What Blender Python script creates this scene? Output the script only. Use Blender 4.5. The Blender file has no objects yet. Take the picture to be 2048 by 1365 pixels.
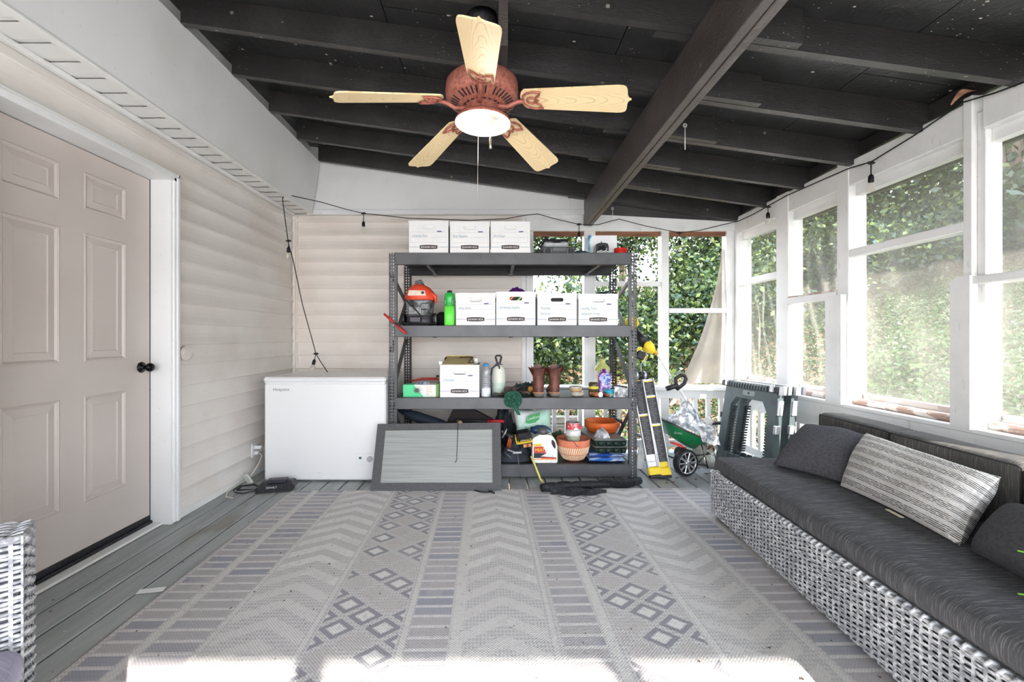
import bpy, math, random
from math import sin, cos, pi, radians, sqrt
from mathutils import Matrix, Vector, noise as mnoise
import numpy as np
random.seed(7)
SC = bpy.context.scene
COL = SC.collection
# ------------------------------------------------------------------ camera
F, VX, VY, H = 866.0, 990.0, 675.0, 1.12
cd = bpy.data.cameras.new('camera'); cam = bpy.data.objects.new('camera', cd); COL.objects.link(cam)
cam.location = (0, 0, H); cam.rotation_euler = (radians(90), 0, 0)
cd.sensor_width = 36; cd.lens = F / 2048 * 36; cd.shift_x = (1024 - VX) / 2048; cd.shift_y = -(682.5 - VY) / 2048
cd.clip_start = .05; cd.clip_end = 300
SC.camera = cam
# ------------------------------------------------------------------ sky, sun, exposure
w = bpy.data.worlds.new('sky'); SC.world = w; w.use_nodes = True
wn = w.node_tree; bg = wn.nodes['Background']
tc = wn.nodes.new('ShaderNodeTexCoord'); sx = wn.nodes.new('ShaderNodeSeparateXYZ'); rp = wn.nodes.new('ShaderNodeValToRGB')
wn.links.new(tc.outputs['Generated'], sx.inputs[0]); wn.links.new(sx.outputs['Z'], rp.inputs[0]); wn.links.new(rp.outputs[0], bg.inputs[0])
rp.color_ramp.elements[0].color = (.96, .97, 1, 1); rp.color_ramp.elements[1].color = (.68, .80, 1, 1)
bg.inputs[1].default_value = 2.2
sd = bpy.data.lights.new('sun', 'SUN'); sun = bpy.data.objects.new('sun', sd); COL.objects.link(sun)
SUN = Vector((-.35, 1.0, -.60))
sun.rotation_euler = SUN.to_track_quat('-Z', 'Y').to_euler(); sun.location = (4, -8, 6)
sd.energy = 4.0; sd.angle = radians(.6); sd.color = (1, .95, .88)
vs = SC.view_settings; vs.view_transform = 'Standard'; vs.look = 'None'; vs.gamma = 1; vs.use_curve_mapping = False
vs.exposure = 2.32
try: SC.display_settings.display_device = 'sRGB'
except Exception: pass
# ------------------------------------------------------------------ helpers
def lin(c): return c / 12.92 if c <= .04045 else ((c + .055) / 1.055) ** 2.4
def rgb(r, g, b): return (lin(r / 255), lin(g / 255), lin(b / 255), 1)
def P(px, py, Y): return Vector(((px - VX) * Y / F, Y, H - (py - VY) * Y / F))
def Z(py, Y): return H - (py - VY) * Y / F
def X(px, Y): return (px - VX) * Y / F

class N:                                     # tiny expression layer over math nodes
    def __init__(s, nt, o): s.nt, s.o = nt, o
    def _m(s, op, *a):
        n = s.nt.nodes.new('ShaderNodeMath'); n.operation = op
        for i, v in enumerate((s,) + a):
            if isinstance(v, N): s.nt.links.new(v.o, n.inputs[i])
            else: n.inputs[i].default_value = v
        return N(s.nt, n.outputs[0])
    def __add__(s, v): return s._m('ADD', v)
    def __sub__(s, v): return s._m('SUBTRACT', v)
    def __mul__(s, v): return s._m('MULTIPLY', v)
    def __truediv__(s, v): return s._m('DIVIDE', v)
    def abs(s): return s._m('ABSOLUTE')
    def floor(s): return s._m('FLOOR')
    def frac(s): return s._m('FRACT')
    def sin(s): return s._m('SINE')
    def gt(s, v): return s._m('GREATER_THAN', v)
    def lt(s, v): return s._m('LESS_THAN', v)
    def max(s, v): return s._m('MAXIMUM', v)
    def min(s, v): return s._m('MINIMUM', v)
    def pw(s, v): return s._m('POWER', v)
    def pp(s, v): return s._m('PINGPONG', v)
    def inv(s): return (s * -1) + 1
    def step(s, a, b):                       # smooth 0..1 between a and b
        n = s.nt.nodes.new('ShaderNodeMapRange'); n.interpolation_type = 'SMOOTHSTEP'
        s.nt.links.new(s.o, n.inputs[0]); n.inputs[1].default_value = a; n.inputs[2].default_value = b
        return N(s.nt, n.outputs[0])

class Mat:
    def __init__(s, name, col=(.8, .8, .8, 1), rough=.6, metal=0, spec=.4):
        m = s.m = bpy.data.materials.new(name); m.use_nodes = True
        s.nt = m.node_tree; s.b = s.nt.nodes['Principled BSDF']
        s.b.inputs['Base Color'].default_value = col; s.b.inputs['Roughness'].default_value = rough
        s.b.inputs['Metallic'].default_value = metal; s.b.inputs['Specular IOR Level'].default_value = spec
        m.diffuse_color = col
    def coord(s, kind='Object'):
        n = s.nt.nodes.new('ShaderNodeTexCoord'); return n.outputs[kind]
    def pos(s):
        n = s.nt.nodes.new('ShaderNodeNewGeometry'); return n.outputs['Position']
    def xyz(s, v):
        n = s.nt.nodes.new('ShaderNodeSeparateXYZ'); s.nt.links.new(v, n.inputs[0])
        return [N(s.nt, n.outputs[i]) for i in range(3)]
    def vec(s, x, y, z):
        n = s.nt.nodes.new('ShaderNodeCombineXYZ')
        for i, v in enumerate((x, y, z)):
            if isinstance(v, N): s.nt.links.new(v.o, n.inputs[i])
            else: n.inputs[i].default_value = v
        return n.outputs[0]
    def scale(s, v, sc):
        n = s.nt.nodes.new('ShaderNodeMapping'); s.nt.links.new(v, n.inputs[0]); n.inputs['Scale'].default_value = sc; return n.outputs[0]
    def noise(s, v, sc, det=3, dist=0, out=0):
        n = s.nt.nodes.new('ShaderNodeTexNoise'); s.nt.links.new(v, n.inputs['Vector']); n.inputs['Scale'].default_value = sc
        n.inputs['Detail'].default_value = det; n.inputs['Distortion'].default_value = dist
        return N(s.nt, n.outputs[out])
    def vor(s, v, sc, out='Distance', feat='F1'):
        n = s.nt.nodes.new('ShaderNodeTexVoronoi'); n.feature = feat; s.nt.links.new(v, n.inputs['Vector']); n.inputs['Scale'].default_value = sc
        return N(s.nt, n.outputs[out])
    def mix(s, f, a, b):
        n = s.nt.nodes.new('ShaderNodeMix'); n.data_type = 'RGBA'
        if isinstance(f, N): s.nt.links.new(f.o, n.inputs[0])
        else: n.inputs[0].default_value = f
        for i, v in ((6, a), (7, b)):
            if isinstance(v, tuple): n.inputs[i].default_value = v
            else: s.nt.links.new(v, n.inputs[i])
        return n.outputs[2]
    def color(s, o): s.nt.links.new(o, s.b.inputs['Base Color'])
    def rough(s, n): s.nt.links.new(n.o, s.b.inputs['Roughness'])
    def bump(s, h, strength=.3, dist=.002):
        n = s.nt.nodes.new('ShaderNodeBump'); n.inputs['Strength'].default_value = strength; n.inputs['Distance'].default_value = dist
        s.nt.links.new(h.o, n.inputs['Height']); s.nt.links.new(n.outputs[0], s.b.inputs['Normal'])

def M(name, c1, rough=.6, metal=0, c2=None, sc=30, lo=.4, hi=.7, bump=0, spec=.4, stretch=(1, 1, 1)):
    """plain material with a noise-driven second colour and fine relief"""
    m = Mat(name, c1, rough, metal, spec)
    v = m.scale(m.coord(), stretch); n = m.noise(v, sc, 4)
    if c2 is None: c2 = tuple(min(1, x * .82) for x in c1[:3]) + (1,)
    m.color(m.mix(n.step(lo, hi), c1, c2))
    if bump: m.bump(m.noise(v, sc * 3, 3), .4, bump)
    return m.m

class MB:
    def __init__(s): s.v, s.f, s.mi, s.sm, s.T = [], [], [], [], None
    def add(s, vs, fs, mi=0, sm=False):
        o = len(s.v); T = s.T
        s.v += [tuple(T @ Vector(v)) if T is not None else tuple(v) for v in vs]
        for f in fs: s.f.append([o + i for i in f]); s.mi.append(mi); s.sm.append(sm)
        return s
    def box(s, x0, x1, y0, y1, z0, z1, mi=0, c=0):
        if x0 > x1: x0, x1 = x1, x0
        if y0 > y1: y0, y1 = y1, y0
        if z0 > z1: z0, z1 = z1, z0
        if not c:
            v = [(x, y, z) for z in (z0, z1) for y in (y0, y1) for x in (x0, x1)]
            return s.add(v, [(0, 2, 3, 1), (4, 5, 7, 6), (0, 1, 5, 4), (2, 6, 7, 3), (0, 4, 6, 2), (1, 3, 7, 5)], mi)
        c = min(c, (x1 - x0) * .45, (y1 - y0) * .45, (z1 - z0) * .45)
        v, idx = [], {}
        L = ((x0, x1), (y0, y1), (z0, z1))
        for i in (0, 1):
            for j in (0, 1):
                for k in (0, 1):
                    for a in range(3):
                        p = [L[0][i], L[1][j], L[2][k]]
                        for b in range(3):
                            if b != a: p[b] += c if (i, j, k)[b] == 0 else -c
                        idx[i, j, k, a] = len(v); v.append(p)
        f = []
        for a in range(3):
            b, d = [q for q in range(3) if q != a]
            for side in (0, 1):
                q = []
                for (sb, sd2) in ((0, 0), (1, 0), (1, 1), (0, 1)):
                    t = [0, 0, 0]; t[a] = side; t[b] = sb; t[d] = sd2; q.append(idx[t[0], t[1], t[2], a])
                f.append(q)
        for a in range(3):
            b, d = [q for q in range(3) if q != a]
            for sb in (0, 1):
                for sd2 in (0, 1):
                    t0 = [0, 0, 0]; t0[b] = sb; t0[d] = sd2; t1 = list(t0); t1[a] = 1
                    f.append([idx[(*t0, b)], idx[(*t1, b)], idx[(*t1, d)], idx[(*t0, d)]])
        for i in (0, 1):
            for j in (0, 1):
                for k in (0, 1): f.append([idx[i, j, k, 0], idx[i, j, k, 1], idx[i, j, k, 2]])
        return s.add(v, f, mi)
    def obox(s, c, ax, ay, az, mi=0, ch=0):
        """oriented box: centre and three half-axis vectors"""
        old = s.T; c, ax, ay, az = map(Vector, (c, ax, ay, az))
        lx, ly, lz = ax.length, ay.length, az.length
        m = Matrix((ax.normalized(), ay.normalized(), az.normalized())).transposed().to_4x4(); m.translation = c
        s.T = old @ m if old is not None else m
        s.box(-lx, lx, -ly, ly, -lz, lz, mi, ch); s.T = old; return s
    def bar(s, a, b, w, t, up=(0, 0, 1), mi=0, ch=0):
        """rectangular bar from a to b, w across, t along 'up'"""
        a, b = Vector(a), Vector(b); d = b - a; up = Vector(up)
        side = d.cross(up)
        if side.length < 1e-6: side = d.cross(Vector((1, 0, 0)))
        side.normalize(); u = side.cross(d).normalized()
        return s.obox((a + b) / 2, d / 2, side * w / 2, u * t / 2, mi, ch)
    def ring(s, pts_rings, closed_u=True, mi=0, sm=True, cap=True):
        n = len(pts_rings[0]); v = [p for r in pts_rings for p in r]; f = []
        for i in range(len(pts_rings) - 1):
            for j in range(n if closed_u else n - 1):
                k = (j + 1) % n; f.append((i * n + j, i * n + k, (i + 1) * n + k, (i + 1) * n + j))
        s.add(v, f, mi, sm)
        if cap and closed_u:
            o = len(s.v) - len(v)
            s.f.append([o + j for j in range(n)][::-1]); s.mi.append(mi); s.sm.append(False)
            o2 = o + (len(pts_rings) - 1) * n
            s.f.append([o2 + j for j in range(n)]); s.mi.append(mi); s.sm.append(False)
        return s
    def tube(s, pts, r, n=6, mi=0, closed=False, cap=True, sm=True):
        pts = [Vector(p) for p in pts]; m = len(pts); rr = r if isinstance(r, (list, tuple)) else [r] * m
        rings = []; prev = None
        for i, p in enumerate(pts):
            if closed: t = pts[(i + 1) % m] - pts[i - 1]
            else: t = pts[min(i + 1, m - 1)] - pts[max(i - 1, 0)]
            if t.length < 1e-9: t = Vector((0, 0, 1))
            t.normalize()
            if prev is None:
                a = Vector((0, 0, 1)) if abs(t.z) < .9 else Vector((1, 0, 0))
                prev = (a - t * a.dot(t)).normalized()
            else:
                prev = prev - t * prev.dot(t)
                prev = prev.normalized() if prev.length > 1e-6 else t.orthogonal().normalized()
            b = t.cross(prev)
            rings.append([p + (prev * cos(2 * pi * k / n) + b * sin(2 * pi * k / n)) * rr[i] for k in range(n)])
        if closed: rings.append(rings[0]); cap = False
        return s.ring(rings, True, mi, sm, cap)
    def cyl(s, a, b, r0, r1=None, n=16, mi=0, cap=True): return s.tube([a, b], [r0, r0 if r1 is None else r1], n, mi, cap=cap)
    def lathe(s, prof, c=(0, 0, 0), n=24, mi=0, sm=True, sx=1, sy=1, cap=False, mis=None):
        c = Vector(c)
        rings = [[c + Vector((r * cos(2 * pi * k / n) * sx, r * sin(2 * pi * k / n) * sy, z)) for k in range(n)] for r, z in prof]
        if mis is None: return s.ring(rings, True, mi, sm, cap)
        for i in range(len(rings) - 1): s.ring([rings[i], rings[i + 1]], True, mis[i], sm, False)
        return s
    def prism(s, poly, y0, y1, mi=0, sm=False):
        """polygon in the x-z plane extruded along y"""
        n = len(poly); v = [(x, y0, z) for x, z in poly] + [(x, y1, z) for x, z in poly]
        f = [list(range(n)), list(range(2 * n - 1, n - 1, -1))] + [(i, n + i, n + (i + 1) % n, (i + 1) % n) for i in range(n)]
        return s.add(v, f, mi, sm)
    def grid(s, fn, nu, nv, mi=0, sm=True, closed_u=False):
        v = [fn(i / nu, j / nv) for j in range(nv + 1) for i in range(nu + 1)]
        f = [(j * (nu + 1) + i, j * (nu + 1) + i + 1, (j + 1) * (nu + 1) + i + 1, (j + 1) * (nu + 1) + i) for j in range(nv) for i in range(nu)]
        return s.add(v, f, mi, sm)
    def blob(s, c, r, amp=.15, fr=3, seed=0, nu=20, nv=12, mi=0, flat=None):
        c = Vector(c); r = Vector(r) if not isinstance(r, (int, float)) else Vector((r, r, r))
        def fn(u, v):
            th, ph = 2 * pi * u, pi * v
            d = Vector((sin(ph) * cos(th), sin(ph) * sin(th), cos(ph)))
            k = 1 + amp * 2 * (mnoise.noise(d * fr + Vector((seed * 7.1, seed * 3.3, seed))))
            p = Vector((d.x * r.x, d.y * r.y, d.z * r.z)) * k + c
            if flat is not None and p.z < flat: p.z = flat
            return p
        return s.grid(fn, nu, nv, mi)
    def text(s, body, size, origin, right=(1, 0, 0), up=(0, 0, 1), mi=0, shear=0, center=False, squash=1):
        vs_, fs_, w_ = textmesh(body, shear)
        r, u, o = Vector(right).normalized(), Vector(up).normalized(), Vector(origin)
        off = w_ / 2 if center else 0
        s.add([o + r * ((x - off) * size * squash) + u * (y * size) for x, y in vs_], fs_, mi); return s
    def build(s, name, mats, parent=None, off=(0, 0, 0)):
        me = bpy.data.meshes.new(name); off = Vector(off)
        me.from_pydata([(v[0] - off.x, v[1] - off.y, v[2] - off.z) for v in s.v], [], s.f)
        if not isinstance(mats, (list, tuple)): mats = [mats]
        for m in mats: me.materials.append(m)
        me.polygons.foreach_set('material_index', s.mi); me.polygons.foreach_set('use_smooth', s.sm); me.update()
        o = bpy.data.objects.new(name, me); COL.objects.link(o)
        if parent is not None: o.parent = parent
        return o
_tc = {}
def textmesh(body, shear=0):
    if (body, shear) in _tc: return _tc[body, shear]
    cu = bpy.data.curves.new('t', 'FONT'); cu.body = body; cu.size = 1; cu.shear = shear; cu.resolution_u = 2
    o = bpy.data.objects.new('t', cu); COL.objects.link(o); bpy.context.view_layer.update()
    me = bpy.data.meshes.new_from_object(o.evaluated_get(bpy.context.evaluated_depsgraph_get()))
    vs_ = [(v.co.x, v.co.y) for v in me.vertices]; fs_ = [tuple(p.vertices) for p in me.polygons]
    bpy.data.objects.remove(o); bpy.data.curves.remove(cu); bpy.data.meshes.remove(me)
    _tc[body, shear] = (vs_, fs_, max(v[0] for v in vs_) if vs_ else 0); return _tc[body, shear]

class Thing:
    def __init__(s, name, label=None, cat=None, loc=(0, 0, 0), group=None, kind=None):
        s.loc = Vector(loc); s.o = bpy.data.objects.new(name, None); COL.objects.link(s.o); s.o.location = loc
        s.o.empty_display_size = .05
        if label: s.o['label'] = label
        if cat: s.o['category'] = cat
        if group: s.o['group'] = group
        if kind: s.o['kind'] = kind
    def part(s, name, mb, mats, parent=None, label=None, kind=None):
        o = mb.build(name, mats, parent if parent is not None else s.o, s.loc)
        if label: o['label'] = label
        if kind: o['kind'] = kind
        return o
def single(name, mb, mats, label, cat, loc=(0, 0, 0), group=None, kind=None):
    o = mb.build(name, mats, None, loc); o.location = loc
    if label: o['label'] = label
    if cat: o['category'] = cat
    if group: o['group'] = group
    if kind: o['kind'] = kind
    return o
def struct(name): return Thing(name, kind='structure')
def copy_tree(o, parent=None):
    c = o.copy(); COL.objects.link(c); c.parent = parent
    for ch in o.children: copy_tree(ch, c)
    return c
def box(*a, **k): return MB().box(*a, **k)
def pill(c00, c10, c11, c01, th, nu=20, nv=16, mi=0, wob=.01, seed=0, pw=.35, nrm=None):
    """stuffed cushion between four corners, thickness th"""
    c00, c10, c11, c01 = map(Vector, (c00, c10, c11, c01)); mb = MB()
    nr = (c10 - c00).cross(c01 - c00).normalized() if nrm is None else Vector(nrm)
    ctr = (c00 + c10 + c11 + c01) / 4
    for sgn in (1, -1):
        def fn(u, v):
            p = c00 * (1 - u) * (1 - v) + c10 * u * (1 - v) + c11 * u * v + c01 * (1 - u) * v
            e = (max(0, 4 * u * (1 - u)) ** pw) * (max(0, 4 * v * (1 - v)) ** pw)
            pin = 1 - .07 * (1 - abs(2 * u - 1) ** 2) * abs(2 * v - 1) ** 6 - .07 * (1 - abs(2 * v - 1) ** 2) * abs(2 * u - 1) ** 6
            p = ctr + (p - ctr) * pin
            nz = mnoise.noise(p * 7 + Vector((seed, 0, 0))) * wob * (1 if e > .05 else 0)
            return p + nr * sgn * (th / 2 * e + nz)
        mb.grid(fn, nu, nv, mi)
    return mb
# ================================================================== materials of the setting
def siding_mat(name, base, dirt):
    m = Mat(name, base, .55); p = m.pos(); x, y, z = m.xyz(p)
    n1 = m.noise(p, 2.2, 4); n2 = m.noise(m.scale(p, (3, 3, 14)), 3, 5)
    c = m.mix(n1.step(.35, .75) * .8, base, dirt)
    c = m.mix((n2.step(.62, .85)) * .2, c, rgb(190, 174, 158))
    sp = m.vor(p, 22).lt(.07) * m.noise(p, 5).gt(.55)
    c = m.mix(sp * .35, c, rgb(110, 96, 84)); m.color(c); m.bump(m.noise(m.scale(p, (1, 1, 8)), 40, 2), .15, .001)
    return m.m
mSidL = siding_mat('cream_siding', rgb(230, 227, 222), rgb(218, 210, 203))
mSidB = siding_mat('beige_siding', rgb(232, 225, 217), rgb(220, 208, 197))
def white_paint(name, base=rgb(232, 232, 230), wear=.25, sc=6):
    m = Mat(name, base, .45); p = m.pos()
    c = m.mix(m.noise(p, sc, 5).step(.4, .8) * .5, base, rgb(212, 211, 208))
    g = m.noise(m.scale(p, (1, 1, .25)), 34, 5)
    c = m.mix(g.step(.66, .72) * wear, c, rgb(150, 140, 130))
    c = m.mix((m.vor(p, 30).lt(.06)) * .5, c, rgb(120, 112, 104)); m.color(c)
    m.bump(m.noise(m.scale(p, (1, 1, .2)), 60, 3), .25, .0015); return m.m
mWhite = white_paint('white_painted_wood')
mWhiteSm = white_paint('white_smooth_panel', rgb(234, 235, 235), .05, 2)
mSoff = M('white_vinyl_soffit', rgb(235, 235, 233), .4, c2=rgb(225, 225, 222), sc=3)
mDoor = M('greige_door_paint', rgb(206, 197, 191), .38, c2=rgb(198, 188, 182), sc=2, lo=.3, hi=.8)
mDark = M('black_rubber', rgb(28, 29, 32), .5, c2=rgb(46, 47, 52), sc=60)
mBlackMetal = M('black_metal', rgb(20, 20, 22), .25, .6, c2=rgb(34, 34, 36), sc=10)
def black_paint(name, base, flake, sc=1):
    m = Mat(name, base, .38, spec=.7); p = m.pos()
    c = m.mix(m.noise(p, 5 * sc, 4).step(.4, .75), base, tuple(q * 1.6 for q in base[:3]) + (1,))
    d = m.noise(p, 3.1, 3, 1.2)
    k = m.vor(m.scale(p, (1, 1.6, 1)), 9).lt(.085) * m.noise(p, 4.7).gt(.5)
    k2 = m.vor(p, 34).lt(.11) * m.noise(p, 2.3).gt(.55)
    c = m.mix((k * .0 + k2 * flake), c, rgb(214, 196, 182))
    c = m.mix(k * flake, c, rgb(235, 222, 210)); m.color(c)
    g = m.noise(m.scale(p, (2, 2, 9)), 22, 5, .8) + m.vor(p, 26) * .6
    m.bump(g, .55, .004); return m.m
mRaft = black_paint('black_rafter_paint', rgb(43, 41, 41), .28)
mOSB = black_paint('black_roof_sheathing', rgb(38, 38, 39), .9, 1.5)
mBeam = black_paint('brown_black_beam_paint', rgb(66, 60, 58), .18)
def deck_mat():
    m = Mat('grey_green_deck_paint', rgb(112, 120, 120), .5); p = m.pos()
    c = m.mix(m.noise(m.scale(p, (8, 1, 1)), 2.2, 5).step(.3, .75), rgb(166, 171, 171), rgb(144, 149, 149))
    c = m.mix(m.noise(m.scale(p, (3, 1, 1)), 1.7, 4).step(.56, .74) * .6, c, rgb(120, 112, 98))
    k = m.vor(p, 36).lt(.13) * m.noise(p, 3).gt(.53)
    c = m.mix(k * .8, c, rgb(196, 200, 200))
    k = m.noise(m.scale(p, (6, 1, 1)), 7, 5).step(.69, .73) * m.noise(p, 1.3).gt(.5)
    c = m.mix(k * .7, c, rgb(128, 92, 72)); m.color(c)
    m.bump(m.noise(m.scale(p, (10, 1, 1)), 14, 4), .4, .002); return m.m
mDeck = deck_mat()
mBrown = M('bare_brown_wood', rgb(140, 96, 70), .7, c2=rgb(108, 70, 52), sc=14, stretch=(.2, 1, 1))
mWorn = M('weathered_sill_wood', rgb(176, 148, 136), .75, c2=rgb(226, 220, 212), sc=18, lo=.48, hi=.56, stretch=(1, .5, 1))
mTimber = M('old_timber', rgb(132, 126, 116), .8, c2=rgb(98, 90, 80), sc=9, stretch=(.3, 1, 3))

XL, YB = -1.95, 4.19                # house wall plane, back wall plane
Y0 = -2.0                           # open end of the porch behind the camera
# ------------------------------------------------------------------ floor of deck boards
fl = struct('floor')
for i in range(33):
    x0 = -2.13 + i * .14
    fl.part('deck_board', box(x0 + .004, x0 + .134, Y0 - .1, 4.32, -.035, 0 + random.uniform(-.0012, 0), c=.004), mDeck)
fl.part('rim_joist', MB().box(-2.13, 2.5, 4.28, 4.32, -.30, -.036).box(2.46, 2.5, Y0 - .1, 4.28, -.30, -.036).box(-2.13, 2.46, Y0 - .1, Y0 - .06, -.30, -.036), mTimber)
fl.part('joists', MB().box(-2.1, 2.46, -.4, -.36, -.22, -.036).box(-2.1, 2.46, 1.2, 1.24, -.22, -.036).box(-2.1, 2.46, 2.8, 2.84, -.22, -.036), mTimber)

# ------------------------------------------------------------------ lap siding
CH = .1287
def course(a, b, z0, z1f=1.0, axis='y', base=0.0, inward=1):
    """one siding course: profile swept between a and b along the axis; inward = sign of the room side"""
    prof = [(.000, .0), (.024, -.001), (.0310, .003), (.0305, .008), (.0240, .026), (.0160, .048), (.0105, .075), (.0100, .100), (.0130, CH + .004), (.0, CH + .004)]
    prof = [(d, min(z, CH * z1f)) for d, z in prof]
    mb = MB(); r = []
    for t in (a, b):
        r.append([((base + inward * d), t, z0 + z) if axis == 'y' else (t, base + inward * d, z0 + z) for d, z in prof])
    mb.ring(r, True, 0, False, True); 
    return mb
wl = struct('wall_left')
wl.part('wall_core', MB().box(-2.3, XL - .015, Y0, 1.60, -.3, 3.1).box(-2.3, XL - .015, 2.645, 4.6, -.3, 3.1).box(-2.3, XL - .015, 1.60, 2.645, 2.115, 3.1).box(-2.3, -2.12, 1.6, 2.645, -.3, 2.115), mWhite)
zs = [.045 + i * CH for i in range(18)]
for z in zs:
    zf = min(1.0, (2.312 - z) / CH)
    wl.part('siding_panel', course(2.645, YB + .005, z, zf, 'y', XL - .0155), mSidL)
    if z + CH > 2.115:
        zz = max(z, 2.115); wl.part('siding_panel', course(Y0, 2.645, z if z > 2.1 else 2.116, (2.312 - z) / CH if z > 2.1 else (z + CH - 2.116) / CH, 'y', XL - .0155), mSidL)
    else:
        wl.part('siding_panel', course(Y0, 1.60, z, zf, 'y', XL - .0155), mSidL)
wl.part('starter_strip', MB().box(XL - .015, XL + .012, 2.645, YB, .0, .045, c=.004), mWhite)
wl.part('top_channel', MB().box(XL - .015, XL + .022, Y0, YB, 2.296, 2.31).box(XL + .005, XL + .028, Y0, YB, 2.286, 2.298), mSoff)

wb = struct('wall_back')
wb.part('wall_core', box(-2.3, .30, YB + .016, YB + .14, -.3, 2.31), mWhite)
for i in range(18):
    z = .045 + i * CH
    wb.part('siding_panel', course(XL - .01, .258, z, min(1, (2.30 - z) / CH), 'x', YB + .0155, -1), mSidB)
wb.part('corner_channel', MB().box(XL + .002, XL + .03, YB - .03, YB + .012, .03, 2.30, c=.003).box(XL + .03, XL + .042, YB - .012, YB + .012, .03, 2.30), mSidB)
wb.part('corner_post', MB().box(.256, .300, YB - .008, YB + .09, -.2, 2.26, c=.004).box(.302, .372, YB - .004, YB + .09, -.2, 2.26, c=.004), mWhite)
wb.part('starter_strip', box(XL, .256, YB - .014, YB + .015, .0, .045, c=.004), mWhite)
# white gable panel above the siding (its top follows the roof slope)
def zr(x): return 2.555 - .14 * x            # underside of the rafters
gp = MB()
gp.add([(-1.80, YB - .03, 2.325), (.93, YB - .03, 2.325), (.93, YB - .03, zr(.93) + .05), (-1.80, YB - .03, zr(-1.8) + .18),
        (-1.80, YB + .06, 2.325), (.93, YB + .06, 2.325), (.93, YB + .06, zr(.93) + .05), (-1.80, YB + .06, zr(-1.8) + .18)],
       [(0, 1, 2, 3), (7, 6, 5, 4), (0, 4, 5, 1), (1, 5, 6, 2), (2, 6, 7, 3), (3, 7, 4, 0)])
wb.part('gable_panel', gp, mWhiteSm)
wb.part('gable_trim', MB().box(-1.80, .93, YB - .05, YB - .028, 2.296, 2.345, c=.004).box(.72, .93, YB - .042, YB - .031, 2.345, 2.46, c=.003), mWhiteSm)
wb.part('header_board', MB().box(.30, 2.36, YB - .02, YB + .06, 2.145, 2.30, c=.004), mWhite)
wb.part('top_plate', MB().box(.93, 2.40, YB + .0, YB + .09, 2.30, 2.34, c=.004), mWhite)
for (a, b) in ((.372, .86), (.97, 1.606), (1.68, 2.235)):
    wb.part('bare_batten', box(a + .001, b - .001, YB + .01, YB + .05, 2.105, 2.147, c=.003), mBrown)
for (a, b, d) in ((.86, .97, 0), (1.606, 1.68, 0), (2.235, 2.31, -.0)):
    wb.part('post', box(a, b, YB - .012 + d, YB + .08, -.2, 2.29, c=.004), mWhite)
wb.part('mid_rail', MB().box(.97, 1.606, YB + .0, YB + .04, 1.615, 1.662, c=.003), mWhite)
wb.part('mid_rail', MB().box(1.68, 2.31, YB - .018, YB + .03, 1.355, 1.400, c=.003), mWhite)
wb.part('rail_cap', MB().box(.30, 2.36, YB - .10, YB + .09, .615, .652, c=.004), mWhite)
wb.part('under_rail', MB().box(.372, 2.31, YB - .02, YB + .02, .53, .6145, c=.003), mTimber if False else mWhite)
wb.part('bottom_rail', MB().box(.372, 2.31, YB - .02, YB + .02, .06, .13, c=.003), mWhite)
for i in range(16):
    x = .43 + i * .124
    if .85 < x < .98 or 1.6 < x < 1.69: continue
    wb.part('baluster', box(x, x + .037, YB - .018, YB + .018, .131, .529, c=.003), mWhite)

# ------------------------------------------------------------------ right wall: posts, header, rails, screens
XR = 2.30
wr = struct('wall_right')
mScreenPost = mWhite
def post(y0, y1, z1, x0=XR, x1=2.42, nm='post'): return wr.part(nm, box(x0, x1, y0, y1, -.2, z1, c=.004), mWhite)
post(4.10, 4.19, 2.255, 2.31, 2.43)
post(3.40, 3.545, 2.27); post(2.817, 2.915, 2.285); post(2.085, 2.128, 2.29, XR - .002, 2.38); post(2.045, 2.0845, 2.20, XR + .02, 2.40)
post(1.44, 1.50, 2.28); post(.80, .86, 2.28); post(-.62, -.52, 2.28); post(Y0, Y0 + .1, 2.28)
def chp(y0, y1, z0, z1, x0, x1):               # half board with a chamfered head
    mb = MB(); mb.T = Matrix(((0, 1, 0, 0), (1, 0, 0, 0), (0, 0, 1, 0), (0, 0, 0, 1)))
    mb.prism([(y0, z0), (y1, z0), (y1, z1 - .03), (y1 - .03, z1), (y0, z1)], x0, x1); return mb
wr.part('sister_board', chp(2.06, 2.150, .68, 1.415, XR - .042, XR - .003), mWhite)
wr.part('sister_board', chp(2.83, 2.965, .68, 1.40, XR - .040, XR - .003), mWhite)
bays = [(3.545, 4.10), (2.915, 3.40), (2.128, 2.817), (1.50, 2.045)]
for (a, b) in bays + [(-.52, .80), (Y0 + .1, -.62)]:
    wr.part('header_board', MB().box(XR + .004, XR + .042, a - .002, b + .002, 2.105, 2.265, c=.004), mWhite)
    wr.part('window_head', MB().box(XR + .045, XR + .09, a, b, 2.04, 2.13, c=.003), mWhite)
    wr.part('window_foot', MB().box(XR + .09, XR + .12, a, b, .70, .755, c=.003), mWhite)
    wr.part('worn_sill', MB().box(XR + .02, XR + .10, a, b, .6865, .722, c=.01), mWorn)
wr.part('sill_board', MB().box(XR - .022, XR - .001, Y0, 4.10, .565, .685, c=.004).box(XR - .03, XR + .11, Y0, 4.12, .660, .686, c=.004), mWhite)
wr.part('sill_under', MB().box(XR + .004, XR + .05, Y0, 4.10, .47, .56, c=.003), mWhite)
wr.part('bottom_rail', MB().box(XR + .01, XR + .05, Y0, 4.10, .06, .13, c=.003), mWhite)
for (a, b, z0, z1, x0, x1) in ((3.545, 4.10, 1.605, 1.660, XR + .0, XR + .07), (2.915, 3.40, 1.378, 1.428, XR - .012, XR + .05),
                               (2.128, 2.817, 1.640, 1.690, XR + .0, XR + .07), (1.50, 2.084, 1.372, 1.412, XR - .03, XR + .07)):
    wr.part('mid_rail', box(x0, x1, a, b, z0, z1, c=.004), mWhite)
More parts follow.
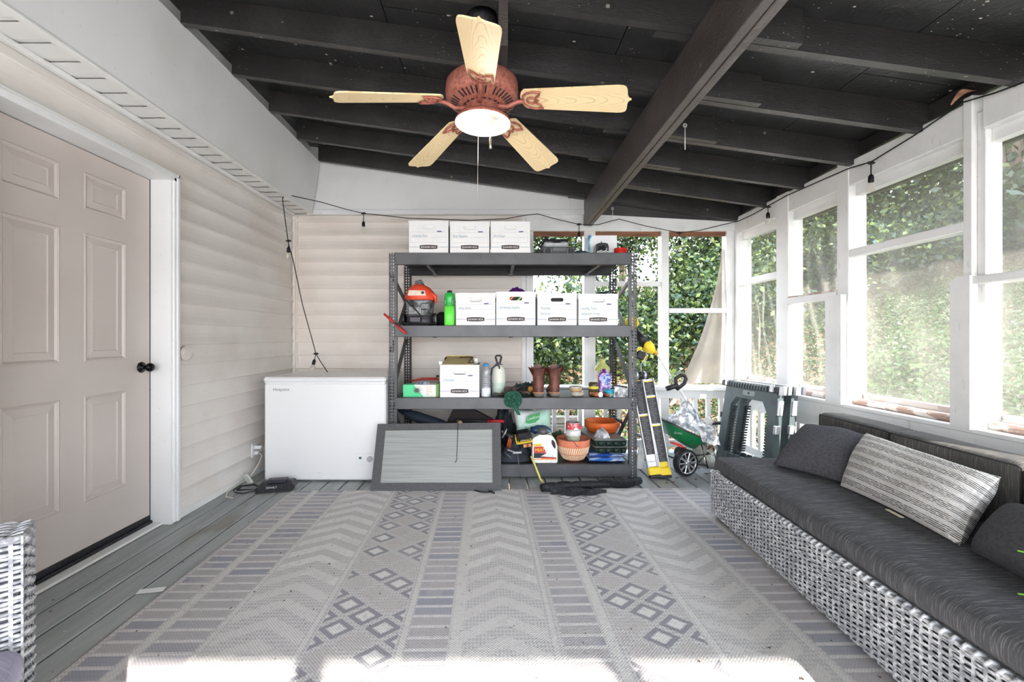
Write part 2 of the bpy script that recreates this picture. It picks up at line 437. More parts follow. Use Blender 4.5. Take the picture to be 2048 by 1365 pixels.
wr.part('shelf_edge', box(XR - .0, XR + .03, 2.917, 3.398, 1.4285, 1.440, c=.002), mWorn)
for i in range(40):
    y = 4.02 - i * .122
    if any(p0 - .04 < y < p1 for p0, p1 in ((3.40, 3.545), (2.817, 2.915), (2.045, 2.128), (1.44, 1.5), (.6, .66), (-.62, -.52))): continue
    if y < .2: break
    wr.part('baluster', box(XR + .012, XR + .048, y, y + .037, .131, .469, c=.003), mWhite)
wr.part('sun_block_panel', box(XR + .02, XR + .06, .86, 1.44, .12, 2.10, c=.003), mWhite)  # unseen panel added out of view to keep sun off the sofa
# wavy dusty screen cloth in each bay (fine mesh: part of the light goes through)
def screen_mat():
    m = Mat('dusty_screen_mesh', rgb(196, 192, 184), .7); nt = m.nt; p = m.coord()
    tr = nt.nodes.new('ShaderNodeBsdfTransparent'); tl = nt.nodes.new('ShaderNodeBsdfTranslucent'); df = nt.nodes.new('ShaderNodeBsdfDiffuse')
    tl.inputs[0].default_value = rgb(206, 198, 188); df.inputs[0].default_value = rgb(150, 146, 138); tr.inputs[0].default_value = (1, 1, 1, 1)
    a = nt.nodes.new('ShaderNodeMixShader'); a.inputs[0].default_value = .35; nt.links.new(tl.outputs[0], a.inputs[1]); nt.links.new(df.outputs[0], a.inputs[2])
    f = (m.noise(p, 3, 3).step(.3, .7) * .14) + .64
    b = nt.nodes.new('ShaderNodeMixShader'); nt.links.new(f.o, b.inputs[0]); nt.links.new(a.outputs[0], b.inputs[1]); nt.links.new(tr.outputs[0], b.inputs[2])
    nt.links.new(b.outputs[0], nt.nodes['Material Output'].inputs[0]); return m.m
mScr = screen_mat()
def screen(y0, y1, z0, z1, amp, fr, seed):
    def fn(u, v):
        y = y0 + (y1 - y0) * u; z = z0 + (z1 - z0) * v
        e = min(1, 6 * u * (1 - u)) * min(1, 5 * v * (1 - v))
        d = amp * e * (sin((u * fr + v * .9 + seed) * 2 * pi) * .6 + sin((u * fr * 2.3 - v * 1.6) * 2 * pi + seed) * .4)
        return (XR + .09 + d, y, z)
    return MB().grid(fn, 40, 30)
for (a, b, am, fr, sd_) in ((3.545, 4.10, .035, 2.2, .3), (2.915, 3.40, .022, 1.6, 1.1), (2.128, 2.817, .010, 1.0, 2.6), (1.50, 2.045, .004, 1, .2)):
    wr.part('screen', screen(a, b, .73, 2.06, am, fr, sd_), mScr)
tn = MB()                                       # torn screen flap drooping in the last back bay
def fl_(u, v):
    z = 1.98 - v * 1.31; wd = .03 + (v ** 1.7) * .42
    x = 2.235 - wd + wd * u
    return (x, YB + .025 - .03 * v * sin(u * 9) + .02 * sin(v * 5 + u * 3), z)
tn.grid(fl_, 14, 26)
mFlap = Mat('torn_screen_cloth', rgb(190, 182, 172), .8)
def _fl(m):
    nt = m.nt; tr = nt.nodes.new('ShaderNodeBsdfTransparent'); mx = nt.nodes.new('ShaderNodeMixShader'); mx.inputs[0].default_value = .25
    m.color(m.mix(m.noise(m.coord(), 6, 4), rgb(204, 192, 180), rgb(168, 162, 152)))
    nt.links.new(m.b.outputs[0], mx.inputs[1]); nt.links.new(tr.outputs[0], mx.inputs[2]); nt.links.new(mx.outputs[0], nt.nodes['Material Output'].inputs[0])
_fl(mFlap); wb.part('torn_screen', tn, mFlap.m, label='torn beige screen cloth drooping in the corner bay')

# ------------------------------------------------------------------ soffit and white fascia on the house side
tr1 = struct('trim_1')
for i in range(52):
    y = Y0 + .02 + i * .1205
    if y > YB: break
    mb = MB(); x0, x1 = XL + .003, -1.752
    mb.add([(x0, y, 2.312), (x1, y, 2.312), (x1, y + .096, 2.312), (x0, y + .096, 2.312), (x0, y + .104, 2.3165), (x1, y + .104, 2.3165), (x1, y + .1195, 2.3165), (x0, y + .1195, 2.3165)],
           [(0, 3, 2, 1), (3, 4, 5, 2), (4, 7, 6, 5)])
    mb.box(x0, x1, y, y + .1195, 2.3225, 2.33); tr1.part('soffit_panel', mb, mSoff)
tr2 = struct('trim_2')
def fasc():
    mb = MB(); a = [(-1.765, 2.300), (-1.745, 2.300), (-1.675, 2.800), (-1.695, 2.812)]
    mb.prism(a, Y0, YB - .05); return mb
tr2.part('fascia_board', fasc(), mWhiteSm)
tr2.part('fascia_lip', MB().box(-1.775, -1.738, Y0, YB - .06, 2.298, 2.312, c=.002), mSoff)
tr2.part('frieze_board', MB().box(-1.80, -1.772, Y0, YB, 2.33, 3.02), mWhiteSm)

# ------------------------------------------------------------------ roof: rafters, splices, beam, sheathing
ce = struct('ceiling')
RD = .150
def rafter(xa, xb, y0, y1, dz=0):
    mb = MB(); mb.prism([(xa, zr(xa) + dz), (xb, zr(xb) + dz), (xb, zr(xb) + RD), (xa, zr(xa) + RD)], y0, y1); return mb
ys = [4.08 - .447 * i for i in range(14)]
rnd = random.Random(3)
for i, y in enumerate(ys):
    if y < Y0: break
    e = 1.38 + rnd.uniform(-.08, .1)
    ce.part('rafter', rafter(-1.665, e, y, y + .038), mRaft)
    ce.part('rafter', rafter(.70, 2.74, y + .0395, y + .0775, -.002), mRaft)
ce.part('roof_beam', MB().box(.852, .892, Y0, YB + .08, 2.193, 2.428, c=.003), mBeam)
ce.part('roof_beam', MB().box(.8935, .9335, Y0, YB + .08, 2.190, 2.425, c=.003), mBeam)
for j in range(4):
    for i in range(6):
        xa = -1.77 + j * 1.205; xb = min(xa + 1.200, 2.80); ya = Y0 - .10 + i * 1.22 - (j % 2) * .6; yb = min(ya + 1.215, 4.45)
        ya = max(ya, Y0 - .10)
        if yb - ya < .1 or xb - xa < .1: continue
        mb = MB(); z = lambda x: zr(x) + RD + .0015
        mb.prism([(xa, z(xa)), (xb, z(xb)), (xb, z(xb) + .03), (xa, z(xa) + .03)], ya, yb); ce.part('roof_panel', mb, mOSB)
ce.part('eave_board', MB().prism([(2.742, zr(2.742) - .01), (2.765, zr(2.76) - .01), (2.765, zr(2.76) + RD), (2.742, zr(2.742) + RD)], Y0 - .05, 4.45), mRaft)
ce.part('wall_blocking', MB().box(2.335, 2.37, Y0, 4.1, 2.29, zr(2.35) + RD - .005), mRaft)
gr_ = MB(); gr_.prism([(.936, 2.305), (2.30, zr(2.30) - .0), (2.74, zr(2.74)), (2.74, zr(2.74) + RD), (.936, zr(.936) + RD)], YB - .024, YB - .004); ce.part('gable_rafter', gr_, mRaft)
ce.part('roof_cover', MB().prism([(-2.4, zr(-2.4) + RD + .06), (2.85, zr(2.85) + RD + .06), (2.85, zr(2.85) + RD + .08), (-2.4, zr(-2.4) + RD + .08)], Y0 - .08, 4.5), mDark)
# open end behind the camera: header and posts only
we = struct('wall_rear')
we.part('header_board', MB().prism([(-1.95, 2.15), (2.42, 2.15), (2.42, zr(2.42) + RD - .004), (-1.95, zr(-1.95) + RD - .004)], Y0 - .095, Y0 - .06), mWhite)
for x in (-1.95, -.62, .55, 1.6): we.part('post', box(x, x + .09, Y0 - .055, Y0 - .002, -.2, 2.30, c=.004), mWhite)

# ------------------------------------------------------------------ door in the house wall
d1 = struct('door_1')
DX = -2.06; ya, yb = 1.668, 2.582
ld = MB(); ld.box(DX - .04, DX - .010, ya, yb, .05, 2.058)
pan = []
for (p0, p1) in ((1.800, 2.050), (2.170, 2.418)):
    for (q0, q1) in ((1.765, 1.950), (.997, 1.645), (.291, .824)): pan.append((p0, p1, q0, q1))
# face frame around the panels, made of strips so the panels stay recessed
for (s0, s1) in ((ya, 1.800), (2.050, 2.170), (2.418, yb)): ld.box(DX - .010, DX, s0, s1, .05, 2.058)
for (p0, p1) in ((1.800, 2.050), (2.170, 2.418)):
    for (s0, s1) in ((.05, .291), (.824, .997), (1.645, 1.765), (1.950, 2.058)): ld.box(DX - .010, DX, p0, p1, s0, s1)
slab = d1.part('door_slab', ld, mDoor)
for (p0, p1, q0, q1) in pan:
    mb = MB(); fr = []
    for ins, dx in ((0, -.001), (.006, .003), (.012, -.001), (.018, -.009), (.052, -.002), (.056, -.0055), (.060, -.0055)):
        fr.append([(DX + dx, p0 + ins, q0 + ins), (DX + dx, p1 - ins, q0 + ins), (DX + dx, p1 - ins, q1 - ins), (DX + dx, p0 + ins, q1 - ins)])
    mb.ring(fr, True, 0, False, False); mb.add(fr[-1], [(0, 1, 2, 3)]); d1.part('raised_panel', mb, mDoor)
fr = MB().box(-2.12, -1.935, 2.588, 2.606, .0, 2.075).box(-2.12, -1.935, 1.644, 1.662, .0, 2.075).box(-2.12, -1.935, 1.662, 2.588, 2.063, 2.08)
d1.part('door_jamb', fr, mWhiteSm)
cs = MB()
for (a, b, dx) in ((2.600, 2.618, 0), (2.618, 2.630, .008), (2.630, 2.644, .004)):
    cs.box(XL - .01, XL + .026 + dx, a, b, .006, 2.062 + (a - 2.6) + .018, c=.002); 
    cs.box(XL - .01, XL + .026 + dx, 1.65 - (b - 2.6), 1.65 - (a - 2.6), .006, 2.062 + (a - 2.6) + .018, c=.002)
    cs.box(XL - .01, XL + .026 + dx, 1.65 - (b - 2.6), b, 2.062 + (a - 2.6), 2.062 + (b - 2.6), c=.002)
d1.part('door_casing', cs, mWhiteSm)
d1.part('door_sweep', MB().box(DX - .035, DX + .006, ya, yb, .028, .060, c=.003).box(DX - .035, DX + .020, ya, yb, .012, .030, c=.003).box(DX - .012, DX + .001, 2.5825, 2.5875, .03, 2.06), mDark)
d1.part('threshold', MB().box(DX - .05, DX + .075, 1.662, 2.588, .0005, .014, c=.002), mWhite)
kb = MB(); kz, ky = .945, 2.520
kb.T = Matrix.Translation((DX, ky, kz)) @ Matrix.Rotation(radians(90), 4, 'Y')
kb.lathe([(0, .0), (.030, .0), (.032, .004), (.028, .010), (.012, .014), (.010, .030), (.016, .036), (.024, .044), (.026, .054), (.022, .064), (.012, .068), (0, .069)], n=24)
d1.part('door_knob', kb, mBlackMetal)
# ================================================================== outside: hillside, grass, leaf litter, shrubs
def gz(x, y):
    a = max(0, x - 2.9); b = max(0, y - 4.6)
    return -.50 + .37 * a * min(1, a / 1.5) + .20 * b * min(1, b / 2) * (1 / (1 + .1 * a)) + .05 * mnoise.noise(Vector((x * .6, y * .6, 0)))
m = Mat('hillside_ground', rgb(70, 92, 44), .9); p = m.pos(); x_, y_, z_ = m.xyz(p)
gsc = m.noise(p, 1.4, 5)
gr = m.mix(m.noise(p, 14, 5).step(.3, .7), rgb(48, 70, 32), rgb(76, 94, 50))
gr = m.mix(gsc.step(.55, .68) * .7, gr, rgb(92, 82, 64))
lit = m.mix(m.vor(p, 12, 'Color'), rgb(104, 84, 64), rgb(150, 118, 90))
c = m.mix((y_ - x_ * .9 - 1.9).step(-.8, .8), gr, lit); c = m.mix((y_ * .6 - x_ * .0).step(-1.2, .6).inv() * 1.0, c, rgb(158, 150, 142)); m.color(c); m.bump(m.noise(p, 30, 4), .8, .03); mGround = m.m
g = MB(); XA, XB, YA, YE = -14, 26, -16, 24
g.grid(lambda u, v: (XA + (XB - XA) * u, YA + (YE - YA) * v, gz(XA + (XB - XA) * u, YA + (YE - YA) * v)), 100, 100)
single('ground', g, mGround, None, None, kind='structure')

def leafcloud(name, n, sampler, size, cols, seed, label=None, fold=.25):
    """many small two-triangle leaves as one mesh with a few leaf materials"""
    r = np.random.RandomState(seed); c = sampler(r, n).astype(np.float64); n = len(c)
    d = r.normal(size=(n, 3)); d /= np.linalg.norm(d, axis=1)[:, None]
    e = r.normal(size=(n, 3)); e -= (e * d).sum(1)[:, None] * d; e /= np.linalg.norm(e, axis=1)[:, None]
    nn = np.cross(d, e); s = size[0] + (size[1] - size[0]) * r.rand(n); L = d * s[:, None]; W = e * (s * .30)[:, None]; B = nn * (s * fold * .3)[:, None]
    v = np.stack([c - L * .5, c + W + B, c + L * .5, c - W + B], 1).reshape(-1, 3)
    f = np.arange(n * 4).reshape(-1, 4); tri = np.stack([f[:, [0, 1, 2]], f[:, [0, 2, 3]]], 1).reshape(-1, 3)
    me = bpy.data.meshes.new(name); me.vertices.add(len(v)); me.vertices.foreach_set('co', v.ravel())
    me.loops.add(len(tri) * 3); me.loops.foreach_set('vertex_index', tri.ravel().astype(np.int32))
    me.polygons.add(len(tri)); me.polygons.foreach_set('loop_start', np.arange(len(tri), dtype=np.int32) * 3)
    try: me.polygons.foreach_set('loop_total', np.full(len(tri), 3, np.int32))
    except Exception: pass
    for q in cols: me.materials.append(q)
    me.polygons.foreach_set('material_index', np.repeat(r.randint(0, len(cols), n), 2).astype(np.int32)); me.update(calc_edges=True); me.validate()
    o = bpy.data.objects.new(name, me); COL.objects.link(o); o['kind'] = 'stuff'
    if label: o['label'] = label
    return o
def leafmat(name, c, tl=.35):
    m = Mat(name, c, .45, spec=.5); nt = m.nt
    t = nt.nodes.new('ShaderNodeBsdfTranslucent'); mx = nt.nodes.new('ShaderNodeMixShader'); mx.inputs[0].default_value = tl
    cc = m.mix(m.noise(m.pos(), 1.1, 3).step(.3, .7), c, tuple(q * .62 for q in c[:3]) + (1,)); m.color(cc)
    nt.links.new(cc, t.inputs[0]); nt.links.new(m.b.outputs[0], mx.inputs[1]); nt.links.new(t.outputs[0], mx.inputs[2])
    nt.links.new(mx.outputs[0], nt.nodes['Material Output'].inputs[0]); return m.m
LM = [leafmat('leaf_green', rgb(64, 84, 40)), leafmat('leaf_deep_green', rgb(42, 62, 36)), leafmat('leaf_yellow_green', rgb(98, 114, 58)), leafmat('leaf_blue_green', rgb(56, 78, 62))]
LMd = [leafmat('leaf_dark', rgb(46, 64, 30), .2), leafmat('leaf_darker', rgb(34, 50, 28), .2), leafmat('leaf_mid', rgb(66, 88, 42), .25), leafmat('leaf_grey_green', rgb(56, 76, 56), .25)]
def bank(cent, rad, shell=.55):
    def f(r, n):
        k = r.randint(0, len(cent), n); C = np.array(cent)[k]; R = np.array(rad)[k]
        d = r.normal(size=(n, 3)); d /= np.linalg.norm(d, axis=1)[:, None]; q = (shell + (1 - shell) * r.rand(n)) * (1 + .18 * r.normal(size=n))
        return C + d * R * q[:, None]
    return f
rr = random.Random(5); C1, R1, C2, R2 = [], [], [], []
for i in range(58):                              # shrubs behind the back wall
    x = -1.5 + i * .20 + rr.uniform(-.3, .3); y = 8.6 + rr.uniform(-1.0, 2.6) + .10 * x; h = rr.uniform(.7, 1.3)
    if y < 8.3 and 1.9 < x < 3.4: y += 1.2
    C1.append((x, y, gz(x, y) + h * .8)); R1.append((rr.uniform(.7, 1.0), .8, h))
for i in range(84):
    x = -2 + i * .17; y = 10.6 + rr.uniform(-.6, 2.4); C1.append((x, y, gz(x, y) + rr.uniform(2.2, 5.2))); R1.append((1.3, 1.1, 1.2))
for i in range(36):                              # shrubs along the top of the hillside
    t = i / 35; x = 10.6 - .6 * sin(t * 7) + rr.uniform(-.5, 1.8); y = 2.2 + t * 12.5
    if y > 9: x = 10.6 - (y - 9) * .7 + rr.uniform(-.5, .8)
    C2.append((x, y, gz(x, y) + rr.uniform(.5, 1.2))); R2.append((1.0, 1.1, rr.uniform(.9, 1.4)))
for i in range(46):
    t = i / 45; x = 12 + rr.uniform(-.6, 2.2); y = 1.5 + t * 14
    if y > 9: x -= (y - 9) * .8
    C2.append((x, y, gz(x, y) + rr.uniform(2.2, 5.6))); R2.append((1.4, 1.3, 1.4))
leafcloud('foliage', 170000, bank(C1, R1), (.07, .145), LM, 1, 'dense leafy shrubs growing on the bank behind the porch')
leafcloud('foliage', 78000, bank(C2, R2), (.13, .26), LMd, 2, 'dark leafy shrubs along the top of the grassy slope')
def gs(r, n):
    x = 2.9 + r.rand(n) ** .9 * 9.5; y = 1.0 + r.rand(n) * 11; o = np.array([(a, b, gz(a, b) + .03) for a, b in zip(x, y)]); return o
GM = [leafmat('grass_green', rgb(52, 80, 38)), leafmat('grass_light', rgb(72, 98, 50)), leafmat('grass_dry', rgb(92, 92, 66))]
leafcloud('grass', 90000, gs, (.04, .085), GM, 3, 'short green grass growing on the slope')
def gs2(r, n):
    x = 0 + r.rand(n) * 3.6; y = 4.7 + r.rand(n) * 3.6; return np.array([(a, b, gz(a, b) + .02) for a, b in zip(x, y)])
leafcloud('grass', 9000, gs2, (.05, .12), [GM[0], GM[1], leafmat('dry_leaf', rgb(140, 108, 80)), leafmat('dry_leaf_pale', rgb(176, 150, 124))], 4, 'thin grass and fallen leaves behind the porch')
# trunks, a stump, stacked landscape timbers
mBark = M('grey_bark', rgb(112, 100, 88), .9, c2=rgb(74, 64, 54), sc=9, stretch=(2, 2, .4), bump=.01)
tk = [(3.3, 11.4, .09, 7, .3, 'thin leaning trunk rising behind the back shrubs'), (5.6, 9.9, .14, 7, -.1, 'thick trunk standing behind the corner shrubs'),
      (11.0, 9.2, .13, 7, .2, 'grey trunk among the far shrubs of the slope'), (10.4, 7.3, .10, 7, -.2, 'slim grey trunk midway along the hilltop shrubs'), (9.9, 9.0 * .92, .12, 7, .1, 'bare trunk at the near end of the hilltop shrubs')]
tk[4] = (10.3, 8.9, .12, 7, .1, 'bare trunk beside the screened bay nearest the sofa')
for (x, y, r_, h, ln, lb) in tk:
    z0 = gz(x, y) - .1
    t = Thing('tree', lb, 'tree', (x, y, z0))
    t.part('trunk', MB().tube([(x, y, z0), (x + ln * .2, y, z0 + h * .3), (x + ln * .8, y + .1, z0 + h * .65), (x + ln, y, z0 + h)], [r_ * 1.2, r_, r_ * .8, r_ * .5], 10), mBark)
    t.part('branch', MB().tube([(x + ln * .3, y, z0 + h * .35), (x + .6, y - .3, z0 + h * .5), (x + 1.1, y - .5, z0 + h * .55)], [r_ * .4, r_ * .3, r_ * .15], 6).tube([(x + ln * .4, y, z0 + h * .45), (x - .5, y - .2, z0 + h * .6)], [r_ * .4, r_ * .15], 6), mBark)
sx_, sy_ = X(1362, 7.2), 7.2; sz = gz(sx_, sy_)
st = Thing('tree_stump', 'cut grey stump seen through the last back bay', 'stump', (sx_, sy_, sz))
st.part('stump', MB().lathe([(.22, -.1), (.17, .05), (.15, .22), (.14, .34), (.0, .345)], (sx_, sy_, sz), 14), mBark)
st.part('root', MB().tube([(sx_, sy_ - .1, sz + .1), (sx_ + .1, sy_ - .35, sz)], [.06, .02], 6).tube([(sx_ - .1, sy_ - .1, sz + .1), (sx_ - .3, sy_ - .25, sz)], [.06, .02], 6), mBark)
lt_ = Thing('timber_edging', 'weathered timbers stacked as a low edging behind the porch', 'edging', (1.0, 6.0, gz(1, 6)))
for k in range(3):
    lt_.part('timber', box(-.4 + .1 * k, 1.55 - .05 * k, 5.93 + .02 * k, 6.05 + .02 * k, gz(1, 6) + .105 * k, gz(1, 6) + .10 + .105 * k, c=.01), mTimber)
# ================================================================== rug
m = Mat('woven_outdoor_rug', rgb(196, 194, 190), .95, spec=.1); nt = m.nt; pc = m.coord('Object'); x, y, z = m.xyz(pc)   # x across 0..3, y along
W = 2.98
u = x / W                                              # 0..1 across
dsh = (u - .5).abs()
base = rgb(196, 194, 192); pale = rgb(222, 220, 217); gray = rgb(142, 141, 148); lil = rgb(150, 152, 165); beige = rgb(192, 187, 184)
# cross-hatched mesh ground
h1 = ((x * 230 + y * 150).sin() * (x * 230 - y * 150).sin()).gt(.2)
weave = (x * 520).sin() * (y * 520).sin()
col = m.mix(h1 * .6, rgb(204, 202, 200), rgb(166, 164, 165))
nz = m.noise(pc, 3.2, 4); nf = m.noise(pc, 60, 3)
def band(a, b): return u.gt(a) * u.lt(b)
def bandsym(a, b): return dsh.gt(a) * dsh.lt(b)
# ---- chevrons: centre band and the two outer bands
def chev(cx, wd, sgn, per=.124, slope=.62):
    d = ((u - cx) * W).abs()
    t = ((y + d * (slope * sgn)) / per).frac()
    return t.lt(.5) * d.lt(wd / 2), t
for cx, wd, sg in ((.495, .325, 1), (.19, .325, 1), (.805, .28, -1)):
    k, t = chev(cx, wd, sg)
    rows = (y * 1.6 + nz * 3).sin().gt(-.2)
    col = m.mix(k * .9, col, pale)
    col = m.mix(k * rows.inv() * .35, col, beige)
# ---- diamonds
def diam(cx, wd, seed):
    ux = ((u - cx) * W) / .178; vy = y / .150
    a = (ux + vy); b = (vy - ux)
    fa = (a.frac() - .5).abs(); fb = (b.frac() - .5).abs(); d = fa.max(fb)
    cell = m.noise(m.vec(a.floor() * 3.7, b.floor() * 5.1, seed), .9, 0)
    msk = ((u - cx) * W).abs().lt(wd / 2)
    return d, cell, msk
for cx, sd_ in ((.31, 1.3), (.69, 7.7)):
    d, cell, msk = diam(cx, .31, sd_)
    ring = d.lt(.40) * d.gt(.24); core = d.lt(.20)
    full = cell.gt(.56)
    col = m.mix(ring * msk * full.inv() * .9, col, gray); col = m.mix(core * msk * full.inv() * .95, col, pale)
    col = m.mix(d.lt(.40) * msk * full * .7, col, beige)
# ---- brick ladders
def brick(a, b, col):
    k = band(a, b); t = (y / .0625); fr = t.frac(); body = fr.gt(.22) * fr.lt(.95)
    cell = m.noise(m.vec(t.floor() * 1.7, a * 91, 2.0), .8, 1)
    c = m.mix(cell.step(.44, .56), lil, rgb(178, 174, 175)); c = m.mix((nz.gt(.53)) * .6, c, rgb(168, 166, 168))
    col = m.mix(k * body * .85, col, c); return m.mix(k * body.inv() * .5, col, pale)
for a, b in ((.008, .050), (.066, .125), (.375, .425), (.567, .618), (.874, .928), (.945, .992)): col = brick(a, b, col)
# ---- plain divider stripes
for a, b in ((.053, .063), (.128, .1335), (.2465, .2525), (.366, .373), (.428, .443), (.554, .5595), (.621, .632), (.745, .753), (.861, .869), (.932, .941)):
    col = m.mix(band(a, b) * .95, col, rgb(212, 210, 206))
# ---- wear, dirt, pile speckle
col = m.mix(nz.step(.5, .72) * .4, col, rgb(200, 196, 193))
col = m.mix(m.noise(pc, 1.1, 3).step(.5, .75) * .25, col, rgb(206, 201, 198))
col = m.mix(nf.step(.5, .75) * .30, col, rgb(150, 148, 148)); col = m.mix(weave.lt(-.55) * .35, col, rgb(140, 138, 138)); m.color(col)
m.bump(nf * .6 + weave * .35 + h1 * .2, .5, .003); mRug = m.m
mEdge = M('tan_rug_binding', rgb(176, 158, 146), .9, c2=rgb(150, 130, 118), sc=60)
rg = MB(); nx, ny = 60, 100; L = 5.3
def rf(u_, v_):
    xx, yy = W * u_, -L * v_
    zz = .006 + .0015 * mnoise.noise(Vector((xx * 3, yy * 2, 0)))
    return (xx, yy, zz)
rg.grid(rf, nx, ny); rg.ring([[(0, 0, 0), (0, 0, .006), (-.004, 0, .004)], [(0, -L, 0), (0, -L, .006), (-.004, -L, .004)]], True, 1)
rg.ring([[(W, 0, 0), (W, 0, .006), (W + .004, 0, .004)], [(W, -L, 0), (W, -L, .006), (W + .004, -L, .004)]], True, 1)
rg.box(0, W, -.001, .004, 0, .006, 1).box(0, W, -L, 0, -.0, .001, 0)
ro = rg.build('rug', [mRug, mEdge]); ro['label'] = 'large pale grey patterned outdoor rug with chevrons and diamonds on the deck'; ro['category'] = 'rug'
ro.location = (-1.472, 3.135, .001); ro.rotation_euler = (0, 0, radians(1.2))
# ================================================================== wicker and cushions
mWick = Mat('grey_white_wicker', rgb(170, 170, 172), .45)
def _w(m):
    p = m.coord(); a = m.noise(m.scale(p, (1, 1, 1)), 60, 3)
    b = m.noise(p, 11, 2)
    m.color(m.mix(a.step(.36, .6), rgb(140, 142, 148), m.mix(b.step(.4, .6), rgb(214, 215, 218), rgb(186, 188, 192)))); return m.m
mWick = _w(mWick); mWickD = M('wicker_backing', rgb(78, 80, 84), .8)
def cushion_fab(name, base, thread, ax=0, sc=170):
    m = Mat(name, base, .85, spec=.2); p = m.coord(); s = [.05, 1, .05]
    st_ = m.noise(m.scale(p, tuple(s)), sc, 2, .3); wv = m.noise(m.scale(p, (1, 1, 1)), 9, 2)
    c = m.mix(st_.step(.50, .68) * .8, base, thread); c = m.mix(m.noise(p, 260, 1).step(.5, .8) * .3, c, tuple(q * .6 for q in base[:3]) + (1,)); m.color(c)
    m.bump(m.noise(p, 320, 2) + wv * .2, .35, .001); return m.m
def weave(mb, o, du, dz, lu, lz, nrm, pr=.0118, ps=.036, seg=.012, amp=.0042, tw=.0052, mi=0):
    """basket weave: horizontal strands passing in front of and behind upright stakes"""
    o, du, dz, nrm = map(Vector, (o, du, dz, nrm)); rd = random.Random(int(o.x * 100 + o.y * 77))
    rows = int(lz / pr); ns = max(2, int(lu / seg))
    for r in range(rows):
        zc = (r + .5) * pr; rings = []; ph = (r // 1) % 2 * pi + rd.uniform(-.25, .25); jit = rd.uniform(-.001, .001)
        for i in range(ns + 1):
            uu = lu * i / ns; off = amp * sin(uu / ps * pi + ph); wob = .0012 * sin(uu * 37 + r * 2.1) + jit
            c = o + du * uu + dz * (zc + wob) + nrm * off
            rings.append([c + dz * tw, c + nrm * tw * .55, c - dz * tw, c - nrm * tw * .4])
        mb.ring(rings, True, mi, True, False)
    for k in range(int(lu / ps) + 1):
        uu = k * ps; c = o + du * uu
        if uu > lu: break
        mb.obox(c + dz * lz / 2, du * .004, dz * lz / 2, nrm * .0022, mi)
# ------------------------------------------------------------------ sofa (local: u towards the camera end, v across to the wall)
SO = Vector((1.345, 2.700, 0)); DU = Vector((-.058, -.998, 0)).normalized(); DV = Vector((.998, -.058, 0)).normalized()
TS = Matrix((DU, DV, Vector((0, 0, 1)))).transposed().to_4x4(); TS.translation = SO
so = Thing('sectional_sofa', 'low grey wicker sofa with charcoal seat cushions along the screened side', 'sofa', (1.75, 1.6, 0))
LS, WS = 2.55, .90
mFab = cushion_fab('charcoal_striped_fabric', rgb(76, 76, 79), rgb(122, 122, 124), 1, 330); mFabB = cushion_fab('charcoal_back_fabric', rgb(76, 75, 74), rgb(116, 112, 106), 2, 300)
b = MB(); b.T = TS; b.box(.012, LS, .012, WS, .035, .285, c=.01); base = so.part('frame', b, mWickD)
b = MB(); wv = so.part
b = MB(); b.T = TS; weave(b, (0.006, .002, .035), (1, 0, 0), (0, 0, 1), LS, .255, (0, -1, 0), pr=.0095, ps=.030, seg=.011, amp=.0035, tw=.0043); so.part('wicker_front', b, mWick, kind='stuff')
b = MB(); b.T = TS; weave(b, (.002, .004, .035), (0, 1, 0), (0, 0, 1), WS, .255, (-1, 0, 0), pr=.0095, ps=.030, seg=.011, amp=.0035, tw=.0043); so.part('wicker_end', b, mWick, kind='stuff')
b = MB(); b.T = TS
for i in range(int(LS / .03)): b.tube([(.01 + i * .03, -.006, .283), (.014 + i * .03, .006, .297), (.018 + i * .03, .022, .290)], .0065, 5)
b.box(.0, LS, -.002, .05, .282, .292, c=.003); so.part('woven_rim', b, mWick, kind='stuff')
for (u0, v0) in ((.08, .06), (.08, .82), (1.2, .06), (2.4, .06)):
    b = MB(); b.T = TS; b.box(u0, u0 + .05, v0, v0 + .05, .001, .04, c=.005); so.part('leg', b, mWickD)
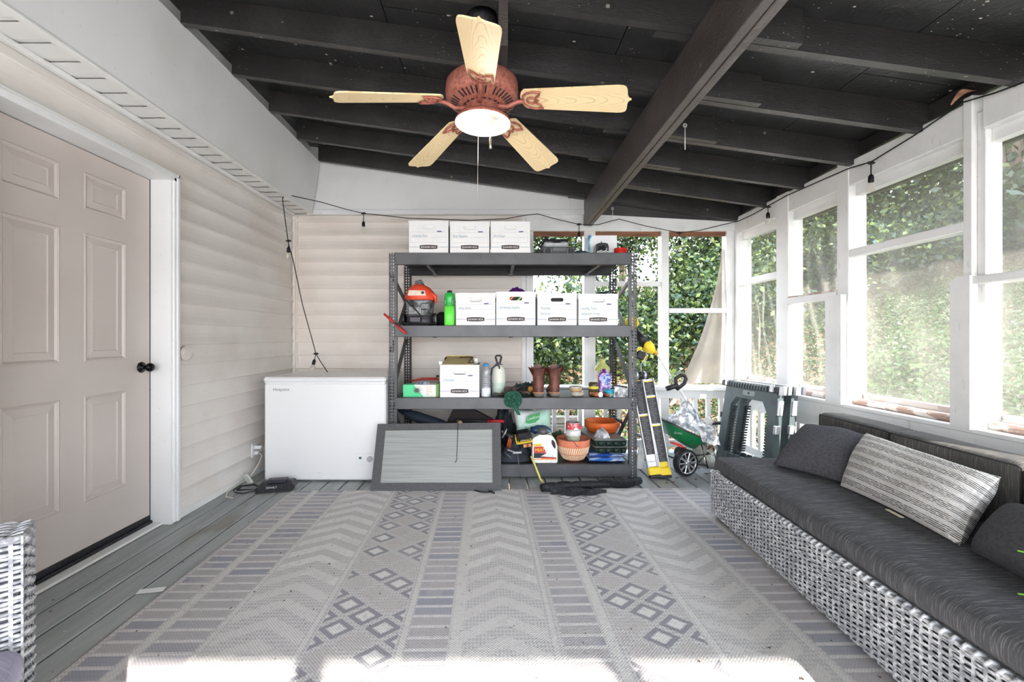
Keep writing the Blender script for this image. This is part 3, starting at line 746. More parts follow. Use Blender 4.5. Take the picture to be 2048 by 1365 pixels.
def softbox(T, u0, u1, v0, v1, z0, z1, r=.03, crown=.012, nu=28, nv=14, mi=0, seed=0):
    """upholstered block with rounded edges and a soft crown"""
    mb = MB(); mb.T = T; uc, vc, zc = (u0 + u1) / 2, (v0 + v1) / 2, (z0 + z1) / 2; hu, hv, hz = (u1 - u0) / 2, (v1 - v0) / 2, (z1 - z0) / 2
    def sg(a, p): return (abs(a) ** p) * (1 if a >= 0 else -1)
    def fn(a, c):
        th, ph = 2 * pi * a, pi * (c - .5); pu, pv, pz = cos(ph) * cos(th), cos(ph) * sin(th), sin(ph)
        mx = max(abs(pu), abs(pv)); 
        k = 1 / max(mx, 1e-6) if mx > 1e-6 else 0
        qu, qv = (pu * k, pv * k) if mx > 1e-6 else (0, 0)
        rr_ = min(1, mx / .72) if mx < .72 else 1
        rr_ = rr_ ** .9; zz = 1 if mx < .72 else sqrt(max(0, 1 - ((mx - .72) / .28) ** 2.2)) * 1
        zz = sg(pz, 0) * zz if abs(pz) > 1e-6 else 0
        return None
    # six-sided rounded block from a subdivided cube
    n = 12
    for ax in range(3):
        for sd_ in (-1, 1):
            def f2(a, c, ax=ax, sd_=sd_):
                q = [0, 0, 0]; bx, cx = [k for k in range(3) if k != ax]
                q[ax] = sd_; q[bx] = 2 * a - 1; q[cx] = (2 * c - 1) * (sd_ if True else 1)
                Hh = (hu, hv, hz); p_ = [q[k] * Hh[k] for k in range(3)]
                inner = [max(-(Hh[k] - r), min(Hh[k] - r, p_[k])) for k in range(3)]
                d = Vector([p_[k] - inner[k] for k in range(3)])
                if d.length > 1e-9: d = d.normalized() * r
                o_ = [inner[k] + d[k] for k in range(3)]
                e = max(0, 1 - (o_[0] / hu) ** 2) * max(0, 1 - (o_[1] / hv) ** 2)
                if ax == 2: o_[2] += sd_ * crown * e
                nz_ = mnoise.noise(Vector((o_[0] * 4 + seed, o_[1] * 4, o_[2] * 4))) * .004
                return (uc + o_[0] + nz_, vc + o_[1], zc + o_[2] + nz_)
            # sample denser near the edges so the rounding is smooth
            def wrp(t): return t
            mb.grid(f2, n * 2, n * 2, mi)
    return mb
def piping(T, u0, u1, v0, v1, z, r=.004, inset=.012):
    mb = MB(); mb.T = T; i = inset
    mb.tube([(u0 + i, v0 + .004, z), (u1 - i, v0 + .004, z), (u1 - .004, v0 + i, z), (u1 - .004, v1 - i, z), (u1 - i, v1 - .004, z), (u0 + i, v1 - .004, z), (u0 + .004, v1 - i, z), (u0 + .004, v0 + i, z)], r, 6, closed=True); return mb
sc_ = so.part('seat_cushion', softbox(TS, .015, LS - .0, .005, .93, .292, .392, .042, .008), mFab)
mPipe = M('dark_piping', rgb(44, 44, 46), .8)
TB = TS
for k, (u0, u1, dv, top) in enumerate(((.03, .535, .02, .665), (.555, 1.115, 0, .668), (1.135, 1.70, -.01, .668), (1.715, 2.40, -.01, .668))):
    bc = so.part('back_cushion', softbox(TB, u0, u1, .60 + dv, .76 + dv, .395, top, .028, .002, seed=k), mFabB)
    b = MB(); b.T = TB; v0 = .60 + dv
    b.tube([(u0 + .012, v0 + .006, top - .012), (u1 - .012, v0 + .006, top - .012), (u1 - .006, v0 + .014, top - .02), (u1 - .006, v0 + .012, .42)], .004, 6)
    b.tube([(u0 + .006, v0 + .008, .42), (u0 + .008, v0 + .008, top - .02), (u0 + .02, v0 + .006, top - .01)], .004, 6)
    b.tube([(u0 + .012, .752 + dv, top - .012), (u1 - .012, .752 + dv, top - .012)], .004, 6); so.part('piping', b, mPipe, bc)
b = MB(); b.T = TS; b.box(.0, LS, .795, WS, .285, .60, c=.01); so.part('back_frame', b, mWickD)
# loose pillows
mPil = M('dark_grey_linen', rgb(84, 84, 88), .9, c2=rgb(72, 72, 76), sc=90, spec=.1, bump=.0006)
def knit():
    m = Mat('knitted_stripe_cotton', rgb(220, 218, 214), .9, spec=.1); p = m.coord('UV'); x, y, z = m.xyz(p)
    return m
m = Mat('knitted_black_white_stripe', rgb(224, 222, 218), .95, spec=.1); ca = m.nt.nodes.new('ShaderNodeAttribute'); ca.attribute_name = 'uvp'
x, y, z = m.xyz(ca.outputs['Vector'])
st_ = (y * 7.5 + m.noise(ca.outputs['Vector'], 6, 2) * .12).frac(); kn = ((x * 330).sin() * (y * 240 + (x * 165).sin() * 1.2).sin())
thick = st_.lt(.36); row = ((y * 46).frac()).lt(.45)
fleck = m.noise(m.scale(ca.outputs['Vector'], (1, 2.2, 1)), 64, 2).gt(.42)
c = m.mix(thick.inv() * row * fleck * .95, rgb(232, 230, 226), rgb(46, 46, 48)); c = m.mix(thick * kn.gt(.6) * .25, c, rgb(150, 148, 146)); m.color(c); m.bump(kn + row * .8, .7, .004); mKnit = m.m
single('throw_pillow', pill((1.565, 2.44, .402), (1.725, 2.10, .402), (1.89, 2.215, .625), (1.83, 2.56, .602), .15, 26, 20, wob=.010, seed=4), mPil,
       'square dark grey linen pillow leaning in the far corner of the sofa', 'pillow', (1.7, 2.3, .4))
pb = pill((1.675, 2.10, .40), (1.60, 1.49, .402), (1.80, 1.54, .622), (1.865, 2.175, .640), .17, 34, 22, wob=.012, seed=9)
n1 = 35 * 23; uvp = [((i % n1) % 35 / 34 * .62, (i % n1) // 35 / 22, 0) for i in range(len(pb.v))]
po = single('lumbar_pillow', pb, mKnit, 'long knitted black and white striped pillow in the middle of the sofa', 'pillow', (1.72, 1.8, .4))
at = po.data.attributes.new('uvp', 'FLOAT_VECTOR', 'POINT'); at.data.foreach_set('vector', [c for t in uvp for c in t])
single('throw_pillow', pill((1.60, 1.46, .402), (1.50, 1.03, .402), (1.76, 1.03, .57), (1.79, 1.50, .535), .20, 26, 20, wob=.010, seed=14), mPil,
       'dark grey linen pillow leaning past the striped knitted pillow', 'pillow', (1.65, 1.25, .4))
single('paper_strip', MB().box(1.625, 1.632, 1.86, 1.92, .404, .406).box(1.6, 1.64, 1.87, 1.875, .402, .404) if False else MB().bar((1.63, 1.80, .404), (1.618, 1.72, .404), .014, .003), M('cream_plastic', rgb(232, 226, 200), .5),
       'small cream strip lying in front of the striped pillow', 'strip', (1.63, 1.76, .404))
# ------------------------------------------------------------------ wicker chair at the near corner
ch = Thing('wicker_armchair', 'grey white wicker armchair with a lilac cushion near the door', 'armchair', (-1.55, .85, 0))
rot = Matrix.Translation((-1.206, 1.105, 0)) @ Matrix.Rotation(radians(39), 4, 'Z')
b = MB(); b.T = rot; b.box(-.70, -.004, .004, .124, .03, .605, c=.004); b.box(-.70, -.01, -.60, .006, .03, .26, c=.01); ch.part('frame', b, mWickD)
b = MB(); b.T = rot; weave(b, (-.70, 0, .28), (1, 0, 0), (0, 0, 1), .702, .335, (0, -1, 0), pr=.0125, ps=.085, seg=.014, amp=.005, tw=.0058); ch.part('wicker_inner_back', b, mWick, kind='stuff')
b = MB(); b.T = rot; weave(b, (0, -.60, .03), (0, 1, 0), (0, 0, 1), .60, .235, (1, 0, 0), pr=.0135, ps=.042, amp=.006, tw=.0062)
weave(b, (0, .0, .03), (0, 1, 0), (0, 0, 1), .13, .585, (1, 0, 0), pr=.0135, ps=.032, amp=.007, tw=.0062); ch.part('wicker_side', b, mWick, kind='stuff')
b = MB(); b.T = rot; weave(b, (-.70, .0, .612), (1, 0, 0), (0, 1, 0), .70, .13, (0, 0, 1), pr=.0115, ps=.045, amp=.005, tw=.0055)
b.tube([(-.7, -.004, .606), (-.02, -.004, .608), (.002, .008, .606), (.002, .120, .604), (-.02, .134, .603)], .0085, 7); ch.part('woven_rim', b, mWick, kind='stuff')
mLil = cushion_fab('lilac_grey_fabric', rgb(166, 164, 184), rgb(196, 190, 204), 2, 200)
ch.part('seat_cushion', softbox(rot, -.70, .012, -.62, -.012, .262, .358, .045, .01), mLil)
for (u0, v0) in ((-.05, -.58), (-.05, .03), (-.68, -.58), (-.68, .03)):
    b = MB(); b.T = rot; b.box(u0, u0 + .04, v0, v0 + .04, .001, .032); ch.part('leg', b, mWickD)
# ================================================================== steel rack
mSteel = M('charcoal_powder_coat', rgb(84, 85, 88), .42, .15, c2=rgb(70, 71, 74), sc=5, spec=.5)
mSteelD = M('dark_shaded_coat', rgb(40, 41, 43), .45, .1, c2=rgb(32, 33, 35), sc=8)  # black decks; also shade painted as a darker coat on rear posts and beams
RX0, RX1, RY0, RY1, RZ = -.835, 1.118, 3.41, 4.02, 1.786
rk = Thing('storage_rack', 'charcoal steel storage rack with four shelves against the back wall', 'rack', (.14, 3.7, 0))
def upright(x0, sx, y0, sy, mat):
    """angle post with slanted keyhole slots; x0,y0 outer corner, sx, sy inward directions"""
    mb = MB(); t = .002
    a = lambda u0, u1, v0, v1, z0, z1: mb.box(x0 + sx * u0, x0 + sx * u1, y0 + sy * v0, y0 + sy * v1, z0, z1)
    a(0, .006, 0, t, 0, RZ); a(.018, .030, 0, t, 0, RZ); a(.040, .062, 0, .002, 0, RZ)      # front flange verticals
    a(0, t, 0, .012, 0, RZ); a(0, t, .030, .045, 0, RZ); a(.060, .062, .002, .03, 0, RZ)    # side flange
    n = int(RZ / .0254)
    for i in range(n):
        z = i * .0254
        for (ua, ub) in ((.006, .018), (.030, .040)):
            xa, xb = x0 + sx * ua, x0 + sx * ub
            mb.add([(xa, y0, z), (xb, y0, z + .005), (xb, y0, z + .016), (xa, y0, z + .011)], [(0, 1, 2, 3) if sx > 0 else (3, 2, 1, 0)])
        mb.box(x0, x0 + sx * t, y0 + sy * .012, y0 + sy * .030, z, z + .010)
    mb.box(x0, x0 + sx * .064, y0, y0 + sy * .045, .0008, .004)
    return mb
for (x0, sx) in ((RX0, 1), (RX1, -1)):
    rk.part('upright_post', upright(x0, sx, RY0, 1, mSteel), mSteel)
    rk.part('upright_post', upright(x0, sx, RY1, -1, mSteelD), mSteelD)
LV = ((1.786, 1.692), (1.214, 1.122), (.645, .552), (.118, .020))
for (zt, zb) in LV:
    rk.part('shelf_beam', MB().box(RX0 + .041, RX1 - .041, RY0 - .004, RY0 + .026, zb, zt, c=.004).box(RX0 + .046, RX0 + .050, RY0 - .006, RY0 - .003, zb + .02, zb + .055, 1).box(RX1 - .05, RX1 - .046, RY0 - .006, RY0 - .003, zb + .02, zb + .055, 1), [mSteel, mDark])
    rk.part('shelf_beam', MB().box(RX0 + .041, RX1 - .041, RY1 - .026, RY1 + .004, zb, zt, c=.004), mSteelD)
    for xb_ in (-.555, .147, .85):
        rk.part('tie_bar', MB().box(xb_ - .014, xb_ + .014, RY0 + .02, RY1 - .02, zb + .012, zb + .034, c=.003).box(xb_ - .018, xb_ + .018, RY1 - .03, RY1 - .01, zb - .006, zb + .012), mSteel)
    rk.part('shelf_deck', MB().box(RX0 + .03, RX1 - .03, RY0 + .026, RY1 - .026, zt - .022, zt - .006), mSteelD)
for sx_, xx in ((1, RX0 + .012), (-1, RX1 - .012)):
    for (ya_, za, yb_, zb_) in ((RY0 + .02, 1.62, RY1 - .02, 1.44), (RY0 + .02, 1.0, RY1 - .02, 1.44), (RY0 + .02, .22, RY1 - .02, .98) if False else (RY0 + .02, .64, RY1 - .02, 1.10), (RY0 + .02, .60, RY1 - .02, .14)):
        rk.part('brace', MB().bar((xx, ya_, za), (xx, yb_, zb_), .004, .030, (1, 0, 0)).bar((xx + .012 * sx_, ya_, za), (xx + .012 * sx_, yb_, zb_), .003, .024, (0, 0, 1)), mSteel)
D1, D2, D3, D4 = [zt - .0055 for zt, _ in LV]          # deck levels
# ================================================================== archive boxes
mCard = M('white_cardboard', rgb(234, 234, 233), .75, c2=rgb(226, 226, 226), sc=5, spec=.15)
mBlueL = M('blue_print_line', rgb(150, 162, 184), .8); mGreyL = M('grey_print_line', rgb(190, 192, 196), .8)
mBadge = M('dark_brown_print', rgb(66, 58, 56), .8); mPurp = M('violet_print', rgb(92, 84, 150), .8); mInk = M('teal_pen_ink', rgb(110, 150, 166), .8)
mInside = M('painted_cavity_shade', rgb(60, 58, 56), .9)
def stadium(cx, cz, hw, hh, n=8):
    pts = []
    for s_, a0 in ((1, -pi / 2), (-1, pi / 2)):
        for i in range(n + 1):
            a = a0 + pi * i / n; pts.append((cx + s_ * 0 + (hw - hh) * s_ + hh * cos(a), cz + hh * sin(a)))
    return pts
def archive_box(label, group, x0, y0, z0, wd=.318, ht=.262, dp=.39, writing=(), lid=True, hole='flap', flip=False, contents=None, tilt=0):
    t = Thing('archive_box', label, 'box', (x0 + wd / 2, y0, z0), group)
    e = .005; hz = ht * .80 if lid else ht * .77
    b = MB()                                               # carton with a real hand hole in the front
    ho = stadium(x0 + wd / 2, z0 + hz, .050, .0145 if hole != 'flap' else .0165)
    x1_ = x0 + wd - .004; xa = x0 + .004
    n = len(ho); zt = z0 + ht - (.004 if lid else 0); cz = z0 + hz
    up = sorted([p for p in ho if p[1] > cz + 1e-6], key=lambda p: p[0]); dn = sorted([p for p in ho if p[1] < cz - 1e-6], key=lambda p: p[0])
    lf = (min(p[0] for p in ho), cz); rt_ = (max(p[0] for p in ho), cz)
    def dd(l):
        o = []
        for p in l:
            if not o or abs(p[0] - o[-1][0]) + abs(p[1] - o[-1][1]) > 1e-6: o.append(p)
        return o
    up, dn = dd([p for p in up if lf[0] < p[0] < rt_[0]]), dd([p for p in dn if lf[0] < p[0] < rt_[0]])
    A = [(xa, cz), lf] + up + [rt_, (x1_, cz), (x1_, zt), (xa, zt)]; B = [(xa, cz), lf] + dn + [rt_, (x1_, cz), (x1_, z0), (xa, z0)]
    b.add([(p[0], y0, p[1]) for p in A], [list(range(len(A)))]); b.add([(p[0], y0, p[1]) for p in B], [list(range(len(B)))])
    hb_ = dn[::-1]; hr = [lf] + up + [rt_] + hb_; k = len(hr)
    b.add([(p[0], y0, p[1]) for p in hr] + [(p[0], y0 + e, p[1]) for p in hr], [(i, (i + 1) % k, k + (i + 1) % k, k + i) for i in range(k)])
    b.box(xa, xa + e, y0 + .0002, y0 + dp, z0, zt); b.box(x1_ - e, x1_, y0 + .0002, y0 + dp, z0, zt); b.box(xa, x1_, y0 + dp - e, y0 + dp, z0, zt); b.box(xa, x1_, y0 + .0004, y0 + dp, z0, z0 + e)
    t.part('carton', b, mCard)
    c = MB()
    if hole == 'flap': c.add([(x0 + wd / 2 - .052, y0 + .004, z0 + hz + .02), (x0 + wd / 2 + .052, y0 + .004, z0 + hz + .02), (x0 + wd / 2 + .052, y0 + .017, z0 + hz - .012), (x0 + wd / 2 - .052, y0 + .017, z0 + hz - .012)], [(0, 1, 2, 3)]); mm = mCard
    else: c.box(x0 + .03, x0 + wd - .03, y0 + .03, y0 + .034, z0 + .05, zt - .03); mm = mInside  # open hole: dark sheet behind it, the box's inner shade as colour
    t.part('handle_flap_or_shade', c, mm)
    if lid:
        zl = ht - .042 if not flip else .0
        l = MB()
        if not flip:
            l.box(x0, x0 + wd, y0 - .003, y0 + dp + .003, z0 + ht - .004, z0 + ht); l.box(x0, x0 + .003, y0 - .003, y0 + dp, z0 + ht - .042, z0 + ht - .004); l.box(x0 + wd - .003, x0 + wd, y0 - .003, y0 + dp, z0 + ht - .042, z0 + ht - .004)
            l.box(x0 + .003, x0 + wd - .003, y0 - .003, y0 - .0005, z0 + ht - .016, z0 + ht - .004)
            for q in (.14, .72): l.box(x0 + wd * q, x0 + wd * q + .04, y0 + .0, y0 + .02, z0 + ht, z0 + ht + .0028)
        else:
            l.box(x0, x0 + wd, y0 - .003, y0 + dp + .003, z0 - .0, z0 + .004); l.box(x0, x0 + wd, y0 - .004, y0 - .001, z0 + .004, z0 + .034); l.box(x0 + .004, x0 + wd - .004, y0 + .0, y0 + dp, z0 + ht - .0035, z0 + ht)
        t.part('lid', l, mCard)
    # print: frame, rules, badge, size mark
    pr = MB(); yf = y0 - .0008; yg = y0 - .0003
    fx0, fx1 = x0 + .016, x0 + wd - .022; fz1, fz0 = z0 + ht * .655, z0 + ht * .34
    ln = lambda a, b_, c_, d, mi: pr.box(a, b_, yf, yg, c_, d, mi)
    for zz in (fz1, z0 + ht * .50, fz0): ln(fx0, fx1, zz - .0007, zz + .0007, 1)
    for xx in (fx0, fx1): ln(xx - .0007, xx + .0007, fz0, fz1, 1)
    bz = z0 + ht * .205; bw = .070
    ln(x0 + .006, x0 + wd / 2 - bw - .006, bz - .0018, bz + .0018, 0); ln(x0 + wd / 2 + bw + .006, x0 + wd - .006, bz - .0018, bz + .0018, 0)
    top = [(x0 + wd / 2 + bw * (1 - 2 * i / 10), bz + .013 + .004 * (1 - abs(1 - 2 * i / 10) ** 2)) for i in range(11)]
    bot = [(x_, 2 * bz - z_) for x_, z_ in top][::-1]
    pr.prism(top + bot, yf - .0002, yg, 2)
    pr.text('BANKERS BOX', .0215, (x0 + wd / 2, yf - .0006, bz - .0075), mi=3, center=True, squash=.86)
    pr.box(x0 + wd - .092, x0 + wd - .056, yf, yg, fz1 + .002, fz1 + .010, 4); pr.text('703', .009, (x0 + wd - .088, yf - .0004, fz1 + .0025), mi=3, shear=.3) if False else None
    pr.box(x0 + wd - .048, x0 + wd - .036, yf, yg, fz1 + .004, fz1 + .007, 1)
    t.part('printed_front', pr, [mBlueL, mGreyL, mBadge, mCard, mPurp])
    if writing:
        h = MB()
        for q, s_ in enumerate(writing): h.text(s_, .026, (x0 + .024, yf - .0002, z0 + ht * (.515 - .165 * q)), shear=.45, squash=.82)
        t.part('handwriting', h, mInk)
    return t
yb0 = RY0 + .015; G1 = 'archive boxes on the steel rack'
archive_box('closed white archive box at the freezer end of the top shelf', G1, X(817, yb0), yb0, D1, writing=('Camping Gear',))
archive_box('middle white archive box of the three on the top shelf', G1, X(899, yb0) + .001, yb0, D1, ht=.256, writing=('Boat Supplies',))
archive_box('white archive box on the top shelf standing in an upturned lid', G1, X(980, yb0) + .002, yb0, D1, ht=.258, writing=('Bird Soaps',), flip=True)
archive_box('white archive box right beside the green bottle', G1, X(911, yb0), yb0, D2, writing=('Shop Stove',))
bx5 = archive_box('white archive box with a purple cloth lying on its lid', G1, X(991.5, yb0), yb0, D2, ht=.272, writing=('Gardening Supplies',), hole='open')
archive_box('white archive box with an empty dark hand hole', G1, X(1074, yb0), yb0, D2, ht=.260, writing=('Plumbing', 'Electrical'), hole='open')
archive_box('white archive box under the navy cloth at the post end', G1, X(1156.5, yb0) - .001, yb0, D2, ht=.255, writing=('Sanding Tools', 'Extension Cords'))
archive_box('open white archive box with a tan tray laid across its top', G1, X(879, yb0), yb0, D3, ht=.262, writing=('Chemicals',), lid=False)
# things showing through the open hand hole
mOr = M('orange_plastic', rgb(228, 120, 40), .5); mGr = M('pale_green_plastic', rgb(160, 200, 110), .5)
cxh = X(991.5, yb0) + .159; czh = D2 + .272 * .80
hb = MB(); hb.bar((cxh - .05, yb0 + .024, czh - .01), (cxh + .02, yb0 + .024, czh + .05), .012, .02, (0, 1, 0), 0).bar((cxh - .01, yb0 + .02, czh - .04), (cxh + .06, yb0 + .02, czh + .03), .012, .03, (0, 1, 0), 1)
bx5.part('tool_handles_inside', hb, [mOr, mGr])
# ================================================================== chest freezer
mEnam = M('white_enamel', rgb(230, 231, 232), .22, c2=rgb(226, 227, 228), sc=1.5, spec=.5)
FX0, FX1, FY0, FY1 = -1.785, -.846, 3.345, 3.955
fz = Thing('chest_freezer', 'white chest freezer standing in the corner beside the rack', 'freezer', ((FX0 + FX1) / 2, 3.65, 0))
fz.part('body', MB().box(FX0, FX1, FY0, FY1, .012, .765, c=.012), mEnam)
lb = MB().box(FX0 - .004, FX1 + .004, FY0 - .012, FY1, .772, .812, c=.014).box(FX0 + .004, FX1 - .004, FY0 + .004, FY1 - .01, .764, .773)
lid = fz.part('lid', lb, mEnam)
fz.part('handle_recess', MB().box(FX0 + .30, FX0 + .60, FY0 - .016, FY0 + .02, .786, .812, c=.010), mEnam, lid)
fz.part('brand_lettering', MB().text('Hotpoint', .034, (FX0 + .07, FY0 - .001, .705), center=False), M('grey_lettering', rgb(78, 78, 82), .6))
fz.part('drain_plug', MB().tube([(-1.352, FY0 + .002, .055), (-1.352, FY0 - .008, .055)], [.020, .017], 20), mEnam)
fz.part('control_panel', MB().box(-1.075, -.90, FY0 - .004, FY0 + .001, .135, .225, c=.002).box(-1.05, -1.03, FY0 - .006, FY0 - .003, .18, .196, 1).tube([(-.965, FY0 - .003, .18), (-.965, FY0 - .016, .18)], .022, 18, 2), [mEnam, M('green_lamp_lens', rgb(60, 96, 80), .4), M('grey_dial', rgb(170, 172, 176), .4)])
for x in (FX0 + .05, FX1 - .09):
    for y in (FY0 + .03, FY1 - .08): fz.part('foot', box(x, x + .04, y, y + .04, .0005, .013), mDark)
dbr = MB(); rr = random.Random(8)
for i in range(46):
    x, y = rr.uniform(FX0 + .02, FX1 - .02), rr.uniform(FY0 + .1, FY1 - .03); s_ = rr.uniform(.002, .007); a = rr.uniform(0, 3)
    dbr.add([(x, y, .8125), (x + s_ * 2 * cos(a), y + s_ * 2 * sin(a), .8125), (x + s_ * cos(a + 1), y + s_ * sin(a + 1), .814)], [(0, 1, 2)])
single('leaf_litter', dbr, M('brown_debris', rgb(120, 90, 66), .9), None, None, kind='stuff')
# ================================================================== goods on the rack
def px(a, b, Y=3.50): return X(a, Y), X(b, Y)
mPlK = M('black_plastic', rgb(30, 30, 32), .45, c2=rgb(44, 44, 47), sc=25); mPlG = M('grey_plastic', rgb(96, 98, 102), .45, c2=rgb(80, 82, 86), sc=20)
mRed = M('red_plastic', rgb(206, 42, 34), .4, c2=rgb(176, 34, 30), sc=20); mOrg = M('orange_red_plastic', rgb(232, 84, 56), .4, c2=rgb(214, 66, 42), sc=8)
mClr = Mat('smoky_clear_plastic', rgb(92, 94, 98), .2); mClr.b.inputs['Alpha'].default_value = .82
mClr.color(mClr.mix(mClr.noise(mClr.coord(), 16, 5).step(.35, .7), rgb(60, 62, 66), rgb(150, 152, 156))); mClr = mClr.m
mWPl = M('white_plastic', rgb(232, 232, 230), .4); mSil = M('silver_plastic', rgb(170, 172, 176), .35, .35)
mCord = M('black_cord', rgb(18, 18, 19), .5)
def film(name, c, alpha, rough=.15):
    m = Mat(name, c, rough, spec=.7); m.b.inputs['Alpha'].default_value = alpha; n_ = m.noise(m.coord(), 22, 4)
    m.color(m.mix(n_.step(.35, .65), c, (1, 1, 1, 1))); nt = m.nt
    a = (n_.step(.4, .65) * .45) + alpha; nt.links.new(a.o, m.b.inputs['Alpha']); m.bump(n_, .8, .01); return m.m
mFilm = film('clear_plastic_film', rgb(196, 206, 214), .28)
# ---- top shelf right part
t = Thing('tool_case', 'black hard tool case with a grey panel on the top shelf', 'case', (X(1117, 3.5), 3.55, D1))
a, b = px(1086, 1152, 3.45)
t.part('case_base', MB().box(a, b, 3.45, 3.72, D1, D1 + .062, c=.012).box(a + .02, a + .06, 3.444, 3.452, D1 + .01, D1 + .045, 1, c=.004).box(b - .06, b - .02, 3.444, 3.452, D1 + .01, D1 + .045, 1, c=.004).box(a + .075, b - .075, 3.440, 3.452, D1 + .02, D1 + .056, c=.004), [mPlG, mPlK])
a2, b2 = px(1087, 1136, 3.5)
t.part('case_lid', MB().box(a2, b2, 3.47, 3.74, D1 + .062, D1 + .110, 1, c=.015).box(a2 - .002, b2 + .002, 3.466, 3.76, D1 + .108, D1 + .128, 0, c=.014), [mPlK, M('pale_grey_panel', rgb(176, 178, 180), .4)])
t.part('carry_handle', MB().tube([(a2 + .06, 3.462, D1 + .112), (a2 + .075, 3.452, D1 + .100), (b2 - .075, 3.452, D1 + .100), (b2 - .06, 3.462, D1 + .112)], .006, 6), mPlK)
for k in range(5):
    xx = X(1070 + k * 4.2, 3.48)
    single('rubber_pad', MB().box(xx - .0065, xx + .0065, 3.47, 3.54, D1, D1 + .030 + .004 * (k % 3), c=.003), mPlK, 'upright black rubber pad in the row beside the tool case', 'pad', (xx, 3.5, D1), 'black pads beside the tool case')
bl = MB(); x0, x1 = px(1144, 1178, 3.47); xm = (x0 + x1) / 2
sp = Thing('cloth_pouch', 'dark teal folded pouch with a pale blue edge next to the blue carton', 'pouch', (xm, 3.5, D1))
sp.part('pouch', MB().blob((xm, 3.50, D1 + .018), (.068, .05, .020), .08, 2, 3, flat=D1 + .0005), M('dark_teal_cloth', rgb(40, 58, 66), .8))
sp.part('edge_strip', MB().box(X(1160, 3.46), X(1180, 3.46), 3.44, 3.47, D1 + .001, D1 + .014, c=.003), M('pale_blue_plastic', rgb(150, 186, 214), .5), label='pale blue edge')
# carton with blue swirl print
mSw = Mat('white_carton_blue_swirl', rgb(236, 238, 240), .4); p = mSw.coord(); x, y, z = mSw.xyz(p)
wv_ = ((x * 42 - z * 14 + mSw.noise(p, 9, 2) * 5)).sin(); c = mSw.mix(wv_.step(.1, .6) * x.lt(-.02), rgb(238, 240, 242), rgb(96, 186, 214)); c = mSw.mix(wv_.step(.7, .95) * x.lt(-.03), c, rgb(52, 96, 150)); mSw.color(c)
x0, x1 = px(1177, 1234, 3.62)
single('cardboard_carton', MB().box(x0, x1, 3.62, 3.74, D1, Z(471, 3.62), c=.002), mSw.m, 'white carton with a blue swirl print standing on the top shelf', 'carton', ((x0 + x1) / 2, 3.62, D1))
ra = Thing('charging_dock', 'small black rounded dock with white lettering before the white carton', 'dock', (X(1205, 3.5), 3.52, D1))
x0, x1 = px(1191, 1217, 3.5)
ra.part('body', MB().prism([(x0, D1), (x1, D1), (x1, D1 + .07), (x1 - .008, D1 + .095), (x1 - .03, D1 + .101), (x0 + .03, D1 + .101), (x0 + .006, D1 + .092), (x0, D1 + .06)], 3.49, 3.56), mPlK)
ra.part('face_plate', MB().box(x0 + .02, x1 - .03, 3.487, 3.491, D1 + .035, D1 + .075, c=.003).text('8', .03, (x1 - .026, 3.486, D1 + .04), mi=1), [M('dark_screen', rgb(24, 26, 34), .2), mSil])
ra.part('antenna', MB().tube([((x0 + x1) / 2, 3.52, D1 + .10), ((x0 + x1) / 2, 3.52, D1 + .118)], .004, 6), mPlK)
chn = MB()
for k in range(9):
    cx0 = X(1196 + k * 3.1, 3.45); chn.tube([(cx0 + .0085 * cos(q), 3.445 + (.003 if k % 2 else -.002), D1 + .014 + .009 * sin(q) + .004 * (k % 3)) for q in [2 * pi * i / 10 for i in range(10)]], .0032, 5, closed=True)
single('link_chain', chn, mWPl, 'short white and black link chain heaped before the black dock', 'chain', (X(1208, 3.45), 3.45, D1))
rt = Thing('tape_tin', 'round red tin standing at the post end of the top shelf', 'tin', (X(1240.5, 3.5), 3.5, D1))
rt.part('tin', MB().lathe([(0, D1), (.050, D1 + .0005), (.052, D1 + .006), (.052, D1 + .040), (.050, D1 + .042)], (X(1241, 3.5), 3.5, 0), 28, cap=False), mRed)
rt.part('rim', MB().lathe([(.050, D1 + .042), (.054, D1 + .046), (.052, D1 + .056), (.0, D1 + .050)], (X(1241, 3.5), 3.5, 0), 28), mRed)
# ---- second shelf: spot cleaner, cord, bottle, cloths
Yv = 3.56; cx = X(841, Yv)
v = Thing('spot_cleaner', 'orange and grey portable spot cleaner with its cord on the second shelf', 'vacuum', (cx, Yv, D2))
zb = D2
def ell(cx_, cy_, rx, ry, z_, n=24, sq=.8):
    o = []
    for k in range(n):
        a = 2 * pi * k / n; c_, s_ = cos(a), sin(a); o.append((cx_ + rx * math.copysign(abs(c_) ** sq, c_), cy_ + ry * math.copysign(abs(s_) ** sq, s_), z_))
    return o
v.part('tank', MB().ring([ell(cx, Yv, .085, .085, zb + .03), ell(cx, Yv, .10, .09, zb + .09), ell(cx, Yv, .118, .095, zb + .20), ell(cx, Yv, .120, .096, zb + .215)]), mClr)
v.part('tank_ribs', MB().box(cx - .085, cx + .03, Yv - .098, Yv - .075, zb + .09, zb + .165, c=.012).box(cx + .01, cx + .09, Yv - .100, Yv - .075, zb + .13, zb + .19, c=.012), mClr)
v.part('base', MB().ring([ell(cx, Yv, .110, .10, zb + .012), ell(cx, Yv, .118, .105, zb + .03), ell(cx, Yv, .110, .10, zb + .08), ell(cx, Yv, .09, .09, zb + .09)]).box(cx - .07, cx + .02, Yv - .108, Yv - .09, zb + .03, zb + .075, c=.006), M('dark_grey_shell', rgb(66, 64, 70), .4))
v.part('hood', MB().ring([ell(cx, Yv, .124, .10, zb + .212), ell(cx, Yv, .126, .102, zb + .235), ell(cx, Yv, .112, .095, zb + .28), ell(cx - .005, Yv, .085, .075, zb + .315), ell(cx - .01, Yv, .05, .05, zb + .338), ell(cx - .01, Yv, .03, .035, zb + .345)]), mOrg)
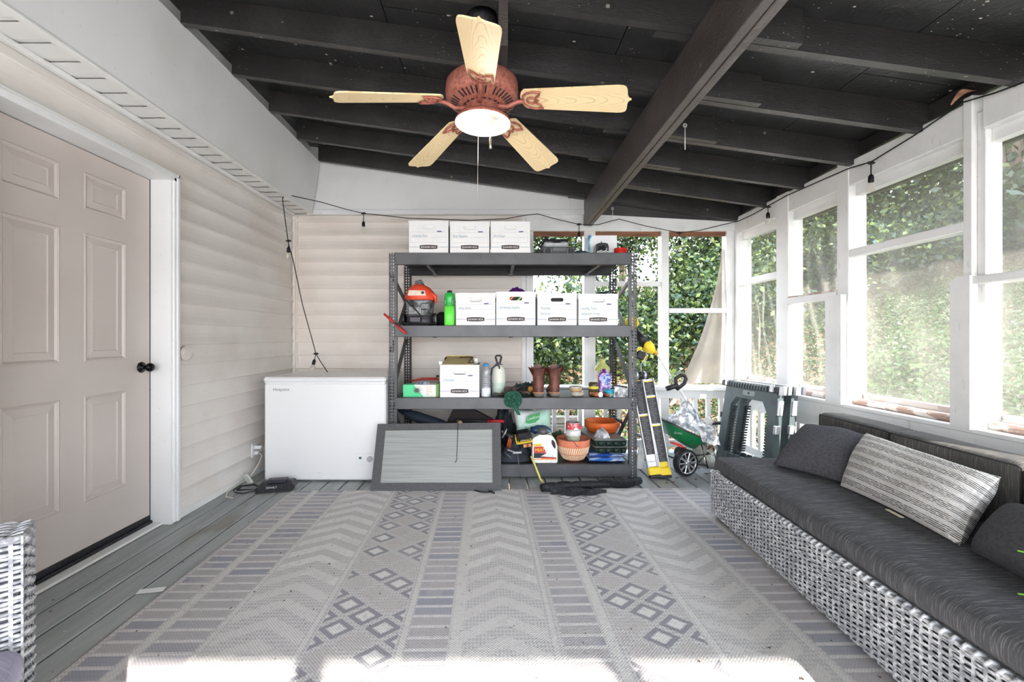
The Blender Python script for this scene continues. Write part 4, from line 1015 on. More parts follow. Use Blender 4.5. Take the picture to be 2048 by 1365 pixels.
v.part('front_plate', MB().prism([(cx - .085, zb + .245), (cx + .06, zb + .245), (cx + .05, zb + .285), (cx - .075, zb + .288)], Yv - .103, Yv - .088), M('cream_label', rgb(230, 214, 196), .5), label='cream front plate')
v.part('dial', MB().tube([(cx + .035, Yv - .102, zb + .268), (cx + .035, Yv - .109, zb + .268)], .012, 14), mPlK)
v.part('carry_handle', MB().tube([(cx - .03, Yv, zb + .33), (cx - .028, Yv - .01, zb + .362), (cx + .0, Yv - .01, zb + .370), (cx + .025, Yv, zb + .335)], [.016, .018, .017, .012], 10), mPlG)
v.part('side_latch', MB().tube([(cx + .095, Yv - .06, zb + .27), (cx + .13, Yv - .05, zb + .24), (cx + .132, Yv - .05, zb + .19)], [.016, .017, .010], 8), mOrg)
for s_, mt in ((-1, mPlG), (1, mSil)):
    w_ = v.part('wheel', MB().tube([(cx + s_ * .112, Yv - .05, zb + .055), (cx + s_ * .134, Yv - .05, zb + .055)], .052, 26), mPlK)
    v.part('hub', MB().tube([(cx + s_ * .112, Yv - .06, zb + .058), (cx + s_ * .138, Yv - .06, zb + .058)], [.036, .034], 20), mt, w_)
cb = MB(); cb.tube([(cx - .115, Yv - .10, zb + .225), (cx - .07, Yv - .112, zb + .18), (cx - .02, Yv - .115, zb + .13), (cx + .025, Yv - .114, zb + .08), (cx + .03, Yv - .12, zb + .03), (cx + .0, Yv - .125, zb + .012)], .0045, 6)
for k in range(4): cb.tube([(cx + .10 * cos(q) * (1 + .15 * k) + .004 * k - .02, Yv - .112 - .01 * (k % 2) + .008 * sin(q), zb + .009 + .008 * abs(sin(q * .5 + k)) + .003 * k) for q in [2 * pi * i / 16 for i in range(16)]], .0042, 5, closed=True)
v.part('power_cord', cb, mCord)
mBag = M('black_mesh_bag', rgb(26, 26, 28), .8)
single('mesh_bag', MB().blob((X(884, 3.66), 3.68, D2 + .062), (.062, .06, .066), .06, 2, 5, flat=D2 + .0006), mBag, 'black rounded bag tucked behind the green bottle', 'bag', (X(884, 3.68), 3.68, D2))
# green bottle
xb, ybt = X(899, 3.47), 3.475; gl = Thing('squeeze_bottle', 'tall bright green bottle with a black cap on the second shelf', 'bottle', (xb, ybt, D2))
mLime = M('lime_liquid_plastic', rgb(108, 240, 84), .3, c2=rgb(124, 250, 96), sc=3); mGrn = M('translucent_green_plastic', rgb(44, 178, 72), .25, c2=rgb(56, 190, 84), sc=4)
q = [(.038, .0), (.0425, .006), (.0425, .155)]
gl.part('lower_body', MB().ring([ell(xb, ybt, r_, r_ * .9, D2 + z_, 20, .75) for r_, z_ in [(.036, .0005), (.0425, .008), (.0430, .08), (.0425, .160)]]), mLime)
gl.part('upper_body', MB().ring([ell(xb, ybt, r_, r_ * .9, D2 + z_, 20, .75) for r_, z_ in [(.0425, .160), (.040, .170), (.040, .215), (.0415, .23), (.038, .256), (.022, .268), (.020, .272)]]), mGrn)
gl.part('grip_groove', MB().box(xb - .041, xb - .020, ybt - .037, ybt - .01, D2 + .165, D2 + .218, c=.006).box(xb + .018, xb + .041, ybt - .037, ybt - .01, D2 + .165, D2 + .218, c=.006), M('deep_green_plastic', rgb(38, 140, 66), .3))
gl.part('cap', MB().tube([(xb, ybt, D2 + .270), (xb, ybt, D2 + .286)], .020, 18), mPlK)
def crumple(name, label, cat, c, hx, hy, hz, mat, seed, zb_, fr=9, nu=26, nv=20, edge=.5, group=None):
    c = Vector(c)
    def fn(u, v_):
        a, r_ = 2 * pi * u, v_
        n_ = mnoise.noise(Vector((cos(a) * r_ * fr * .35 + seed, sin(a) * r_ * fr * .35, seed * 2.3))); n2 = abs(mnoise.noise(Vector((cos(a) * r_ * fr, sin(a) * r_ * fr, seed))))
        k = (1 - r_ ** 2.2); rad = r_ * (1 + .22 * mnoise.noise(Vector((cos(a) * 1.6, sin(a) * 1.6, seed))))
        return (c.x + cos(a) * hx * rad, c.y + sin(a) * hy * rad, max(zb_ + .0008, zb_ + hz * k * (1 + .5 * n_) + hz * .8 * n2 * (.3 + k) * (1 if r_ < .97 else 0)))
    return single(name, MB().grid(fn, nu * 2, nv), mat, label, cat, (c.x, c.y, zb_), group)
crumple('folded_cloth', 'crumpled purple cloth on the box lid', 'cloth', (X(1034, 3.55), 3.60, 0), .088, .12, .034, M('purple_cloth', rgb(112, 40, 150), .6, c2=rgb(74, 22, 108), sc=12), 3, D2 + .275, nu=20)
crumple('folded_cloth', 'crumpled navy cloth on the end box lid', 'cloth', (X(1212, 3.56), 3.62, 0), .095, .12, .022, M('navy_cloth', rgb(38, 56, 92), .5, c2=rgb(96, 120, 150), sc=14), 8, D2 + .258, nu=20)
# red long-nosed pliers resting over the beam end
pl = Thing('nose_pliers', 'red handled pliers hanging across the second shelf at the freezer end', 'pliers', (X(790, 3.38), 3.38, D2))
pl.part('handle', MB().tube([P(768, 628, 3.385), P(778, 637, 3.38), P(788, 646, 3.38)], [.008, .010, .008], 8), mRed)
pl.part('handle', MB().tube([P(793, 650, 3.38), P(803, 660, 3.37), P(812, 668, 3.372)], [.008, .011, .008], 8), mRed)
pl.part('pivot', MB().tube([P(786, 645, 3.385), P(795, 651, 3.385)], [.006, .006], 8).tube([P(792, 648, 3.39), P(804, 647, 3.42), P(818, 647, 3.44)], .003, 6), mPlK)
# ---- third shelf
a, b = px(806, 872, 3.47)
gb = Thing('glove_carton', 'green and white glove carton with a grey splash print', 'carton', ((a + b) / 2, 3.5, D3))
mGc = Mat('green_white_carton', rgb(60, 200, 130), .6); p = mGc.coord(); x, y, z = mGc.xyz(p); mGc.color(mGc.mix((x + z * .8).gt(.035), rgb(92, 214, 150), rgb(232, 236, 228))); mGc = mGc.m
gb.part('carton', MB().box(a, b, 3.47, 3.60, D3, D3 + .100, c=.002), [mGc])
gb.part('side_panel', box(b + .0004, b + .024, 3.475, 3.74, D3, D3 + .105, c=.002), M('olive_green_card', rgb(120, 170, 90), .7))
spl = MB(); cxs, czs = (a + b) / 2 - .02, D3 + .055; pts_ = []
for k in range(36):
    r_ = (.048 if k % 3 == 0 else .020) * (1 + .3 * sin(k * 2.3)); an = 2 * pi * k / 36; pts_.append((cxs + r_ * cos(an), min(D3 + .098, czs + .8 * r_ * sin(an))))
spl.add([(x_, 3.4692, z_) for x_, z_ in pts_] + [(cxs, 3.4690, czs)], [(i, (i + 1) % 36, 36) for i in range(36)]); gb.part('splash_print', spl, M('grey_print', rgb(92, 98, 96), .8))
tx = MB()
for q, s_ in enumerate(('GLOVES', 'BLACK', 'NITRILE', '100')): tx.text(s_, .0145, (b - .078, 3.4690, D3 + .078 - .020 * q), squash=.9)
gb.part('lettering', tx, M('orange_print', rgb(226, 150, 110), .8))
gt = Thing('grabber_tongs', 'red tongs lying across the glove carton', 'tongs', ((a + b) / 2, 3.5, D3 + .1))
gt.part('arm', MB().tube([P(820, 762, 3.50), P(845, 757, 3.51), P(876, 757, 3.52)], [.004, .006, .006], 6), M('dark_red_plastic', rgb(150, 40, 34), .5))
gt.part('arm', MB().tube([P(818, 763, 3.56), P(845, 760, 3.56), P(878, 760, 3.56)], [.003, .005, .006], 6), M('dark_red_plastic', rgb(150, 40, 34), .5))
gt.part('grip', MB().blob(P(875, 753, 3.54), (.014, .014, .010), .1, 2, 1), mPlK)
crumple('wrapper_pile', 'blue and white wrappers heaped on the glove carton', 'wrappers', (X(847, 3.5), 3.53, 0), .06, .05, .012, M('blue_white_wrapper', rgb(86, 130, 190), .4, c2=rgb(222, 228, 232), sc=60, lo=.45, hi=.55), 5, D3 + .1012)
# tray on the open box
ty = RY0 + .03; z0_ = D3 + .264
tr_ = Thing('tan_tray', 'tan plastic tray lying on the open archive box', 'tray', (X(920, 3.5), 3.5, z0_))
a, b = X(886, ty), X(944, ty)
tr_.part('tray', MB().add([(a, ty, z0_), (b + .012, ty, z0_), (b - .0, ty + .22, z0_ + .055), (a + .0, ty + .22, z0_ + .055), (a, ty, z0_ + .003), (b + .012, ty, z0_ + .003), (b, ty + .22, z0_ + .058), (a, ty + .22, z0_ + .058)], [(0, 1, 2, 3), (7, 6, 5, 4), (0, 4, 5, 1), (1, 5, 6, 2), (2, 6, 7, 3), (3, 7, 4, 0)]).box(a, b, ty + .215, ty + .225, z0_ + .05, z0_ + .066), M('tan_plastic', rgb(204, 186, 140), .6, c2=rgb(190, 170, 122), sc=8))
tr_.part('rubber_tie', MB().tube([(a + .004, ty + .16, z0_ + .05), (a + .010, ty + .10, z0_ + .048), (a + .002, ty + .09, z0_ + .036), (a + .014, ty + .12, z0_ + .046)], .004, 6).tube([(b - .11, ty + .15, z0_ + .049), (b - .03, ty + .17, z0_ + .052), (b - .0, ty + .15, z0_ + .05), (b - .02, ty + .06, z0_ + .03), (b - .03, ty + .02, z0_ + .012), (b + .01, ty + .02, z0_ + .010), (b + .005, ty + .1, z0_ + .03)], .0032, 6), mCord)
single('cup', MB().tube([(b + .028, ty + .10, z0_ + .004), (b + .026, ty + .10, z0_ + .046)], [.016, .019], 16), mWPl, 'small white cup beside the tan tray on the open box', 'cup', (b + .028, ty + .1, z0_))
single('paper_flap', MB().box(X(877, ty) , X(884, ty), ty + .02, ty + .10, D3 + .2625, D3 + .290, c=.002), mCard, 'folded white card tab sticking up at the corner of the open box', 'card', (X(880, ty), ty, D3 + .26))
# silver bottle
xb, yt = X(972, 3.50), 3.50; sb = Thing('coolant_bottle', 'ribbed silver bottle with a blue cap and white label', 'bottle', (xb, yt, D3))
prof = [(.033, .0005), (.037, .006), (.037, .075)]
for k in range(6): prof += [(.0375, .078 + .017 * k), (.0375, .088 + .017 * k), (.0335, .0905 + .017 * k), (.0335, .0925 + .017 * k)]
prof += [(.036, .185), (.034, .205), (.024, .232), (.018, .243), (.018, .248)]
sb.part('body', MB().lathe([(r_, D3 + z_) for r_, z_ in prof], (xb, yt, 0), 24), mSil)
sb.part('cap', MB().lathe([(.018, D3 + .244), (.0225, D3 + .246), (.0225, D3 + .262), (.017, D3 + .270), (0, D3 + .271)], (xb, yt, 0), 20), M('blue_cap', rgb(70, 140, 196), .4))
sb.part('label', MB().lathe([(.0378, D3 + .006), (.0378, D3 + .074)], (xb, yt, 0), 24), M('white_blue_label', rgb(226, 230, 238), .5, c2=rgb(70, 110, 180), sc=26, lo=.6, hi=.64))
# pump sprayer
xb, yt = X(997, 3.60), 3.60; ps_ = Thing('pump_sprayer', 'cloudy white pump sprayer with a black handle', 'sprayer', (xb, yt, D3))
mCloud = M('cloudy_polythene', rgb(216, 218, 206), .35, c2=rgb(204, 208, 196), sc=5)
ps_.part('tank', MB().lathe([(.050, D3 + .0005), (.054, D3 + .01), (.0585, D3 + .10), (.0590, D3 + .17), (.053, D3 + .21), (.036, D3 + .242), (.020, D3 + .256)], (xb, yt, 0), 26), mCloud)
ps_.part('liquid', MB().lathe([(.0550, D3 + .008), (.0593, D3 + .10), (.0595, D3 + .108)], (xb, yt, 0), 26), M('pale_green_liquid', rgb(186, 204, 190), .3))
ps_.part('collar', MB().lathe([(.035, D3 + .252), (.036, D3 + .256), (.012, D3 + .262), (.010, D3 + .275)], (xb, yt, 0), 20), mPlG)
ph = MB(); ph.tube([(xb - .012, yt, D3 + .268), (xb - .017, yt, D3 + .29), (xb - .024, yt, D3 + .315), (xb - .016, yt, D3 + .328), (xb + .016, yt, D3 + .328), (xb + .024, yt, D3 + .315), (xb + .017, yt, D3 + .29), (xb + .012, yt, D3 + .268)], .0085, 8, closed=True); ps_.part('pump_handle', ph, mPlK)
ps_.part('hose', MB().tube([(xb + .008, yt - .05, D3 + .222), (xb + .004, yt - .055, D3 + .245), (xb - .02, yt - .05, D3 + .252), (xb - .055, yt - .05, D3 + .225), (xb - .066, yt - .05, D3 + .15), (xb - .062, yt - .05, D3 + .06), (xb - .058, yt - .05, D3 + .01)], .0055, 7), mPlK)
# gloves heap
mGlv = M('dark_work_glove', rgb(66, 60, 58), .8, c2=rgb(98, 84, 74), sc=22); mGlvG = M('dark_green_grey_cloth', rgb(52, 64, 62), .8, c2=rgb(36, 42, 44), sc=12)
def glove(label, c, ang, mat, seed, sc=1, lift=0):
    t_ = Thing('work_glove', label, 'glove', (c[0], c[1], c[2]), 'work gloves heaped by the boots'); rd = random.Random(seed)
    T_ = Matrix.Translation(c) @ Matrix.Rotation(ang, 4, 'Z') @ Matrix.Scale(sc, 4)
    b_ = MB(); b_.T = T_; b_.blob((0, 0, .018), (.055, .042, .017), .12, 2.5, seed); b_.tube([(-.05, 0, .018), (-.10, .005, .020)], [.030, .036], 10); t_.part('palm', b_, mat)
    for k in range(4):
        b_ = MB(); b_.T = T_; y_ = -.033 + .022 * k; L_ = (.055, .066, .07, .058)[k]; z2 = rd.uniform(-.008, .018)
        b_.tube([(.038, y_, .018), (.038 + L_ * .5, y_ * 1.2, .024), (.038 + L_, y_ * 1.3, max(.011, .016 + z2))], [.0115, .0108, .009], 8); t_.part('finger', b_, mat)
    b_ = MB(); b_.T = T_; b_.tube([(-.01, .03, .02), (.02, .062, .022), (.045, .075, .016)], [.014, .012, .0095], 8); t_.part('thumb', b_, mat); return t_
glove('brown black work glove with its fingers curling over the beam', Vector((X(1040, 3.50), 3.53, D3 + .016)), radians(-38), mGlv, 2, .8)
glove('brown black work glove lying nearest the pump sprayer', Vector((X(1008, 3.5), 3.50, D3 + .004)), radians(215), mGlv, 5, .85)
glove('brown black work glove on top of the glove heap', Vector((X(1024, 3.5), 3.56, D3 + .040)), radians(60), mGlv, 7, .8)
crumple('garden_bag', 'dark green cloth bag behind the work gloves', 'bag', (X(1050, 3.7), 3.73, 0), .17, .10, .060, mGlvG, 6, D3, fr=6)
single('twine_ball', MB().blob((X(1061, 3.62), 3.60, D3 + .050), .026, .05, 5, 2), M('mustard_twine', rgb(196, 142, 64), .8), 'mustard yellow ball showing beside the first boot', 'ball', (X(1061, 3.6), 3.6, D3 + .02))
# green netting roll hanging over the beam
mNet = M('green_netting', rgb(26, 88, 68), .6, c2=rgb(84, 160, 132), sc=60, lo=.56, hi=.7)
nt_ = Thing('netting_roll', 'rolled green garden netting hanging over the third shelf beam', 'netting', (X(1025, 3.39), 3.385, .6))
nc = P(1026, 800, 3.385); rolls = MB()
for k in range(5): rolls.tube([(nc.x + (.068 - .012 * k) * cos(q) * 1.0, nc.y + .004 * sin(q * 2 + k), nc.z + (.066 - .012 * k) * sin(q) + .004 * sin(3 * q + k)) for q in [2 * pi * i / 22 for i in range(22)]], .0042, 6, closed=True)
nt_.part('roll', rolls, mNet)
tw = MB(); tw.tube([(nc.x + .01 * sin(i), nc.y - .008, nc.z + .05 - .011 * i) for i in range(10)], .005, 5).tube([(nc.x - .05 + .011 * i, nc.y - .009, nc.z + .02 * sin(i * 1.3)) for i in range(10)], .004, 5); nt_.part('twisted_strands', tw, mNet)
nt_.part('tail', MB().grid(lambda u, v_: (nc.x - .01 + .045 * u * (1 - .5 * v_) + .045 * v_ + .003 * sin(u * 14), nc.y - .004 + .004 * sin(u * 9 + v_ * 4), nc.z - .045 - .075 * v_), 10, 8), mNet)
nt_.part('backing', MB().tube([(nc.x, nc.y + .006, nc.z), (nc.x, nc.y + .012, nc.z)], .064, 20), M('dark_green_core', rgb(18, 52, 42), .8))
# boots seen from behind
mLea = M('worn_brown_leather', rgb(112, 62, 46), .5, c2=rgb(74, 42, 34), sc=16, lo=.35, hi=.65, bump=.001, spec=.5); mSoleB = M('grey_rubber_sole', rgb(120, 112, 100), .7, c2=rgb(96, 90, 82), sc=30); mWelt = M('tan_welt', rgb(196, 142, 112), .6)
def boot(label, cx_, yy, lean, mir):
    t_ = Thing('work_boot', label, 'boot', (cx_, yy, D3), 'pair of brown leather boots'); n = 20
    def er(c, rx, ry, notch=0, z2=0):
        o = []; rx *= 1.2
        for k in range(n):
            a_ = 2 * pi * k / n; o.append((c[0] + rx * cos(a_), c[1] + ry * sin(a_), c[2] + notch * (abs(cos(a_)) ** 3)))
        return o
    b_ = MB(); lx = lean
    b_.ring([er((cx_, yy + .045, D3 + .038), .036, .045), er((cx_, yy + .045, D3 + .075), .037, .046), er((cx_ + lx * .3, yy + .048, D3 + .11), .036, .044), er((cx_ + lx * .6, yy + .05, D3 + .15), .037, .044),
             er((cx_ + lx * .8, yy + .05, D3 + .19), .042, .048), er((cx_ + lx, yy + .05, D3 + .222), .047, .052, .012), er((cx_ + lx, yy + .05, D3 + .226), .050, .054, .022), er((cx_ + lx, yy + .05, D3 + .224), .045, .050, .022), er((cx_ + lx, yy + .05, D3 + .15), .036, .042)], cap=False)
    t_.part('shaft', b_, mLea)
    b_ = MB()
    def fr(y_, w_, h_): return [(cx_ + w_ * cos(2 * pi * k / n), y_, D3 + .03 + max(0, h_ * sin(2 * pi * k / n)) + (0 if sin(2 * pi * k / n) >= 0 else -.004)) for k in range(n)]
    b_.ring([fr(yy + .03, .032, .06), fr(yy + .09, .038, .085), fr(yy + .15, .043, .065), fr(yy + .21, .046, .052), fr(yy + .26, .036, .036), fr(yy + .275, .012, .012)]); t_.part('vamp', b_, mLea)
    t_.part('heel', MB().ring([er((cx_, yy + .042, D3 + .0006), .031, .040), er((cx_, yy + .042, D3 + .030), .036, .045)]), mSoleB)
    t_.part('welt', MB().ring([er((cx_, yy + .045, D3 + .030), .040, .050), er((cx_, yy + .045, D3 + .038), .039, .049)]), mWelt)
    t_.part('sole', MB().box(cx_ - .040, cx_ + .040, yy + .09, yy + .27, D3 + .0006, D3 + .028, c=.012), mSoleB)
    tg = MB(); tg.prism([(cx_ + lx - .036, D3 + .16), (cx_ + lx + .036, D3 + .16), (cx_ + lx + .038, D3 + .235), (cx_ + lx + .030, D3 + .252), (cx_ + lx + .012, D3 + .260), (cx_ + lx - .012, D3 + .260), (cx_ + lx - .030, D3 + .252), (cx_ + lx - .038, D3 + .235)], yy + .085, yy + .096); t_.part('tongue', tg, mLea)
    for s_ in (-1, 1): t_.part('top_flap', MB().add([(cx_ + lx + s_ * .048, yy + .02, D3 + .200), (cx_ + lx + s_ * .088, yy + .040, D3 + .240), (cx_ + lx + s_ * .050, yy + .08, D3 + .228), (cx_ + lx + s_ * .044, yy + .05, D3 + .16), (cx_ + lx + s_ * .084, yy + .05, D3 + .236)], [(0, 1, 2), (0, 3, 4, 1), (3, 2, 1, 4)]), mLea)
    t_.part('pull_loop', MB().box(cx_ + lx - .012, cx_ + lx - .006, yy - .004, yy + .003, D3 + .17, D3 + .225, c=.002).box(cx_ + lx + .006, cx_ + lx + .012, yy - .004, yy + .003, D3 + .17, D3 + .225, c=.002), mLea)
    t_.part('laces', MB().tube([(cx_ + mir * .040, yy + .07, D3 + .18), (cx_ + mir * .052, yy + .06, D3 + .165), (cx_ + mir * .044, yy + .075, D3 + .13), (cx_ + mir * .052, yy + .07, D3 + .10), (cx_ + mir * .042, yy + .08, D3 + .08)], .0035, 6), mCord); return t_
boot('brown leather work boot nearer the glove heap, seen from its heel', X(1078, 3.47), 3.47, .0, 1)
boot('brown leather work boot nearer the round jars, seen from its heel', X(1110, 3.47), 3.47, .004, 1)
# round stacked jars
xb, yt = X(1153, 3.52), 3.52
mAmb = M('amber_tinted_lid', rgb(206, 170, 126), .3, c2=rgb(190, 150, 104), sc=6); mGls = M('cloudy_glass', rgb(196, 190, 176), .2, c2=rgb(160, 156, 146), sc=14)
t = Thing('round_jar', 'squat cloudy glass jar at the bottom of the two round jars', 'jar', (xb, yt, D3)); t.part('bowl', MB().lathe([(.035, D3 + .0005), (.052, D3 + .010), (.054, D3 + .022), (.046, D3 + .034), (.044, D3 + .037)], (xb + .008, yt, 0), 26, cap=True), mGls)
t.part('rim', MB().lathe([(.047, D3 + .033), (.049, D3 + .037), (.047, D3 + .041)], (xb + .008, yt, 0), 26, cap=True), mGls)
t = Thing('round_jar', 'amber lidded round jar stacked on the squat cloudy jar', 'jar', (xb, yt, D3 + .041)); t.part('bowl', MB().lathe([(.040, D3 + .0415), (.050, D3 + .050), (.050, D3 + .064)], (xb - .006, yt, 0), 26, cap=True), mAmb)
t.part('lid', MB().lathe([(.051, D3 + .0645), (.055, D3 + .068), (.053, D3 + .078), (.048, D3 + .083)], (xb - .006, yt, 0), 26, cap=True), mGls)
xb, yt = X(1187, 3.56), 3.56
t = Thing('glass_jar', 'dark glass jar with a yellow label and wide open mouth', 'jar', (xb, yt, D3)); t.part('glass', MB().lathe([(.036, D3 + .0005), (.040, D3 + .008), (.040, D3 + .085), (.040, D3 + .108), (.038, D3 + .108), (.037, D3 + .09)], (xb, yt, 0), 26), M('brown_glass', rgb(84, 72, 50), .15, c2=rgb(60, 52, 38), sc=4))
t.part('label', MB().lathe([(.0408, D3 + .058), (.0408, D3 + .080)], (xb, yt, 0), 26), M('yellow_label', rgb(214, 196, 70), .6, c2=rgb(60, 60, 40), sc=50, lo=.62, hi=.66)); t.part('contents', MB().lathe([(.037, D3 + .086), (0, D3 + .098)], (xb, yt, 0), 20), mGls)
# big clear jug with amber top behind, purple bottle in front
xb, yt = X(1204, 3.78), 3.78
mJug = film('olive_clear_plastic', rgb(196, 204, 130), .30); t = Thing('clear_jug', 'large clear olive tinted bottle behind the purple bottle', 'bottle', (xb, yt, D3))
t.part('body', MB().lathe([(.060, D3 + .0005), (.068, D3 + .01), (.070, D3 + .19), (.066, D3 + .21)], (xb, yt, 0), 24), film('clear_olive_body', rgb(206, 212, 180), .16))
t.part('shoulder', MB().lathe([(.070, D3 + .195), (.066, D3 + .215), (.040, D3 + .245), (.028, D3 + .256), (.027, D3 + .275), (.030, D3 + .278), (.030, D3 + .290)], (xb, yt, 0), 24), M('olive_plastic', rgb(186, 190, 116), .3))
xb, yt = X(1209, 3.60), 3.60; t = Thing('bubble_bottle', 'clear bottle of violet bubble solution with a purple cap and round label', 'bottle', (xb, yt, D3))
mVio = M('violet_swirl_label', rgb(206, 196, 232), .3, c2=rgb(128, 84, 170), sc=34, lo=.48, hi=.56)
t.part('body', MB().ring([ell(xb, yt, .048, .03, D3 + .0005, 24), ell(xb, yt, .055, .034, D3 + .01, 24), ell(xb, yt, .053, .033, D3 + .10, 24), ell(xb, yt, .057, .034, D3 + .15, 24), ell(xb, yt, .050, .03, D3 + .178, 24), ell(xb, yt, .020, .02, D3 + .190, 24)]), mVio)
t.part('label', MB().tube([(xb + .006, yt - .034, D3 + .135), (xb + .006, yt - .0365, D3 + .135)], .040, 26), M('pale_blue_label', rgb(176, 196, 230), .4, c2=rgb(70, 90, 170), sc=40, lo=.5, hi=.54))
t.part('cap', MB().lathe([(.028, D3 + .186), (.026, D3 + .192), (.014, D3 + .194), (.0145, D3 + .218), (0, D3 + .218)], (xb - .004, yt, 0), 18), M('purple_cap', rgb(128, 40, 150), .4))
xb, yt = X(1219, 3.53), 3.53; t = Thing('putty_tub', 'round tub with a turquoise lid beside the dark glass jar', 'tub', (xb, yt, D3)); t.part('tub', MB().lathe([(.036, D3 + .0005), (.040, D3 + .004), (.042, D3 + .028)], (xb, yt, 0), 24, cap=True), M('clear_turquoise', rgb(150, 206, 190), .3)); t.part('lid', MB().lathe([(.043, D3 + .028), (.045, D3 + .034), (.043, D3 + .052), (.036, D3 + .056)], (xb, yt, 0), 24, cap=True), M('turquoise_lid', rgb(40, 168, 200), .35))
t = Thing('caulk_tube', 'copper coloured tube with a white round end lying on the third shelf', 'tube', (X(1203, 3.45), 3.46, D3)); c0 = Vector((X(1201, 3.44), 3.445, D3 + .0235)); t.part('tube', MB().tube([c0 + Vector((-.06, .08, -.006)), c0], [.016, .020], 18), M('copper_foil_tube', rgb(190, 122, 84), .4, .3)); t.part('end_cap', MB().tube([c0, c0 + Vector((.002, -.004, 0))], [.0215, .0225], 22), mWPl)
t = Thing('paint_tube', 'small reddish brown tube with a chrome nozzle lying on the third shelf', 'tube', (X(1218, 3.45), 3.47, D3)); c0 = Vector((X(1219, 3.44), 3.45, D3 + .0135)); t.part('tube', MB().tube([c0 + Vector((-.03, .05, .004)), c0], [.013, .012], 14), M('red_brown_tube', rgb(150, 80, 60), .5)); t.part('nozzle', MB().tube([c0, c0 + Vector((.006, -.012, 0))], [.011, .007], 14), M('chrome', rgb(220, 220, 222), .15, .9))
t = Thing('zip_bag', 'clear zip bag of hardware with a black top standing near the post', 'bag', (X(1241, 3.47), 3.47, D3)); xa, xb = px(1228, 1250, 3.46)
t.part('bag', MB().grid(lambda u, v_: (xa + (xb - xa) * u + .01 * v_, 3.462 + .012 * sin(u * 8) * sin(v_ * 5), D3 + .001 + .085 * v_ - .012 * v_ * u), 14, 12).grid(lambda u, v_: (xa + (xb - xa) * u + .01 * v_, 3.480 - .010 * sin(u * 7) * sin(v_ * 5), D3 + .001 + .085 * v_ - .012 * v_ * u), 14, 12), film('bag_film', rgb(214, 220, 222), .5))
t.part('top_seal', MB().bar((xa - .004, 3.470, D3 + .098), (xb + .020, 3.470, D3 + .080), .012, .014, (0, 0, 1)), mPlK); t.part('hardware', MB().blob(((xa + xb) / 2, 3.472, D3 + .028), (.035, .007, .026), .3, 4, 3), mPlG)
# ---- bottom shelf
xa = P(800, 823, 3.60)
t = Thing('patio_umbrella', 'rolled navy umbrella lying slanted along the bottom shelf', 'umbrella', (X(870, 3.65), 3.65, .3)); t.part('canopy_roll', MB().tube([P(800, 822, 3.70), P(830, 833, 3.66), P(880, 852, 3.60), P(960, 885, 3.56)], [.018, .045, .055, .03], 12), M('navy_canvas', rgb(44, 52, 66), .6, c2=rgb(32, 38, 50), sc=6)); t.part('tip', MB().tube([P(786, 817, 3.72), P(802, 823, 3.70)], [.006, .014], 8), mPlK)
a, b = px(892, 962, 3.75)
single('red_crate', MB().prism([(a, D4), (X(986, 3.8), D4), (X(986, 3.8), .40), (X(914, 3.8), .56), (X(896, 3.8), .40), (a, .34)], 3.78, 3.84).box(a, b, 3.785, 3.835, D4, .3), M('dark_crate', rgb(44, 36, 38), .7), 'dark pointed crate with a red edge at the back of the bottom shelf', 'crate', (a, 3.8, D4))
t = Thing('garden_lopper', 'long black and red handled lopper lying above the leaning screen', 'lopper', (X(960, 3.55), 3.55, .46))
t.part('shaft', MB().tube([P(912, 842, 3.52), P(990, 843, 3.52)], .011, 8), mPlK); t.part('grip', MB().tube([P(974, 843, 3.52), P(1008, 843, 3.52)], .0145, 10), M('crimson_grip', rgb(176, 28, 44), .5)); t.part('joint', MB().blob(P(916, 843, 3.51), (.03, .02, .02), .1, 2, 3), mPlK); t.part('wood_knob', MB().blob(P(920, 846, 3.47), (.020, .018, .016), .05, 2, 4), M('wood_knob', rgb(206, 160, 110), .6))
# heap of tools and bags
mDk = M('dark_blue_grey_cloth', rgb(52, 56, 66), .8, c2=rgb(36, 38, 46), sc=10)
crumple('duffel_bag', 'dark blue grey cloth bag slumped at the bottom behind the leaning screen', 'bag', (X(1028, 3.55), 3.60, 0), .17, .12, .12, mDk, 11, D4, fr=6)
crumple('jacket', 'dark folded jacket stuffed above the blue grey bag', 'jacket', (X(1012, 3.7), 3.82, 0), .16, .12, .26, M('black_teal_cloth', rgb(34, 42, 46), .8, c2=rgb(22, 24, 28), sc=9), 12, D4, fr=5)
t = Thing('power_drill', 'black and orange drill lying in the heap of tools', 'drill', (X(1020, 3.5), 3.5, .28)); t.part('body', MB().tube([P(1007, 866, 3.5), P(1030, 878, 3.48)], [.022, .026], 12), mPlK); t.part('grip', MB().tube([P(1022, 872, 3.48), P(1018, 896, 3.48)], [.016, .018], 10), M('dark_orange_plastic', rgb(150, 72, 40), .5)); t.part('chuck', MB().tube([P(1003, 862, 3.5), P(1008, 867, 3.5)], [.010, .018], 10), mPlG)
t = Thing('clamp', 'grey bar clamp with a long rod standing among the tools', 'clamp', (X(1036, 3.43), 3.43, .1)); t.part('rod', MB().tube([P(1035, 905, 3.42), P(1038, 935, 3.40), P(1044, 958, 3.38)], .0035, 6), mPlG); t.part('jaw', MB().bar(P(1015, 900, 3.43), P(1034, 906, 3.42), .012, .008).bar(P(1026, 906, 3.42), P(1043, 905, 3.42), .016, .014), mSil); t.part('tip', MB().tube([P(1043, 955, 3.385), P(1044, 958, 3.38)], .006, 8), mPlG)
